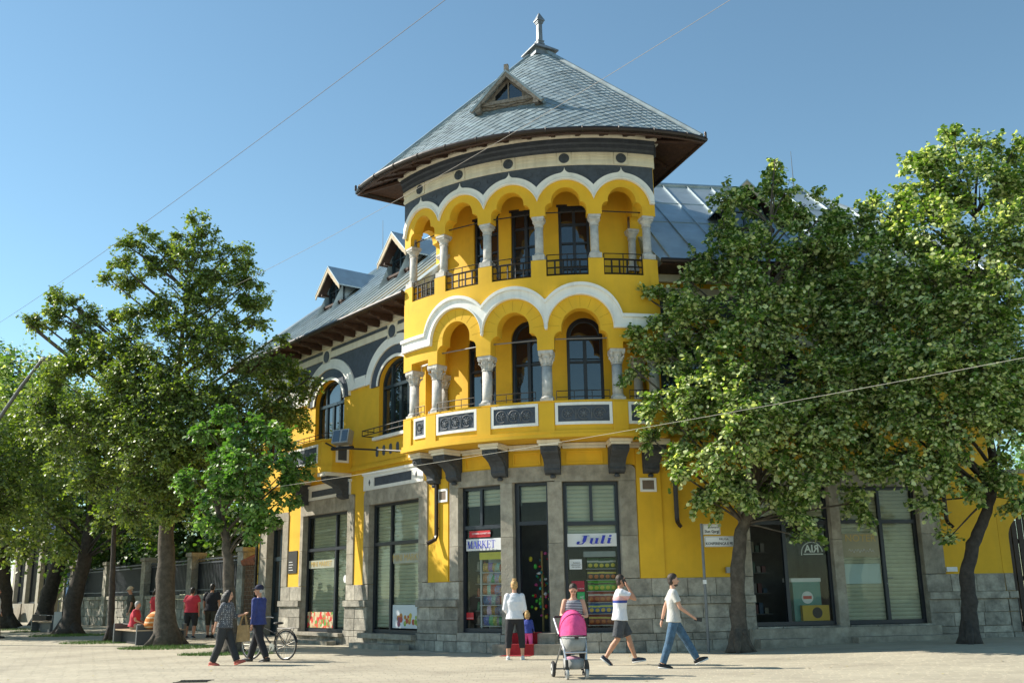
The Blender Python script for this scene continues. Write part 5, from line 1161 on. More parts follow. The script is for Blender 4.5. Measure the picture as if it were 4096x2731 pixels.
for q,(x,Y,lab,B) in enumerate(((620,44,'dark leafy garden tree behind the iron fence, nearest the yellow building',[(560,1290,1,.9),(600,1300,0,.7),(530,1240,1,1.2),(590,1210,0,1.3),(640,1130,1,1.5),(560,1150,0,1.2),(575,1270,0,.8),(610,1250,0,.8)]),
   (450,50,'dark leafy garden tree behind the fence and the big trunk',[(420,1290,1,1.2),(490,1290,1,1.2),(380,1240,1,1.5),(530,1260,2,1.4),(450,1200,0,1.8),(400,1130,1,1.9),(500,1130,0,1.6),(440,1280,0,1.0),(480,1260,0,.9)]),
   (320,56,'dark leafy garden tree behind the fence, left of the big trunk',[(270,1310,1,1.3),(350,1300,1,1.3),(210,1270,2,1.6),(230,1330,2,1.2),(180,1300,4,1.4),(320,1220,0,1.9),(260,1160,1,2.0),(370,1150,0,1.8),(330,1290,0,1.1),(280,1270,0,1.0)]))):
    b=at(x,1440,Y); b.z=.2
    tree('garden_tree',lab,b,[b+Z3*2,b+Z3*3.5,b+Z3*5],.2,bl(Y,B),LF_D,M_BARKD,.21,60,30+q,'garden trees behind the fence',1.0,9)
b=at(60,1430,80); b.z=.2
tree('garden_tree','tall pale green tree rising far left behind the street lamp',b,[b+Z3*4,b+Z3*9,b+Z3*14],.4,bl(80,[(40,860,0,1.6),(100,840,0,.9),(60,960,0,3.0),(130,930,0,2.2),(0,950,0,2.6),(30,1070,0,3),(120,1050,0,2.5)]),LF_R,M_BARKD,.36,34,41,None,1.6,8)
b=at(-15,1430,95); b.z=.2
tree('conifer_tree','dark conifer top at the far left edge',b,[b+Z3*8,b+Z3*16,b+Z3*24],.4,bl(95,[(0,830,0,1.2),(-10,870,0,1.8),(8,900,0,1.6),(-20,950,0,2.5)]),LF_D,M_BARKD,.3,40,42,None,1.5,9)
# distant tree through the gap at the right edge
b=at(2350,1440,60); b.z=0
tree('garden_tree','pale green tree beyond the yellow garden wall at the right edge',b,[b+Z3*4,b+Z3*7],.25,bl(60,[(2345,1060,0,1.5),(2400,1000,0,2.0),(2330,1100,0,1.0)]),LF_G,M_BARKD,.25,25,43,None,1.2,8)
# grass at the tree feet
M_GRS=mat('grass_blade',(.10,.19,.03),.7,var=.3,scale=20)
def grass(vx,vy,rx,ry,n,lab):
    c=on_ground(vx,vy); mb=MB()
    for k in range(n):
        a=rnd.uniform(0,6.28); q=math.sqrt(rnd.random()); x,y=c.x+rx*q*math.cos(a),c.y+ry*q*math.sin(a); z=gz(x,y); h=rnd.uniform(.03,.09); d=rnd.uniform(0,6.28); w=.008
        mb.add([(x-w*math.cos(d),y-w*math.sin(d),z),(x+w*math.cos(d),y+w*math.sin(d),z),(x+rnd.uniform(-.03,.03),y+rnd.uniform(-.03,.03),z+h)],[(0,1,2)])
    o=mb.build('grass_patch',M_GRS); o['kind']='stuff'; tag(o,lab,'grass')
grass(385,1487,1.5,.8,2600,'grass around the stout linden trunk on the left'); grass(520,1502,1.3,.6,2200,'grass around the bushy linden behind the walking couple'); grass(165,1459,1.6,.8,1800,'grass around the leaning linden between the benches'); grass(235,1474,1.4,.7,1600,'grass around the slender young tree'); grass(72,1450,.9,.6,700,'small grass patch by the far bench'); grass(20,1446,1.5,.8,1000,'grass by the trunk at the left edge')
# ================================================================ people
BAKE=[]
M_SK=mat('skin',(.56,.30,.20),.55,var=.06,scale=8); M_SKT=mat('tanned_skin',(.48,.24,.15),.55,var=.06,scale=8)
M_HB=mat('dark_brown_hair',(.035,.022,.015),.5,var=.4,scale=40,bump=.6,bscale=90); M_HK=mat('black_hair',(.012,.011,.011),.45,var=.4,scale=40,bump=.6,bscale=90)
M_HY=mat('blond_hair',(.50,.30,.11),.5,var=.4,scale=30,bump=.6,bscale=90); M_HG=mat('grey_hair',(.42,.41,.40),.6,var=.3,scale=30,bump=.5)
M_EYE=mat('eye_dark',(.02,.015,.012),.3,var=0); M_LIP=mat('lip',(.40,.13,.11),.5,var=0)
def cloth(name,c,var=.12,bump=.9): return mat(name,c,.85,var=var,scale=9,bump=bump,bscale=11)
def banded(name,bands,base):       # garment print: horizontal bands by height (object z)
    m=cloth(name,base,.03); t=m.node_tree; b=t.nodes['Principled BSDF']; N=t.nodes.new
    tc=N('ShaderNodeTexCoord'); sp=N('ShaderNodeSeparateXYZ'); t.links.new(tc.outputs['Object'],sp.inputs[0])
    mr=N('ShaderNodeMapRange'); mr.inputs[1].default_value=0; mr.inputs[2].default_value=2; t.links.new(sp.outputs[2],mr.inputs[0])
    r=N('ShaderNodeValToRGB'); r.color_ramp.interpolation='CONSTANT'; r.color_ramp.elements[0].color=(*base,1); r.color_ramp.elements[0].position=0
    r.color_ramp.elements.remove(r.color_ramp.elements[1])
    for z,c in bands: e=r.color_ramp.elements.new(z/2); e.color=(*c,1)
    t.links.new(mr.outputs[0],r.inputs[0]); t.links.new(r.outputs[0],b.inputs['Base Color']); return m
def striped(name,c1,c2,scale):
    m=cloth(name,c1,.03); t=m.node_tree; b=t.nodes['Principled BSDF']; N=t.nodes.new
    tc=N('ShaderNodeTexCoord'); w=N('ShaderNodeTexWave'); w.bands_direction='Z'; w.inputs['Scale'].default_value=scale; w.inputs['Distortion'].default_value=.2; t.links.new(tc.outputs['Object'],w.inputs['Vector'])
    r=N('ShaderNodeValToRGB'); r.color_ramp.interpolation='CONSTANT'; r.color_ramp.elements[0].color=(*c1,1); r.color_ramp.elements[1].color=(*c2,1); r.color_ramp.elements[1].position=.62
    t.links.new(w.outputs[1],r.inputs[0]); t.links.new(r.outputs[0],b.inputs['Base Color']); return m
def dotted(name,c1,c2,scale):
    m=cloth(name,c1,.03); t=m.node_tree; b=t.nodes['Principled BSDF']; N=t.nodes.new
    tc=N('ShaderNodeTexCoord'); w=N('ShaderNodeTexVoronoi'); w.inputs['Scale'].default_value=scale; w.inputs['Randomness'].default_value=.35; t.links.new(tc.outputs['Object'],w.inputs['Vector'])
    r=N('ShaderNodeValToRGB'); r.color_ramp.interpolation='CONSTANT'; r.color_ramp.elements[0].color=(*c2,1); r.color_ramp.elements[1].color=(*c1,1); r.color_ramp.elements[1].position=.30
    t.links.new(w.outputs['Distance'],r.inputs[0]); t.links.new(r.outputs[0],b.inputs['Base Color']); return m
def limb(mb,pts,rs,n=10,cut=False):
    P=[Vector(p) for p in pts]
    mb.tube(P,rs,n)
    for p,r in list(zip(P,rs))[:-1 if cut else None]: mb.ell(p,(r,r,r),10,7)
def ringloft(mb,rings,n=18,M=None):      # rings: (center, half depth x, half width y)
    V=[];F=[];m=len(rings)
    for c,a,b in rings:
        for j in range(n): th=2*math.pi*j/n; q=Vector((a*math.cos(th),b*math.sin(th),0)); V.append(Vector(c)+(M@q if M is not None else q))
    for i in range(m-1):
        for j in range(n): F.append((i*n+j,i*n+(j+1)%n,(i+1)*n+(j+1)%n,(i+1)*n+j))
    F.append(tuple(range(n-1,-1,-1))); F.append(tuple((m-1)*n+j for j in range(n))); mb.add(V,F)
def rem(o,vox,sm=4,disp=0):
    r=o.modifiers.new('r','REMESH'); r.mode='VOXEL'; r.voxel_size=vox; r.use_smooth_shade=True
    s=o.modifiers.new('s','SMOOTH'); s.factor=.5; s.iterations=sm
    BAKE.append(o)
def nrm(v): return Vector(v).normalized()
def person(label,pos,yaw,H,legs,arms,top,bottom,shoe,hair,skin=None,lean=0,headpitch=0,headyaw=0,vox=.012,build=1.0,fem=False,sleeve=.45,leglen=1.0,loose=.02,group=None,name='person',seat=None,hips=None,neckline=.0):
    skin=skin or M_SK; k=H/1.75; W=build
    T=thing(name,label,'person',tuple(pos),group); Tm=Matrix.Translation(Vector(pos))@Matrix.Rotation(R_(yaw),4,'Z')
    la=R_(lean); lv=Vector((math.sin(la),0,math.cos(la))); fv=Vector((math.cos(la),0,-math.sin(la)))
    thigh,shin=.43*k,.42*k; upper,fore=.295*k,.25*k
    hipw=(.085 if not fem else .09)*k*W; shw=(.185 if not fem else .16)*k*(.5+.5*W)
    pel=Vector((0,0,0)); FJ=[]
    for sgn,(td,sd,fp) in zip((1,-1),legs):
        h=pel+Vector((0,sgn*hipw,0)); kn=h+nrm(td)*thigh; an=kn+nrm(sd)*shin; FJ.append([h,kn,an,fp,sgn])
    low=min(min(an.z-.075*k, (an+Vector((math.cos(R_(fp))*.15*k,0,math.sin(R_(fp))*.15*k)) ).z-.06*k) for h,kn,an,fp,s in FJ)
    dz=-low if seat is None else seat-pel.z
    off=Vector((0,0,dz)); pel=pel+off
    for j in FJ: j[0]=j[0]+off; j[1]=j[1]+off; j[2]=j[2]+off
    waist=pel+lv*.16*k; chest=pel+lv*.36*k; sh=pel+lv*.50*k; nk=pel+lv*.56*k; hd=nk+nrm(lv+fv*.12)*.155*k
    SH=[sh+Vector((0,s*shw,0))-lv*.015*k for s in (1,-1)]
    AJ=[]
    for s,S,(ud,fd,curl) in zip((1,-1),SH,arms):
        e=S+nrm(ud)*upper; w=e+nrm(fd)*fore; AJ.append((S,e,w,nrm(fd),s,curl))
    Ml=Matrix.Rotation(la,3,'Y')
    mb=MB()
    b=W*k
    ringloft(mb,[(pel-lv*.1*k,.07*b,.10*b),(pel-lv*.02*k,.105*b,.165*b if fem else .155*b),(waist,.09*b,.125*b if fem else .145*b),(chest,.115*b,.16*b if fem else .175*b),(sh-lv*.02*k,.085*b,.15*b),(sh+lv*.03*k,.06*b,.09*b),(nk,.05*k,.055*k),(nk+lv*.06*k,.048*k,.05*k)],18,Ml)
    for h,kn,an,fp,s in FJ:
        limb(mb,[h,h.lerp(kn,.5),kn],[.088*b,.076*b,.056*k]); limb(mb,[kn,kn.lerp(an,.35)+Vector((-.012*k,0,0)),an],[.054*k,.056*b,.036*k])
        fd=Vector((math.cos(R_(fp)),0,math.sin(R_(fp)))); limb(mb,[an-Z3*.02*k-fd*.03*k,an+fd*.08*k-Z3*.035*k,an+fd*.15*k-Z3*.045*k],[.035*k,.032*k,.024*k])
    for S,e,w,fd,s,curl in AJ:
        limb(mb,[S,S.lerp(e,.5),e],[.056*b,.047*b,.038*k]); limb(mb,[e,e.lerp(w,.35),w],[.039*k,.037*k,.026*k])
        # hand: palm, four fingers, thumb
        side=Vector((0,1,0)) if abs(fd.y)<.8 else Vector((1,0,0)); nn=fd.cross(side); 
        nn=nn.normalized() if nn.length>.1 else Vector((1,0,0)); ac=fd.cross(nn).normalized()
        cd=Vector(curl) if curl else nn*.25
        pc=w+fd*.045*k; mb.ell(pc,(.03*k,.03*k,.03*k),8,6); limb(mb,[w+fd*.02*k,w+fd*.085*k],[.026*k,.029*k])
        for q in range(4):
            o_=(q-1.5)*.0175*k; b0=w+fd*.085*k+ac*o_; L=[.062,.072,.068,.054][q]*k
            d1=(fd+cd*.5).normalized(); d2=(fd+cd*1.8).normalized(); limb(mb,[b0,b0+d1*L*.5,b0+d1*L*.5+d2*L*.5],[.0095*k,.0088*k,.0078*k],6)
        b0=w+fd*.035*k-ac*.026*k; t1=(fd*.7-ac*.7+cd*.3).normalized(); limb(mb,[b0,b0+t1*.03*k,b0+t1*.03*k+(fd+cd*.6).normalized()*.03*k],[.0115*k,.0105*k,.0085*k],6)
    # head
    Mh=Matrix.Rotation(R_(headyaw),3,'Z')@Matrix.Rotation(R_(headpitch)+la*.4,3,'Y')
    hh=.118*k*(1 if H>1.2 else 1.0); 
    if H<1.2: hh=.118*H/1.75*1.45
    q=hh/.118
    hp=lambda x,y,z: hd+Mh@Vector((x*q,y*q,z*q))
    mb.ell(hp(-.005,0,.02),(.092*q,.076*q,.10*q),16,12,Mh); mb.ell(hp(.018,0,-.045),(.066*q,.058*q,.066*q),12,10,Mh); mb.ell(hp(.055,0,-.082),(.028*q,.03*q,.026*q),8,6,Mh)
    limb(mb,[hp(.082,0,.018),hp(.098,0,-.008),hp(.106,0,-.022)],[.009*q,.012*q,.016*q],8)
    for s in (1,-1): mb.ell(hp(-.005,s*.077,-.005),(.022*q,.010*q,.032*q),8,6,Mh); mb.ell(hp(.074,s*.03,.034),(.014*q,.024*q,.008*q),8,6,Mh)
    limb(mb,[nk-lv*.02*k,hp(-.015,0,-.07)],[.052*k,.05*k])
    def out(mbx,nm,m,par=T,v=None,smn=4):
        P=[Tm@Vector(p) for p in mbx.v]; o=mesh_obj(nm,[tuple(p) for p in P],mbx.f,m,par,True)
        if v: rem(o,v,smn)
        return o
    body=out(mb,'body',skin,T,vox,3)
    f=MB()
    for s in (1,-1): f.ell(hp(.080,s*.031,.012),(.008*q,.014*q,.007*q),8,6,Mh)
    out(f,'eye',M_EYE,body); f=MB(); f.ell(hp(.083,0,-.052),(.007*q,.024*q,.007*q),8,6,Mh); out(f,'mouth',M_LIP,body)
    f=MB()
    for s in (1,-1): f.ell(hp(.082,s*.031,.032),(.006*q,.02*q,.004*q),8,6,Mh)
    out(f,'eyebrow',hair[0],body)
    # hair
    hm,style=hair[:2]; h=MB()
    if style!='cap' and style!='hat':
        h.ell(hp(-.022,0,.04),(.094*q,.084*q,.098*q),16,12,Mh); h.ell(hp(-.045,0,-.015),(.062*q,.078*q,.085*q),12,10,Mh)
        if style=='bun': h.ell(hp(-.05,0,.135),(.045*q,.05*q,.035*q),10,8,Mh); [limb(h,[hp(-.05,0,.14),hp(-.06+.03*math.cos(t),.06*math.sin(t),.165)],[.014*q,.006*q],6) for t in (0,.9,1.8,2.7,3.6,4.5,5.4)]
        if style=='pony': limb(h,[hp(-.1,0,.03),hp(-.135,.02,-.02),hp(-.12,.03,-.12)],[.03*q,.036*q,.016*q])
        if style=='long':
            for t in range(16):
                a=.9+4.5*t/15; x,y=math.cos(a)*.085-.02,math.sin(a)*.088; rr=rnd.uniform
                limb(h,[hp(x*.9,y*.9,.06),hp(x*1.12-.01,y*1.15,-.02+rr(-.01,.01)),hp(x*1.2-.03,y*1.2,-.12+rr(-.02,.02)),hp(x*1.1-.04+rr(-.02,.02),y*1.1,-.19+rr(-.03,.03))],[.03*q,.034*q,.03*q,.014*q],7)
        if style=='side': h.ell(hp(-.01,0,.075),(.085*q,.078*q,.065*q),12,8,Mh)
    else:
        h.ell(hp(-.035,0,-.005),(.07*q,.08*q,.06*q),12,10,Mh)
    out(h,'hair',hm,T,.011*max(.7,q),2)
    if style in('cap','hat'):
        h=MB(); cm=hair[2] if len(hair)>2 else hm
        h.ell(hp(-.012,0,.062),(.105*q,.092*q,.085*q),16,10,Mh)
        if style=='cap': h.ell(hp(.105,0,.045),(.075*q,.07*q,.010*q),14,6,Mh)
        else: h.ell(hp(0,0,.045),(.165*q,.15*q,.012*q),18,6,Mh)
        out(h,style if style=='hat' else 'cap',cm,T,.010,2)
    # shirt
    if top:
        s_=MB(); g=loose
        hem=-.06 if not fem else -.03
        ringloft(s_,[(pel+lv*hem*k,.132*b+g*1.3,.186*b+g*1.2),(pel+lv*.04*k,.116*b+g*1.2,.166*b+g*1.1),(waist,.10*b+g*1.2,.145*b+g),(chest,.118*b+g,.18*b+g*.8),(sh-lv*.03*k,.09*b+g*.8,.155*b+g*.6),(sh+lv*.035*k,.065*b+g*.4,.095*b+g*.3),(nk+lv*(.0+neckline)*k,.055*k,.062*k)],20,Ml)
        if sleeve>0:
            for S,e,w,fd,sg,_ in AJ:
                if sleeve<=.6: limb(s_,[S+Vector((0,-sg*.012,0)),S.lerp(e,sleeve*.6),S.lerp(e,sleeve*1.5)],[.066*b+g*.4,.060*b+g*.5,.060*b+g*.8],12,True)
                else:
                    t=min(1,(sleeve-.5)*2); limb(s_,[S,S.lerp(e,.5),e,e.lerp(w,t*.5),e.lerp(w,t)],[.064*b+g*.35,.052*b+g*.5,.043*b+g*.45,.041*k+g*.4,.034*k+g*.4],12,True)
        out(s_,'shirt',top,T,vox*.95,3)
    if bottom:
        p_=MB(); g=loose
        ringloft(p_,[(pel-lv*.13*k,.085*b,.13*b),(pel-lv*.03*k,.11*b+g*.5,.168*b+g*.4),(pel+lv*.015*k,.09*b+g*.2,.14*b+g*.2)],18,Ml)
        for h,kn,an,fp,sg in FJ:
            if leglen<=.5: 
                e=h.lerp(kn,leglen*1.9); limb(p_,[h,h.lerp(e,.5),e],[.092*b+g*.6,.085*b+g,.084*b+g*1.2],14,True)
            else:
                t=(leglen-.5)*2; limb(p_,[h,h.lerp(kn,.5),kn,kn.lerp(an,t*.4),kn.lerp(an,t*.97)],[.092*b+g*.6,.08*b+g*.8,.068*k+g*.7,.064*k+g*.8,.050*k+g*.9],12,True)
        out(p_,'trousers',bottom,T,vox*.95,3)
    if shoe:
        for h,kn,an,fp,sg in FJ:
            x=MB(); fd=Vector((math.cos(R_(fp)),0,math.sin(R_(fp)))); upv=Vector((-math.sin(R_(fp)),0,math.cos(R_(fp))))
            limb(x,[an-fd*.045*k-upv*.03*k,an+fd*.05*k-upv*.035*k,an+fd*.13*k-upv*.05*k,an+fd*.175*k-upv*.055*k],[.046*k,.047*k,.042*k,.03*k]); sh_=out(x,'shoe',shoe[0],T,.011,2)
            x=MB(); c=an+fd*.06*k-upv*.072*k; x.box(c,(.135*k,.042*k,.012*k),Matrix.Rotation(-R_(fp),3,'Y')); out(x,'sole',shoe[1],sh_)
    T['_dummy']=0; del T['_dummy']
    return T,dict(Tm=Tm,AJ=AJ,FJ=FJ,hd=hd,hp=hp,sh=sh,pel=pel,k=k)
def held(P,name,label,cat,mb,m,sub=()):
    o=mesh_obj(name,[tuple(P['Tm']@Vector(p)) for p in mb.v],mb.f,m); return tag(o,label,cat)
D=lambda a,o=0: (math.sin(R_(a)),o,-math.cos(R_(a)))       # direction: swing a forward of straight down
C_BLKP=cloth('black_trousers',(.018,.018,.022)); C_JEAN=cloth('blue_jeans',(.055,.115,.19),.35); C_WHT=cloth('white_cotton',(.70,.70,.74),.04); C_GRYT=cloth('pale_grey_cotton',(.50,.49,.46),.05)
C_SHO=cloth('charcoal_shorts',(.055,.06,.07),.2); M_SHN=mat('navy_shoe',(.02,.028,.05),.6,var=.2); M_SOL=mat('white_sole',(.65,.65,.63),.6,var=.05); M_SHB=mat('black_shoe',(.016,.015,.016),.5,var=.2); M_COR=mat('coral_shoe',(.48,.10,.07),.55,var=.1); M_SHW=mat('white_shoe',(.65,.66,.66),.6,var=.05)
C_BLU=cloth('blue_shirt_cloth',(.035,.05,.19),.15); C_RED=cloth('crimson_cotton',(.50,.035,.06),.1); C_DRK=cloth('dark_navy_cotton',(.012,.014,.022)); C_OLV=cloth('olive_cotton',(.05,.045,.03)); C_BEI=cloth('beige_cotton',(.36,.30,.21))
PA=(Vector((0,0,0)))
# man with phone at the ear
stp=banded('banded_shirt',[(1.245,(.035,.06,.28)),(1.30,(.62,.36,.36)),(1.385,(.70,.70,.74))],(.70,.70,.74))
p=on_ground(1428,1526)
_,A=person('person in a banded white shirt and shorts walking right, phone at the ear',p,2,1.83,
 [((.42,0,-.95),(.30,0,-.95),8),((-.18,0,-1),(-.62,0,-.85),-38)],
 [((-.30,.18,-1),(.0,.05,-1),(.2,-.3,0)),((.85,-.12,-.42),(-.50,.10,.92),(-.2,.4,.2))],stp,C_SHO,(M_SHN,M_SOL),(M_HB,'short'),M_SKT,lean=3,sleeve=.42,leglen=.48,loose=.022,build=1.08,vox=.0145)
S,e,w,fd,_,_=A['AJ'][1]; c=w+fd*.10; mb=MB(); mb.box(c+Vector((-.02,.03,.02)),(.036,.006,.075),Matrix.Rotation(-.45,3,'Y')); held(A,'mobile_phone','black mobile phone held to the ear of the banded-shirt walker','phone',mb,M_BLK)
S,e,w,fd,_,_=A['AJ'][0]; mb=MB(); mb.tube([w+fd*.14+Vector((0,0,.0)),w+fd*.16+Vector((-.10,0,.0))],[.016,.01],6); mb.ell(w+fd*.15,(.02,.012,.02),8,6); held(A,'car_key','small bunch of dark keys in the lowered hand of the banded-shirt walker','keys',mb,M_BLK)
# man in jeans
p=on_ground(1553,1533)
PJ,A=person('bearded person in pale grey T-shirt and jeans striding right, phone in hand',p,0,1.84,
 [((.52,0,-.88),(.50,0,-.90),22),((-.28,0,-1),(-.36,0,-1),-8)],
 [((-.48,.14,-1),(-.30,-.05,-1),(.25,-.2,0)),((.35,-.1,-1),(.85,.05,-.62),(0,.4,-.4))],C_GRYT,C_JEAN,(M_SHB,M_SOL),(M_HB,'side'),M_SK,lean=1,sleeve=.42,leglen=1.0,loose=.017,build=.95,vox=.0145)
S,e,w,fd,_,_=A['AJ'][1]; c=w+fd*.13; mb=MB(); mb.box(c+Vector((.03,.0,.0)),(.075,.006,.036),Matrix.Rotation(.15,3,'Y')); held(A,'mobile_phone','black mobile phone carried low by the walker in jeans','phone',mb,M_BLK)
S,e,w,fd,_,_=A['AJ'][0]; mb=MB(); mb.tube([w-fd*.01,w+fd*.012],.034,10); held(A,'wristwatch','black watch on the trailing wrist of the walker in jeans','watch',mb,M_BLK)
mb=MB(); hp=A['hp']; mb.ell(hp(.022,0,-.086),(.068,.052,.034),14,10)
o=mesh_obj('beard',[tuple(A['Tm']@Vector(q)) for q in mb.v],mb.f,M_HB,PJ,True)
# woman in white top, seen from behind
p=on_ground(1184,1514); p.z=0
person('person with a blond bun, white top and black leggings seen from behind',p,92,1.76,
 [((.02,.13,-1),(-.03,.04,-1),0),((.02,-.13,-1),(-.03,-.04,-1),0)],
 [((-.02,.24,-1),(.80,-.20,-.25),None),((-.02,-.24,-1),(.80,.20,-.25),None)],C_WHT,C_BLKP,(M_SHW,M_SOL),(M_HY,'bun'),M_SK,lean=2,headpitch=8,sleeve=.98,leglen=.80,loose=.020,fem=True,build=1.06,vox=.0145)
# child
p=on_ground(1213,1503); p.z=0.012
person('small child in a blue top and pink leggings standing on the red carpet',p,70,.98,
 [((.02,.08,-1),(0,.02,-1),0),((.02,-.08,-1),(0,-.02,-1),0)],
 [((.1,.2,-1),(.5,0,-.8),None),((.25,-.2,-1),(.6,.1,-.5),None)],cloth('royal_blue_cotton',(.03,.05,.26)),cloth('pink_cotton',(.68,.10,.30)),(mat('pink_shoe',(.55,.25,.35),.6),M_SOL),(M_HY,'bun'),M_SK,sleeve=.95,leglen=1.0,loose=.014,fem=True,build=1.12,vox=.008)
# mother behind the stroller
p=on_ground(1322,1549); p.z=0
tank=striped('striped_tank',(.025,.025,.06),(.60,.60,.62),11)
_,A=person('person in a navy striped tank top looking down at a phone behind the pink stroller',p,-92,1.64,
 [((.0,.12,-1),(-.02,.05,-1),0),((.04,-.12,-1),(-.04,-.05,-1),0)],
 [((.22,.30,-1),(.85,-.62,-.05),(-.2,-.4,.4)),((.22,-.30,-1),(.85,.55,.1),(-.2,.4,.4))],tank,C_BLKP,(M_SHB,M_SHB),(M_HB,'pony'),M_SK,lean=8,headpitch=32,sleeve=0,leglen=1.0,loose=.018,fem=True,build=1.14,vox=.0145,neckline=-.07)
S,e,w,fd,_,_=A['AJ'][0]; mb=MB(); mb.box(w+fd*.11+Vector((0,-.02,.03)),(.012,.036,.07),Matrix.Rotation(.5,3,'Y')); held(A,'mobile_phone','dark mobile phone held in front of the striped tank top','phone',mb,M_BLK)
# couple on the left
dots=dotted('dotted_blouse',(.085,.09,.105),(.42,.42,.44),26)
p=on_ground(512,1527); p.z=0
_,A=person('person with long black curly hair in a grey dotted blouse and coral shoes walking right',p,-12,1.68,
 [((.34,0,-1),(.42,0,-.95),16),((-.16,0,-1),(-.42,0,-1),-4)],
 [((.35,.15,-1),(.75,-.05,.2),(0,-.4,.2)),((-.42,-.25,-1),(-.22,-.05,-1),None)],dots,cloth('dark_grey_trousers',(.028,.03,.034)),(M_COR,M_COR),(M_HK,'long'),M_SK,lean=4,headpitch=6,sleeve=.72,leglen=1.0,loose=.034,fem=True,build=1.08,vox=.0145)
mb=MB(); c=A['AJ'][0][2]; Bq=lambda u,d,z:Vector((c.x+u,c.y+.02+d,c.z+z))
mb.hexa([Bq(-.15,-.05,-.62),Bq(.15,-.06,-.60),Bq(.15,.06,-.60),Bq(-.15,.05,-.62),Bq(-.13,-.03,-.25),Bq(.13,-.03,-.24),Bq(.13,.03,-.24),Bq(-.13,.03,-.25)])
o=held(A,'tote_bag','tan tote bag carried by the dark-haired walker','bag',mb,cloth('tan_canvas',(.40,.26,.12),.15))
for s in (-1,1):
    mb=MB(); mb.tube([Bq(-.09,s*.03,-.25),Bq(-.02,s*.02,-.02),Bq(.02,s*.02,.02),Bq(.09,s*.03,-.25)],.009,6); ORG[o]=Vector((0,0,0)); h=mesh_obj('strap',[tuple(A['Tm']@Vector(q)) for q in mb.v],mb.f,MATS['tan_canvas'],o)
p=on_ground(590,1519); p.z=0
_,A=person('older person in a dark blue shirt and navy cap walking left beside a bicycle',p,163,1.79,
 [((-.30,0,-1),(-.46,0,-1),-6),((.30,0,-1),(.30,0,-.98),8)],
 [((-.05,.16,-1),(.12,.02,-1),None),((.20,-.2,-1),(.75,-.1,-.30),None)],C_BLU,cloth('dark_suit_trousers',(.016,.017,.023)),(M_SHB,M_SHB),(M_HG,'cap',cloth('navy_cap',(.016,.018,.045))),M_SKT,lean=1,headyaw=25,sleeve=.99,leglen=1.0,loose=.026,build=1.08,vox=.0145)
# background people
p=on_ground(436,1465)
person('person in a crimson T-shirt and dark shorts walking away by the fence',p,84,1.68,[((.1,.1,-1),(-.04,0,-1),0),((-.06,-.1,-1),(-.2,0,-1),-8)],[((.0,.3,-1),(.15,.0,-1),None),((.0,-.3,-1),(.1,0,-1),None)],C_RED,cloth('dark_grey_shorts',(.02,.02,.022)),(M_SHN,M_SOL),(M_HK,'short'),M_SKT,sleeve=.4,leglen=.56,loose=.03,fem=True,build=1.3,vox=.018)
p=on_ground(482,1463)
person('person in dark navy clothes walking away beside the crimson T-shirt',p,84,1.80,[((.2,.08,-1),(.1,0,-1),0),((-.1,-.08,-1),(-.35,0,-1),-12)],[((.1,.25,-1),(.2,.0,-1),None),((-.1,-.25,-1),(.05,0,-1),None)],C_DRK,C_OLV,(M_SHB,M_SHB),(M_HK,'short'),M_SKT,sleeve=.45,leglen=.62,loose=.03,build=1.2,vox=.018)
p=on_ground(297,1462)
person('person in an olive shirt, beige trousers and pale hat standing behind the bench',p,215,1.74,[((.15,.05,-1),(.1,0,-1),0),((-.1,-.05,-1),(-.2,0,-1),-4)],[((.1,.2,-1),(.3,0,-1),None),((-.1,-.2,-1),(.2,0,-1),None)],C_OLV,C_BEI,(M_SHB,M_SHB),(M_HG,'hat',cloth('straw_hat',(.52,.42,.28))),M_SKT,lean=6,headpitch=12,sleeve=.45,leglen=1.0,loose=.03,build=1.0,vox=.018)
# benches, bin
M_BN=mat('dark_bench_panel',(.035,.036,.038),.6,var=.15); M_BS=mat('bench_wood',(.40,.29,.19),.7,var=.2,scale=9,bump=.3); M_BE=mat('grey_bench_end',(.12,.125,.13),.55,metal=.3)
def bench(label,a,b,c,hh=.62,name='bench'):      # a-b front edge, c far end of the second arm
    a,b,c=[Vector((q.x,q.y,gz(q.x,q.y))) for q in (a,b,c)]; B=thing(name,label,'bench',tuple((a+b)/2),'dark street benches')
    ex=(b-a).normalized(); ey=Vector((-ex.y,ex.x,0)); L=(b-a).length; z0=a.z
    X=lambda u,d,z:a+ex*u+ey*d+Z3*z
    for u in (0,L-.07): mb=MB(); cbox(mb,X,u,u+.07,0,.55,0,hh,9); part(mb,'end_panel',M_BE,B)
    mb=MB(); cbox(mb,X,.07,L-.07,.25,.30,0,.40,9); part(mb,'support_panel',M_BN,B)
    for k in range(4): mb=MB(); cbox(mb,X,.07,L-.07,.02+.13*k,.14+.13*k,.41,.45,9); part(mb,'seat_slat',M_BS,B)
    e2=(c-b).normalized(); f2=Vector((-e2.y,e2.x,0)); L2=(c-b).length; Y=lambda u,d,z:b+e2*u+f2*d+Z3*z
    mb=MB(); cbox(mb,Y,.01,L2,.0,.05,0,.42,9); part(mb,'support_panel',M_BN,B)
    for k in range(4): mb=MB(); cbox(mb,Y,.01,L2,.0+.13*k,.12+.13*k,.425,.465,9); part(mb,'seat_slat',M_BS,B)
    mb=MB(); cbox(mb,Y,L2-.07,L2,0.001,.52,0,hh,9); part(mb,'end_panel',M_BE,B)
    mb=MB(); mb.tube([X(.035,.27,hh-.02),X(L-.035,.27,hh-.02)],.012,6); part(mb,'rail',M_BE,B)
    return X,Y
X1,Y1=bench('dark street bench in front of the stout linden, with the orange bag on it',on_ground(258,1475),on_ground(312,1481),on_ground(420,1478))
bench('dark street bench further left beside the metal bin',on_ground(70,1450),on_ground(117,1455),on_ground(160,1448),.7)
sp=X1(.85,.30,0)
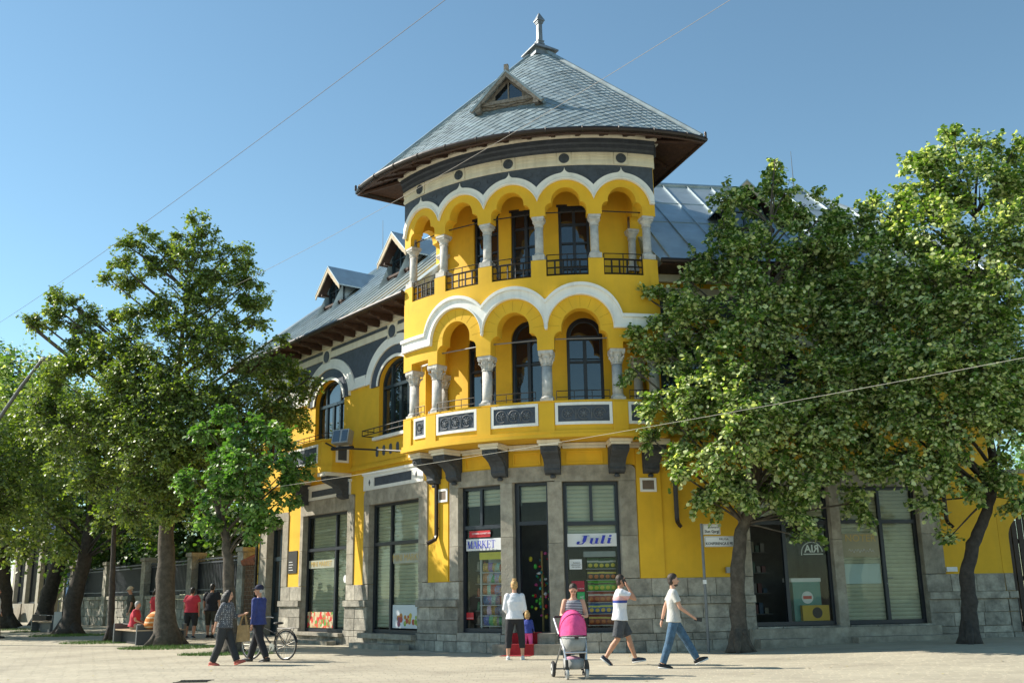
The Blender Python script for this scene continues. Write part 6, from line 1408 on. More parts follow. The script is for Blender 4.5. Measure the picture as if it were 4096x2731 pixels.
person('grey-haired person in a crimson top sitting on the bench facing right',sp,4,1.62,[((1,.05,-.12),(.05,0,-1),0),((1,-.05,-.12),(.1,0,-1),0)],[((.15,.15,-1),(.7,-.1,-.3),None),((.15,-.15,-1),(.7,.1,-.3),None)],C_RED,C_BEI,(M_SHB,M_SHB),(M_HG,'short'),M_SK,lean=6,sleeve=.45,leglen=1.0,loose=.035,fem=True,build=1.2,vox=.016,seat=.55)
p=on_ground(352,1466)
person('person in a red T-shirt mostly hidden behind the stout linden trunk',p,60,1.66,[((.05,.05,-1),(0,0,-1),0),((-.05,-.05,-1),(-.1,0,-1),0)],[((.0,.3,-1),(.3,0,-1),None),((.0,-.2,-1),(.2,0,-1),None)],cloth('red_cotton',(.46,.02,.03)),C_JEAN,(M_SHB,M_SHB),(M_HB,'pony'),M_SK,sleeve=.4,leglen=1.0,loose=.025,fem=True,build=1.05,vox=.018)
p=on_ground(-17,1466)
person('person in a white shirt cut off by the left edge of the view',p,20,1.76,[((.2,.05,-1),(.2,0,-1),5),((-.15,-.05,-1),(-.3,0,-1),-6)],[((.2,.2,-1),(.4,0,-1),None),((-.2,-.2,-1),(0,0,-1),None)],C_WHT,C_BEI,(M_SHB,M_SHB),(M_HB,'short'),M_SKT,sleeve=.9,leglen=1.0,loose=.03,build=1.1,vox=.02)
# striped bag
c=Y1(.50,.25,.76); mb=MB(); mb.ell((0,0,0),(.36,.25,.27),20,14,Matrix.Rotation(-.5,3,'Y')); mb.ell((.25,0,.10),(.27,.23,.22),16,10); mb.ell((-.12,-.05,-.16),(.24,.22,.14),14,8); mb.ell((.3,.02,-.1),(.22,.2,.2),14,8)
m=cloth('orange_striped_cloth',(.60,.16,.03),.1); t=m.node_tree; N=t.nodes.new; tc=N('ShaderNodeTexCoord'); w=N('ShaderNodeTexWave'); w.bands_direction='Z'; w.inputs['Scale'].default_value=2.2; w.inputs['Distortion'].default_value=1.2; t.links.new(tc.outputs['Object'],w.inputs['Vector'])
r=N('ShaderNodeValToRGB'); r.color_ramp.interpolation='CONSTANT'
for z,cc in ((.25,(.55,.10,.03)),(.45,(.65,.42,.10)),(.6,(.62,.13,.03)),(.82,(.66,.50,.30))): e=r.color_ramp.elements.new(z); e.color=(*cc,1)
r.color_ramp.elements[0].color=(.60,.20,.03,1); t.links.new(w.outputs[1],r.inputs[0]); t.links.new(r.outputs[0],t.nodes['Principled BSDF'].inputs['Base Color'])
SB_=mesh_obj('striped_bag',mb.v,mb.f,m,None,True); SB_.location=c; tag(SB_,'large orange and red striped cloth bag on the bench behind the trunk','bag'); rem(SB_,.03,3)
# bin
p=on_ground(137,1455); BN=thing('litter_bin','square metal litter bin with a pale perforated side beside the far bench','bin',tuple(p))
mb=MB(); mb.box(p+Vector((.0,.2,.42)),(.26,.22,.42)); part(mb,'bin_body',M_IRN,BN); mb=MB(); mb.box(p+Vector((-.12,-.03,.42)),(.15,.012,.42)); part(mb,'bin_plate',mat('pale_bin_plate',(.40,.41,.40),.5,metal=.2),BN)
mb=MB(); mb.tube([p+Vector((-.2,.1,.84)),p+Vector((-.2,.1,1.25)),p+Vector((.3,.1,1.25)),p+Vector((.3,.1,.84))],.02,6); part(mb,'bin_hoop',M_GRY,BN)
# ================================================================ stroller
p=on_ground(1318,1556); p.z=0
ST=thing('baby_stroller','pink hooded baby stroller with silver frame in the foreground','stroller',tuple(p))
MS=Matrix.Translation(p)@Matrix.Rotation(R_(8),4,'Z'); Sx=lambda x,y,z:MS@Vector((x,y,z))
M_SIL=mat('silver_tube',(.62,.63,.65),.35,metal=.7,var=.05); M_TYR=mat('rubber_tyre',(.03,.03,.032),.8,var=.1); M_PTY=mat('pale_tyre',(.42,.42,.40),.7,var=.1); M_PNK=mat('pink_hood_fabric',(.72,.10,.27),.95,var=.14,scale=7,bump=1.0,bscale=9,spec=.15); M_GCO=mat('grey_cot_fabric',(.30,.30,.29),.85,var=.12,scale=10,bump=.4,bscale=16)
def wheel(x,y,r,w,m,rimm,nm='wheel'):
    mb=MB(); mb.tube([Sx(x-w/2,y,r),Sx(x-w/4,y,r),Sx(x+w/4,y,r),Sx(x+w/2,y,r)],[r*.93,r,r,r*.93],20); o=part(mb,nm,m,ST); mb=MB(); mb.tube([Sx(x-w/2-.006,y,r),Sx(x+w/2+.006,y,r)],r*.68,18); part(mb,'rim',rimm,o); mb=MB(); mb.tube([Sx(x-w/2-.012,y,r),Sx(x+w/2+.012,y,r)],r*.2,10); part(mb,'hub',M_BLK,o)
wheel(-.175,-.30,.092,.045,M_PTY,M_GRY); wheel(.175,-.30,.092,.045,M_PTY,M_GRY); wheel(-.31,.34,.14,.05,M_TYR,M_PTY); wheel(.31,.34,.14,.05,M_TYR,M_PTY)
for s in (-1,1):
    mb=MB(); mb.tube([Sx(s*.175,-.30,.19),Sx(s*.175,-.29,.33)],.028,8); mb.box(Sx(s*.175,-.30,.19),(.034,.05,.02)); part(mb,'fork',M_BLK,ST)
    mb=MB(); mb.tube([Sx(s*.18,-.28,.30),Sx(s*.20,-.2,.50),Sx(s*.245,.08,.78),Sx(s*.275,.34,1.02)],.019,8); part(mb,'frame_tube',M_SIL,ST)
    mb=MB(); mb.tube([Sx(s*.215,-.1,.60),Sx(s*.27,.25,.25),Sx(s*.27,.34,.14)],.016,8); part(mb,'rear_strut',M_GRY,ST)
    mb=MB(); mb.box(Sx(s*.235,.02,.70),(.03,.05,.06)); part(mb,'hinge',M_BLK,ST)
mb=MB(); mb.tube([Sx(-.275,.34,1.02),Sx(-.25,.40,1.05),Sx(.25,.40,1.05),Sx(.275,.34,1.02)],.022,8); part(mb,'handlebar',M_BLK,ST)
mb=MB(); mb.tube([Sx(-.31,.34,.14),Sx(.31,.34,.14)],.014,8); part(mb,'axle',M_GRY,ST)
mb=MB(); mb.tube([Sx(-.19,-.27,.45),Sx(.19,-.27,.45)],.016,8); part(mb,'cross_tube',M_SIL,ST)
def shell(mb,rings,n=20):
    V=[];F=[];m=len(rings)
    for (cy,z,a,b,e) in rings:
        for j in range(n):
            th=2*math.pi*j/n; c,s=math.cos(th),math.sin(th); V.append(Sx(a*math.copysign(abs(c)**e,c),cy+b*math.copysign(abs(s)**e,s),z))
    for i in range(m-1):
        for j in range(n): F.append((i*n+j,i*n+(j+1)%n,(i+1)*n+(j+1)%n,(i+1)*n+j))
    F+=[tuple(range(n-1,-1,-1)),tuple((m-1)*n+j for j in range(n))]; mb.add(V,F)
mb=MB(); shell(mb,[(0.02,.45,.15,.24,.6),(0.02,.49,.19,.30,.6),(0.0,.70,.22,.345,.6)]); part(mb,'carrycot',M_GCO,ST,True)
mb=MB(); shell(mb,[(0.0,.701,.23,.355,.6),(0.0,.716,.23,.355,.6)]); part(mb,'cot_rim',M_SIL,ST)
mb=MB(); V=[];F=[]
na,nb_=14,16
for i in range(na+1):      # hood: ribbed quarter dome opening away from the camera
    a=R_(4+150*i/na)
    for j in range(nb_+1):
        b=math.pi*j/nb_; r=1+.018*math.cos(i*math.pi*2/4.67)
        V.append(Sx(.24*r*math.cos(b),-.02-.34*r*math.cos(a)*math.sin(b),.716+.46*r*math.sin(a)*math.sin(b)**.7))
for i in range(na):
    for j in range(nb_): F.append((i*(nb_+1)+j,i*(nb_+1)+j+1,(i+1)*(nb_+1)+j+1,(i+1)*(nb_+1)+j))
mb.add(V,F); hood=part(mb,'hood',M_PNK,ST,True)
for i in (5,9):
    a=R_(4+150*i/na); mb=MB(); mb.tube([Sx(.246*math.cos(b),-.02-.35*math.cos(a)*math.sin(b),.716+.472*math.sin(a)*math.sin(b)**.7) for b in [math.pi*j/nb_ for j in range(nb_+1)]],.008,6); part(mb,'hood_rib',mat('dark_pink_piping',(.50,.03,.15),.7),hood)
mb=MB(); mb.box(Sx(0,-.365,.70),(.035,.012,.018)); part(mb,'clip',M_BLK,ST)
mb=MB(); shell(mb,[(0,.16,.13,.24,.7),(0,.18,.16,.27,.7),(0,.33,.175,.29,.7)]); part(mb,'basket',M_GCO,ST,True)
mb=MB(); mb.ell(Sx(-.02,-.05,.335),(.14,.2,.05)); part(mb,'basket_blanket',mat('mauve_blanket',(.45,.22,.30),.9,var=.3,scale=14),ST,True)
# ================================================================ bicycle
a=on_ground(655,1515); b=on_ground(541,1512); a.z=b.z=0; b=a+(b-a).normalized()*1.13
BK=thing('bicycle','old dark bicycle with luggage rack pushed beside the navy cap walker','bicycle',tuple(a))
ex=(b-a).normalized(); ey=Vector((-ex.y,ex.x,0)); K=lambda u,d,z:a+ex*u+ey*d+Z3*z
M_BKF=mat('black_bicycle_paint',(.025,.025,.027),.35,metal=.3,var=.2); M_CHR=mat('worn_chrome',(.45,.43,.40),.35,metal=.8,var=.3,scale=20)
for u in (0,1.13):
    mb=MB(); mb.tube([K(u+.335*math.cos(t),0,.345+.335*math.sin(t)) for t in [2*math.pi*q/32 for q in range(33)]],.02,6,False); w=part(mb,'wheel',M_TYR,BK,True)
    mb=MB(); mb.tube([K(u+.31*math.cos(t),0,.345+.31*math.sin(t)) for t in [2*math.pi*q/32 for q in range(33)]],.012,6,False); part(mb,'rim',M_CHR,w,True)
    for q in range(18): t=2*math.pi*q/18; mb=MB(); mb.tube([K(u,.02*(-1)**q,.345),K(u+.305*math.cos(t),0,.345+.305*math.sin(t))],.0035,4); part(mb,'spoke',M_CHR,w)
    mb=MB(); mb.tube([K(u,-.05,.345),K(u,.05,.345)],.028,8); part(mb,'hub',M_CHR,w)
    mb=MB(); mb.tube([K(u+.375*math.cos(t),0,.345+.375*math.sin(t)) for t in [R_(20+ (0 if u==0 else 10)+150*q/12) for q in range(13)]],.022,6,flat=.4); part(mb,'mudguard',M_BKF,BK)
mb=MB()
for pth,r in (([(0.40,0,.30),(.30,0,.78)],.016),([(0.42,0,.30),(.90,0,.76)],.018),([(.34,0,.62),(.90,0,.80)],.016),([(0,.04,.345),(.41,.04,.30)],.010),([(0,-.04,.345),(.41,-.04,.30)],.010),([(0,.04,.345),(.31,0,.68)],.009),([(0,-.04,.345),(.31,0,.68)],.009),([(.92,0,.70),(.88,0,.98)],.017),([(.92,0,.70),(1.0,.05,.5),(1.13,.05,.345)],.010),([(.92,0,.70),(1.0,-.05,.5),(1.13,-.05,.345)],.010)): mb.tube([K(*q) for q in pth],r,8)
part(mb,'frame',M_BKF,BK)
mb=MB(); mb.tube([K(.70,-.27,.98),K(.80,-.25,1.0),K(.88,-.1,1.0),K(.88,.1,1.0),K(.80,.25,1.0),K(.70,.27,.98)],.012,8); part(mb,'handlebar',M_CHR,BK)
mb=MB(); mb.ell(K(.26,0,.86),(.13,.085,.035),14,8); mb.tube([K(.30,0,.78),K(.28,0,.85)],.013,6); part(mb,'saddle',M_BLK,BK)
mb=MB()
for d in (-.06,0,.06): mb.tube([K(.24,d,.74),K(-.22,d,.745)],.008,6)
for d in (-.06,.06): mb.tube([K(-.2,d,.745),K(0,d*.8,.36)],.007,6)
for u in (.2,0,-.2): mb.tube([K(u,-.06,.742),K(u,.06,.742)],.007,6)
part(mb,'luggage_rack',M_BKF,BK)
mb=MB(); mb.tube([K(.41,.05,.30),K(.41,.06,.30)],.09,18); mb.tube([K(.41,.07,.30),K(.50,.07,.16)],.011,6); mb.tube([K(.41,-.07,.30),K(.32,-.07,.44)],.011,6); mb.box(K(.50,.12,.16),(.05,.045,.012)); mb.box(K(.32,-.12,.44),(.05,.045,.012)); part(mb,'crank_and_pedals',M_CHR,BK)
# ================================================================ street sign, lamp, floodlight, cables
SG=thing('street_sign','two white street name plates on a grey pole beside the right linden','sign',tuple(Rc(1.63,1.0,0)))
mb=MB(); mb.tube([Rc(1.63,1.0,-.02),Rc(1.63,1.0,3.1)],.035,10); part(mb,'pole',mat('grey_pole',(.17,.18,.19),.5,metal=.4,var=.15),SG)
mb=MB(); cbox(mb,Rc,1.67,2.12,.98,1.0,2.83,3.09,9); s1=part(mb,'name_plate',M_WIT,SG); mb=MB(); rim(mb,Rc,1.685,2.105,2.845,3.075,.006,1.0,1.002); part(mb,'plate_border',M_BLK,s1)
text('lettering','bulevardi',Rc,2.09,1.003,3.01,.075,M_BLK,s1,'RIGHT'); text('lettering','Shen Gjergji',Rc,2.09,1.003,2.905,.095,M_BLK,s1,'RIGHT',sx=.82,offset=.002)
mb=MB(); cbox(mb,Rc,1.69,2.72,.98,1.0,2.53,2.79,9); s2=part(mb,'name_plate',M_WIT,SG); mb=MB(); rim(mb,Rc,1.705,2.705,2.545,2.775,.006,1.0,1.002); part(mb,'plate_border',M_BLK,s2)
text('lettering','RRUGA',Rc,2.2,1.003,2.715,.075,M_BLK,s2); text('lettering','KONFERENCA E PE',Rc,1.72,1.003,2.605,.09,M_BLK,s2,'LEFT',sx=.92,offset=.002)
mb=MB(); mb.box(Rc(1.63,1.0,1.68),(.04,.04,.05)); part(mb,'sticker',M_WIT,SG)
LM=thing('street_lamp','arched grey street lamp reaching in from the left edge','street lamp',tuple(on_ground(-60,1480)))
yl=on_ground(-60,1480).y; bp=on_ground(-60,1480)
mb=MB(); mb.tube([bp,Vector((bp.x,bp.y,4)),at(-58,1080,yl),at(-30,1010,yl),at(0,958,yl),at(50,886,yl),at(92,832,yl),at(97,825,yl)],[.10,.08,.075,.07,.065,.06,.055,.05],10); part(mb,'pole',mat('lamp_grey',(.13,.13,.135),.5,metal=.5,var=.2),LM)
c=at(109,826,yl); mb=MB(); mb.ell(c,(.26,.14,.09),16,10,Matrix.Rotation(.18,3,'Y')); part(mb,'lamp_head',MATS['lamp_grey'],LM,True); mb=MB(); mb.ell(c+Vector((.02,0,-.05)),(.2,.1,.055),14,8,Matrix.Rotation(.18,3,'Y')); part(mb,'lamp_lens',mat('lamp_lens',(.62,.60,.52),.4),LM,True)
c=at(787,1004,31.2); FLD=thing('floodlight','square floodlight on a bracket arm above the shopfronts','floodlight',tuple(c)); Mf=Matrix.Rotation(R_(-25),3,'Z')@Matrix.Rotation(R_(-12),3,'X')
mb=MB(); mb.box(c,(.30,.14,.22),Mf); part(mb,'lamp_body',mat('floodlight_grey',(.34,.345,.35),.45,metal=.4),FLD); mb=MB(); mb.box(c+Mf@Vector((-.14,-.142,0)),(.12,.01,.18),Mf); mb.box(c+Mf@Vector((.16,-.142,0)),(.1,.01,.18),Mf); part(mb,'lamp_glass',M_GLD,FLD)
mb=MB(); mb.box(c+Vector((0,0,-.34)),(.4,.05,.04),Mf); mb.tube([c+Vector((.1,.05,-.34)),at(930,1036,28.35)],.03,6); mb.tube([c+Vector((-.2,.05,-.34)),Lc(-5.1,.9,6.2)],.025,6); part(mb,'bracket_arm',M_IRN,FLD)
def cable(label,a,b,sag,r,m,n=40):
    mb=MB(); mb.tube([a.lerp(b,t/n)-Z3*sag*4*(t/n)*(1-t/n) for t in range(n+1)],r,5); tag(mb.build('overhead_cable',m),label,'cable','overhead cables')
M_CBD=mat('dark_cable',(.05,.045,.045),.7,var=0); M_CBW=mat('pale_cable',(.62,.58,.5),.7,var=0)
cable('dark overhead cable crossing the sky above the tall left tree',at(1110,-66,15),at(-60,778,46),.25,.0065,M_CBD)
cable('thin overhead cable crossing in front of the tower eaves',at(1760,-52,16),at(300,762,38),.5,.0055,mat('grey_cable',(.26,.24,.22),.7,var=0))
cable('pale low cable strung across the front of the corbels',at(2420,808,18),at(560,1128,28.4),.12,.0048,M_CBW)
cable('dark low cable inside the crown of the right linden',at(1500,965,24.2),at(2120,1056,25.2),.15,.005,M_CBD)
# ================================================================ signs and contents of the shops
u0,u1=OPN['win1'][:2]
S_=thing('market_signboard','white board lettered in blue serif capitals in the left market window','sign',tuple(Gc((u0+u1)/2,-.16,2.76)))
mb=MB(); strip(mb,Gc,[u0+.11,u1-.02],2.60,2.91,-.185,-.165); part(mb,'board',M_WIT,S_)
fm=frame(Gc,(u0+u1)/2+.02,-.148,2.75)
def strokes(fm,L,x0,h,sx,sh,m,parent):
    for ch_,w in L:
        mb=MB()
        for s in GLY[ch_]:
            t=s[-1]; P=s[:-1]
            for k in range(0,len(P)-2,2):
                a=Vector((P[k],P[k+1])); b=Vector((P[k+2],P[k+3])); dv=(b-a); n=Vector((1,0))*t/2 if abs(dv.y)>abs(dv.x)*.35 else Vector((0,1))*t/2
                q=[a-n,b-n,b+n,a+n]; Q=[fm@Vector((x0+(v.x*sx+v.y*sh)*h,(v.y-.5)*h,0)) for v in q]; nz=fm.to_3x3()@Vector((0,0,.004)); mb.add(Q+[p+nz for p in Q],[(0,1,2,3),(4,5,6,7),(0,1,5,4),(1,2,6,5),(2,3,7,6),(3,0,4,7)])
        part(mb,'letter',m,parent); x0+=w*sx*h
GLY={'M':[(.14,0,.14,1,.07),(.16,1,.56,.02,.2),(.56,.02,.96,1,.07),(.98,0,.98,1,.2),(0,.03,.28,.03,.06),(.78,.03,1.18,.03,.06),(0,.97,.22,.97,.06),(.9,.97,1.18,.97,.06)],
'A':[(.1,0,.48,1,.07),(.46,1,.86,0,.2),(.24,.33,.7,.33,.06),(-.04,.03,.25,.03,.06),(.66,.03,1.04,.03,.06)],
'R':[(.2,0,.2,1,.2),(.2,.97,.6,.97,.06),(.6,1,.72,.88,.72,.62,.6,.5,.14),(.2,.5,.6,.5,.06),(.42,.5,.82,0,.2),(.0,.03,.42,.03,.06),(.0,.97,.3,.97,.06),(.7,.03,1.0,.03,.06)],
'K':[(.2,0,.2,1,.2),(.26,.42,.76,1,.07),(.42,.58,.84,0,.2),(.0,.03,.42,.03,.06),(.0,.97,.42,.97,.06),(.6,.97,.95,.97,.06),(.68,.03,1.06,.03,.06)],
'E':[(.2,0,.2,1,.2),(0,.03,.8,.03,.06),(0,.97,.78,.97,.06),(.2,.5,.6,.5,.06),(.78,0,.78,.25,.06),(.76,.75,.76,1,.06),(.6,.38,.6,.62,.06)],
'T':[(.46,0,.46,1,.2),(0,.97,.92,.97,.06),(.03,.75,.03,1,.06),(.89,.75,.89,1,.06),(.24,.03,.68,.03,.06)],
'J':[(.62,.3,.62,1,.34),(.3,.97,1.0,.97,.06),(.66,.3,.5,.04,.2),(.55,.03,.2,.03,.07),(.05,.04,.05,.3,.2),(.12,0,.12,.34,.2)],
'u':[(.2,.12,.2,.7,.26),(.02,.67,.3,.67,.05),(.2,.14,.34,.02,.16),(.3,.03,.6,.06,.07),(.7,.06,.7,.7,.26),(.5,.67,.75,.67,.05),(.7,.05,.95,.12,.07)],
'l':[(.25,.06,.25,1,.28),(.05,.97,.35,.97,.05),(.25,.05,.5,.13,.07)],'i':[(.25,.06,.25,.7,.28),(.05,.67,.35,.67,.05),(.25,.05,.52,.13,.07),(.25,.8,.25,1.02,.24)]}
fm=frame(Gc,u0+.11,-.152,2.755); strokes(fm,[('M',1.24),('A',1.02),('R',1.02),('K',1.08),('E',.92),('T',.95)],.05,.20,.82,0,M_BLU,S_)
u0,u1=OPN['win2'][:2]
S_=thing('shop_name_board','white board with a slanting blue shop name in the right market window','sign',tuple(Gc((u0+u1)/2,-.16,2.78)))
mb=MB(); strip(mb,Gc,[u0+.085,u1-.085],2.62,2.95,-.185,-.165); part(mb,'board',M_WIT,S_)
strokes(frame(Gc,u0+.085,-.152,2.785),[('J',1.12),('u',1.02),('l',.62),('i',.6)],.24,.22,1.22,.32,M_BLU,S_)
def flatsign(name,label,ch,u0,u1,z0,z1,d,m,lines=(),cat='sticker'):
    S=thing(name,label,cat,tuple(ch((u0+u1)/2,d,(z0+z1)/2))); mb=MB(); strip(mb,ch,[u0,u1],z0,z1,d-.006,d); part(mb,'sheet',m,S)
    for (s,x,z,sz,mm,al) in lines: text('lettering',s,ch,0,0,0,sz,mm,S,al,mw=frame(ch,u0+(u1-u0)*x,d+.006,z0+(z1-z0)*z))
    return S
a0,a1=OPN['win1'][:2]; W=a1-a0
flatsign('lottery_sticker','red lottery strip above the market board',Gc,a0+.22,a0+.95,2.95,3.12,-.17,M_RED,[('LOTARIA KOMBËTARE',.60,.55,.062,M_WIT,'CENTER')])
flatsign('lottery_sticker','small red square sticker low in the left market window',Gc,a0+.1,a0+.36,.82,1.0,-.17,M_RED,[('LOTARIA KOMBËTARE',.5,.2,.024,M_WIT,'CENTER')])
b0_,b1_=OPN['win2'][:2]
flatsign('lottery_sticker','dark red square poster left of the snack shelf',Gc,b0_+.16,b0_+.5,1.50,1.76,-.17,mat('deep_red_sign',(.32,.008,.03),.5),[('LOTARIA KOMBËTARE',.5,.25,.03,M_WIT,'CENTER')])
flatsign('paper_notice','white paper notice beside the snack shelf',Gc,b0_+.12,b0_+.45,2.05,2.3,-.17,M_WIT,[('Ambienti',.58,.65,.05,M_BLK,'CENTER'),('VËZHGOHET!',.55,.43,.042,M_BLK,'CENTER'),('ME KAMERA',.55,.22,.042,M_BLK,'CENTER')],'notice')
flatsign('green_sticker','small green card below the dark red poster',Gc,b0_+.3,b0_+.5,1.28,1.48,-.17,mat('green_card',(.03,.33,.10),.5),[('nt!',.6,.4,.09,M_WIT,'CENTER')])
# snack bags
def bagmesh(w,h,d):
    mb=MB(); V=[];F=[]; n=5
    for j in range(n+1):
        z=h*j/n; f=math.sin(math.pi*min(1,max(0,j/n)))**.5 if 0<j<n else .06
        for x,y in ((-w/2,-d/2*f),(0,-d*.65*f),(w/2,-d/2*f),(w/2,d/2*f),(-w/2,d/2*f)): V.append((x,y,z))
    for j in range(n):
        for i in range(5): F.append((j*5+i,j*5+(i+1)%5,(j+1)*5+(i+1)%5,(j+1)*5+i))
    F+=[(4,3,2,1,0),tuple(n*5+i for i in range(5))]; return V,F
def printmat(name,base,spot,band):
    m=mat(name,base,.35,var=.05,scale=20); t=m.node_tree; N=t.nodes.new; L=t.links.new; tc=N('ShaderNodeTexCoord')
    vm=N('ShaderNodeVectorMath'); vm.operation='DISTANCE'; vm.inputs[1].default_value=(0,-.03,.075); L(tc.outputs['Object'],vm.inputs[0])
    c=N('ShaderNodeMath'); c.operation='LESS_THAN'; c.inputs[1].default_value=.05; L(vm.outputs['Value'],c.inputs[0])
    mx=N('ShaderNodeMix'); mx.data_type='RGBA'; mx.inputs[6].default_value=(*base,1); mx.inputs[7].default_value=(*spot,1); L(c.outputs[0],mx.inputs[0])
    sp=N('ShaderNodeSeparateXYZ'); L(tc.outputs['Object'],sp.inputs[0]); g=N('ShaderNodeMath'); g.operation='COMPARE'; g.inputs[1].default_value=.17; g.inputs[2].default_value=.02; L(sp.outputs[2],g.inputs[0])
    m2=N('ShaderNodeMix'); m2.data_type='RGBA'; m2.inputs[7].default_value=(*band,1); L(g.outputs[0],m2.inputs[0]); L(mx.outputs[2],m2.inputs[6]); L(m2.outputs[2],t.nodes['Principled BSDF'].inputs['Base Color']); return m
ORD=['leftmost','second','third','fourth','fifth','sixth']
ROWS=[('dark green',(.03,.07,.02),(.50,.42,.03),(.40,.40,.35),2.07),('black and orange',(.03,.018,.012),(.42,.11,.02),(.55,.42,.05),1.79),('bright green',(.10,.33,.03),(.45,.48,.04),(.06,.05,.01),1.51),('brick red',(.28,.05,.03),(.42,.14,.05),(.5,.45,.4),1.23),('blue',(.02,.09,.28),(.50,.36,.05),(.45,.50,.06),.95),('brown red',(.19,.04,.02),(.38,.12,.03),(.5,.4,.06),.67)]
V_,F_=bagmesh(.15,.265,.06)
RACK=thing('snack_rack','black rack of snack bags behind the right market window','shelf',tuple(Gc(b1_-.5,-.7,.5)))
mb=MB(); cbox(mb,Gc,b0_+.56,b1_-.1,-.62,-.58,.5,2.5,9); part(mb,'back_panel',M_DRK,RACK)
for r in ROWS: mb=MB(); cbox(mb,Gc,b0_+.56,b1_-.1,-.58,-.30,r[4]-.025,r[4]-.005,9); part(mb,'shelf_board',M_GRY,RACK)
mb=MB(); cbox(mb,Gc,b0_+.5,b1_-.1,-.58,-.30,2.36,2.5,9); part(mb,'rack_header',M_GRY,RACK)
pitch=(b1_-b0_-.66-.04)/5
for name_,base,spot,band,z in ROWS:
    m=printmat('snack_'+name_.replace(' ','_'),base,spot,band); me=bpy.data.meshes.new('snack_bag'); me.from_pydata(V_,[],F_); me.materials.append(m)
    for k in range(5):
        u=b0_+.60+pitch*(k+.5); M=frame(Gc,u,-.38,z); Mw=Matrix(((M[0][0],-M[0][2],0,M[0][3]),(M[1][0],-M[1][2],0,M[1][3]),(0,0,1,M[2][3]),(0,0,0,1)))@Matrix.Rotation(rnd.gauss(0,.05),4,'Z')@Matrix.Diagonal((min(1.15,pitch/.15),1,rnd.uniform(.96,1.04),1))
        o=share('snack_bag',me,Mw); tag(o,f'{name_} snack bag, {ORD[k]} from the left on its shelf, right market window','snack bag','snack bags in the right market window')
PK=thing('packet_rack','white wire rack of food packets behind the left market window','shelf',tuple(Gc(a1-.5,-.7,.5)))
mb=MB(); cbox(mb,Gc,a0+.5,a0+.55,-.34,-.30,.5,2.55,9); cbox(mb,Gc,a0+.5,a1-.05,-.70,-.66,.5,2.55,9); part(mb,'rack_frame',mat('white_rack',(.45,.47,.48),.5),PK)
V2,F2=bagmesh(.19,.255,.09); LV=[2.04,1.75,1.46,1.2,.93,.67]; cols=[[(.42,.30,.08),(.35,.10,.05),(.40,.34,.12)],[(.36,.17,.06),(.42,.28,.10),(.08,.25,.12)],[(.40,.16,.05),(.45,.32,.14),(.35,.07,.05)],[(.10,.16,.36),(.40,.12,.06),(.38,.36,.34)],[(.16,.09,.05),(.40,.38,.34),(.36,.25,.05)],[(.12,.2,.36),(.1,.26,.12),(.40,.33,.10)]]
RN=['top','second','third','fourth','fifth','lowest']
for j,z in enumerate(LV):
    mb=MB(); cbox(mb,Gc,a0+.5,a1-.05,-.66,-.28,z-.03,z-.008,9); part(mb,'shelf_board',MATS['white_rack'],PK)
    for k in range(5):
        cc=cols[j][k%3]; cc=tuple(min(1,c*rnd.uniform(.75,1.2)) for c in cc)
        m=mat(f'packet_print_{j}_{k}',cc,.3,var=.6,scale=24,col2=tuple(min(.7,c*1.6+.08) for c in cc[::-1]) if k%2 else None)
        me=bpy.data.meshes.new('food_packet'); me.from_pydata(V2,[],F2); me.materials.append(m)
        u=a0+.62+(a1-a0-.76)*(k+.5)/5*1.02; M=frame(Gc,u,-.36,z); Mw=Matrix(((M[0][0],-M[0][2],0,M[0][3]),(M[1][0],-M[1][2],0,M[1][3]),(0,0,1,M[2][3]),(0,0,0,1)))@Matrix.Rotation(rnd.gauss(0,.12),4,'Z')@Matrix.Diagonal((1,1,rnd.uniform(.85,1.1),1))
        o=share('food_packet',me,Mw); tag(o,f'food packet, {ORD[k]} from the left on the {RN[j]} shelf of the left market window','food packet','food packets in the left market window')
flatsign('price_banner','yellow price banner under the market board',Gc,a0+.5,a1-.04,2.36,2.55,-.27,mat('yellow_banner',(.60,.52,.03),.5),(),'banner')
JR=thing('jar_rack','dim rack of jars at the left of the left market window','shelf',tuple(Gc(a0+.3,-.8,.5)))
for j,z in enumerate((.7,1.05,1.4,1.75,2.1)):
    mb=MB(); cbox(mb,Gc,a0+.12,a0+.49,-.95,-.5,z-.03,z-.005,9); part(mb,'shelf_board',M_GRY,JR)
    for k in range(3):
        q=Gc(a0+.18+.125*k,-.58,z); mb=MB(); mb.lathe([(.045,0),(.05,.02),(.05,.15),(.03,.18),(.032,.22)],tuple(q),10); part(mb,'jar',mat(f'jar_{(j+k)%4}',[(.3,.28,.25),(.05,.22,.12),(.32,.08,.06),(.25,.2,.1)][(j+k)%4],.25),JR)
# toys hanging in the market doorway
TS=thing('toy_stand','tall stand hung with small bright toys inside the market doorway','stand',tuple(Gc(ug(-17.5),-.8,.5)))
mb=MB(); mb.tube([Gc(ug(-17.5),-.8,.5),Gc(ug(-17.5),-.8,2.55)],.03,8); part(mb,'pole',mat('bamboo',(.30,.22,.08),.7,var=.2),TS)
tc_=[mat('toy_'+n,c,.4,var=0) for n,c in (('red',(.5,.03,.03)),('green',(.06,.40,.05)),('yellow',(.55,.5,.05)),('pink',(.55,.08,.25)),('white',(.6,.6,.6)),('teal',(.03,.3,.28)))]
for k in range(54):
    t=rnd.uniform(0,6.28); z=rnd.uniform(.75,2.5); r=rnd.uniform(.08,.32); q=Gc(ug(-17.5)+r*math.cos(t)*1.1,-.8+r*math.sin(t),z); mb=MB(); s=rnd.uniform(.025,.055); mb.ell(q,(s,s,s*rnd.uniform(.7,1.5)),8,6); part(mb,'toy',tc_[k%6],TS)
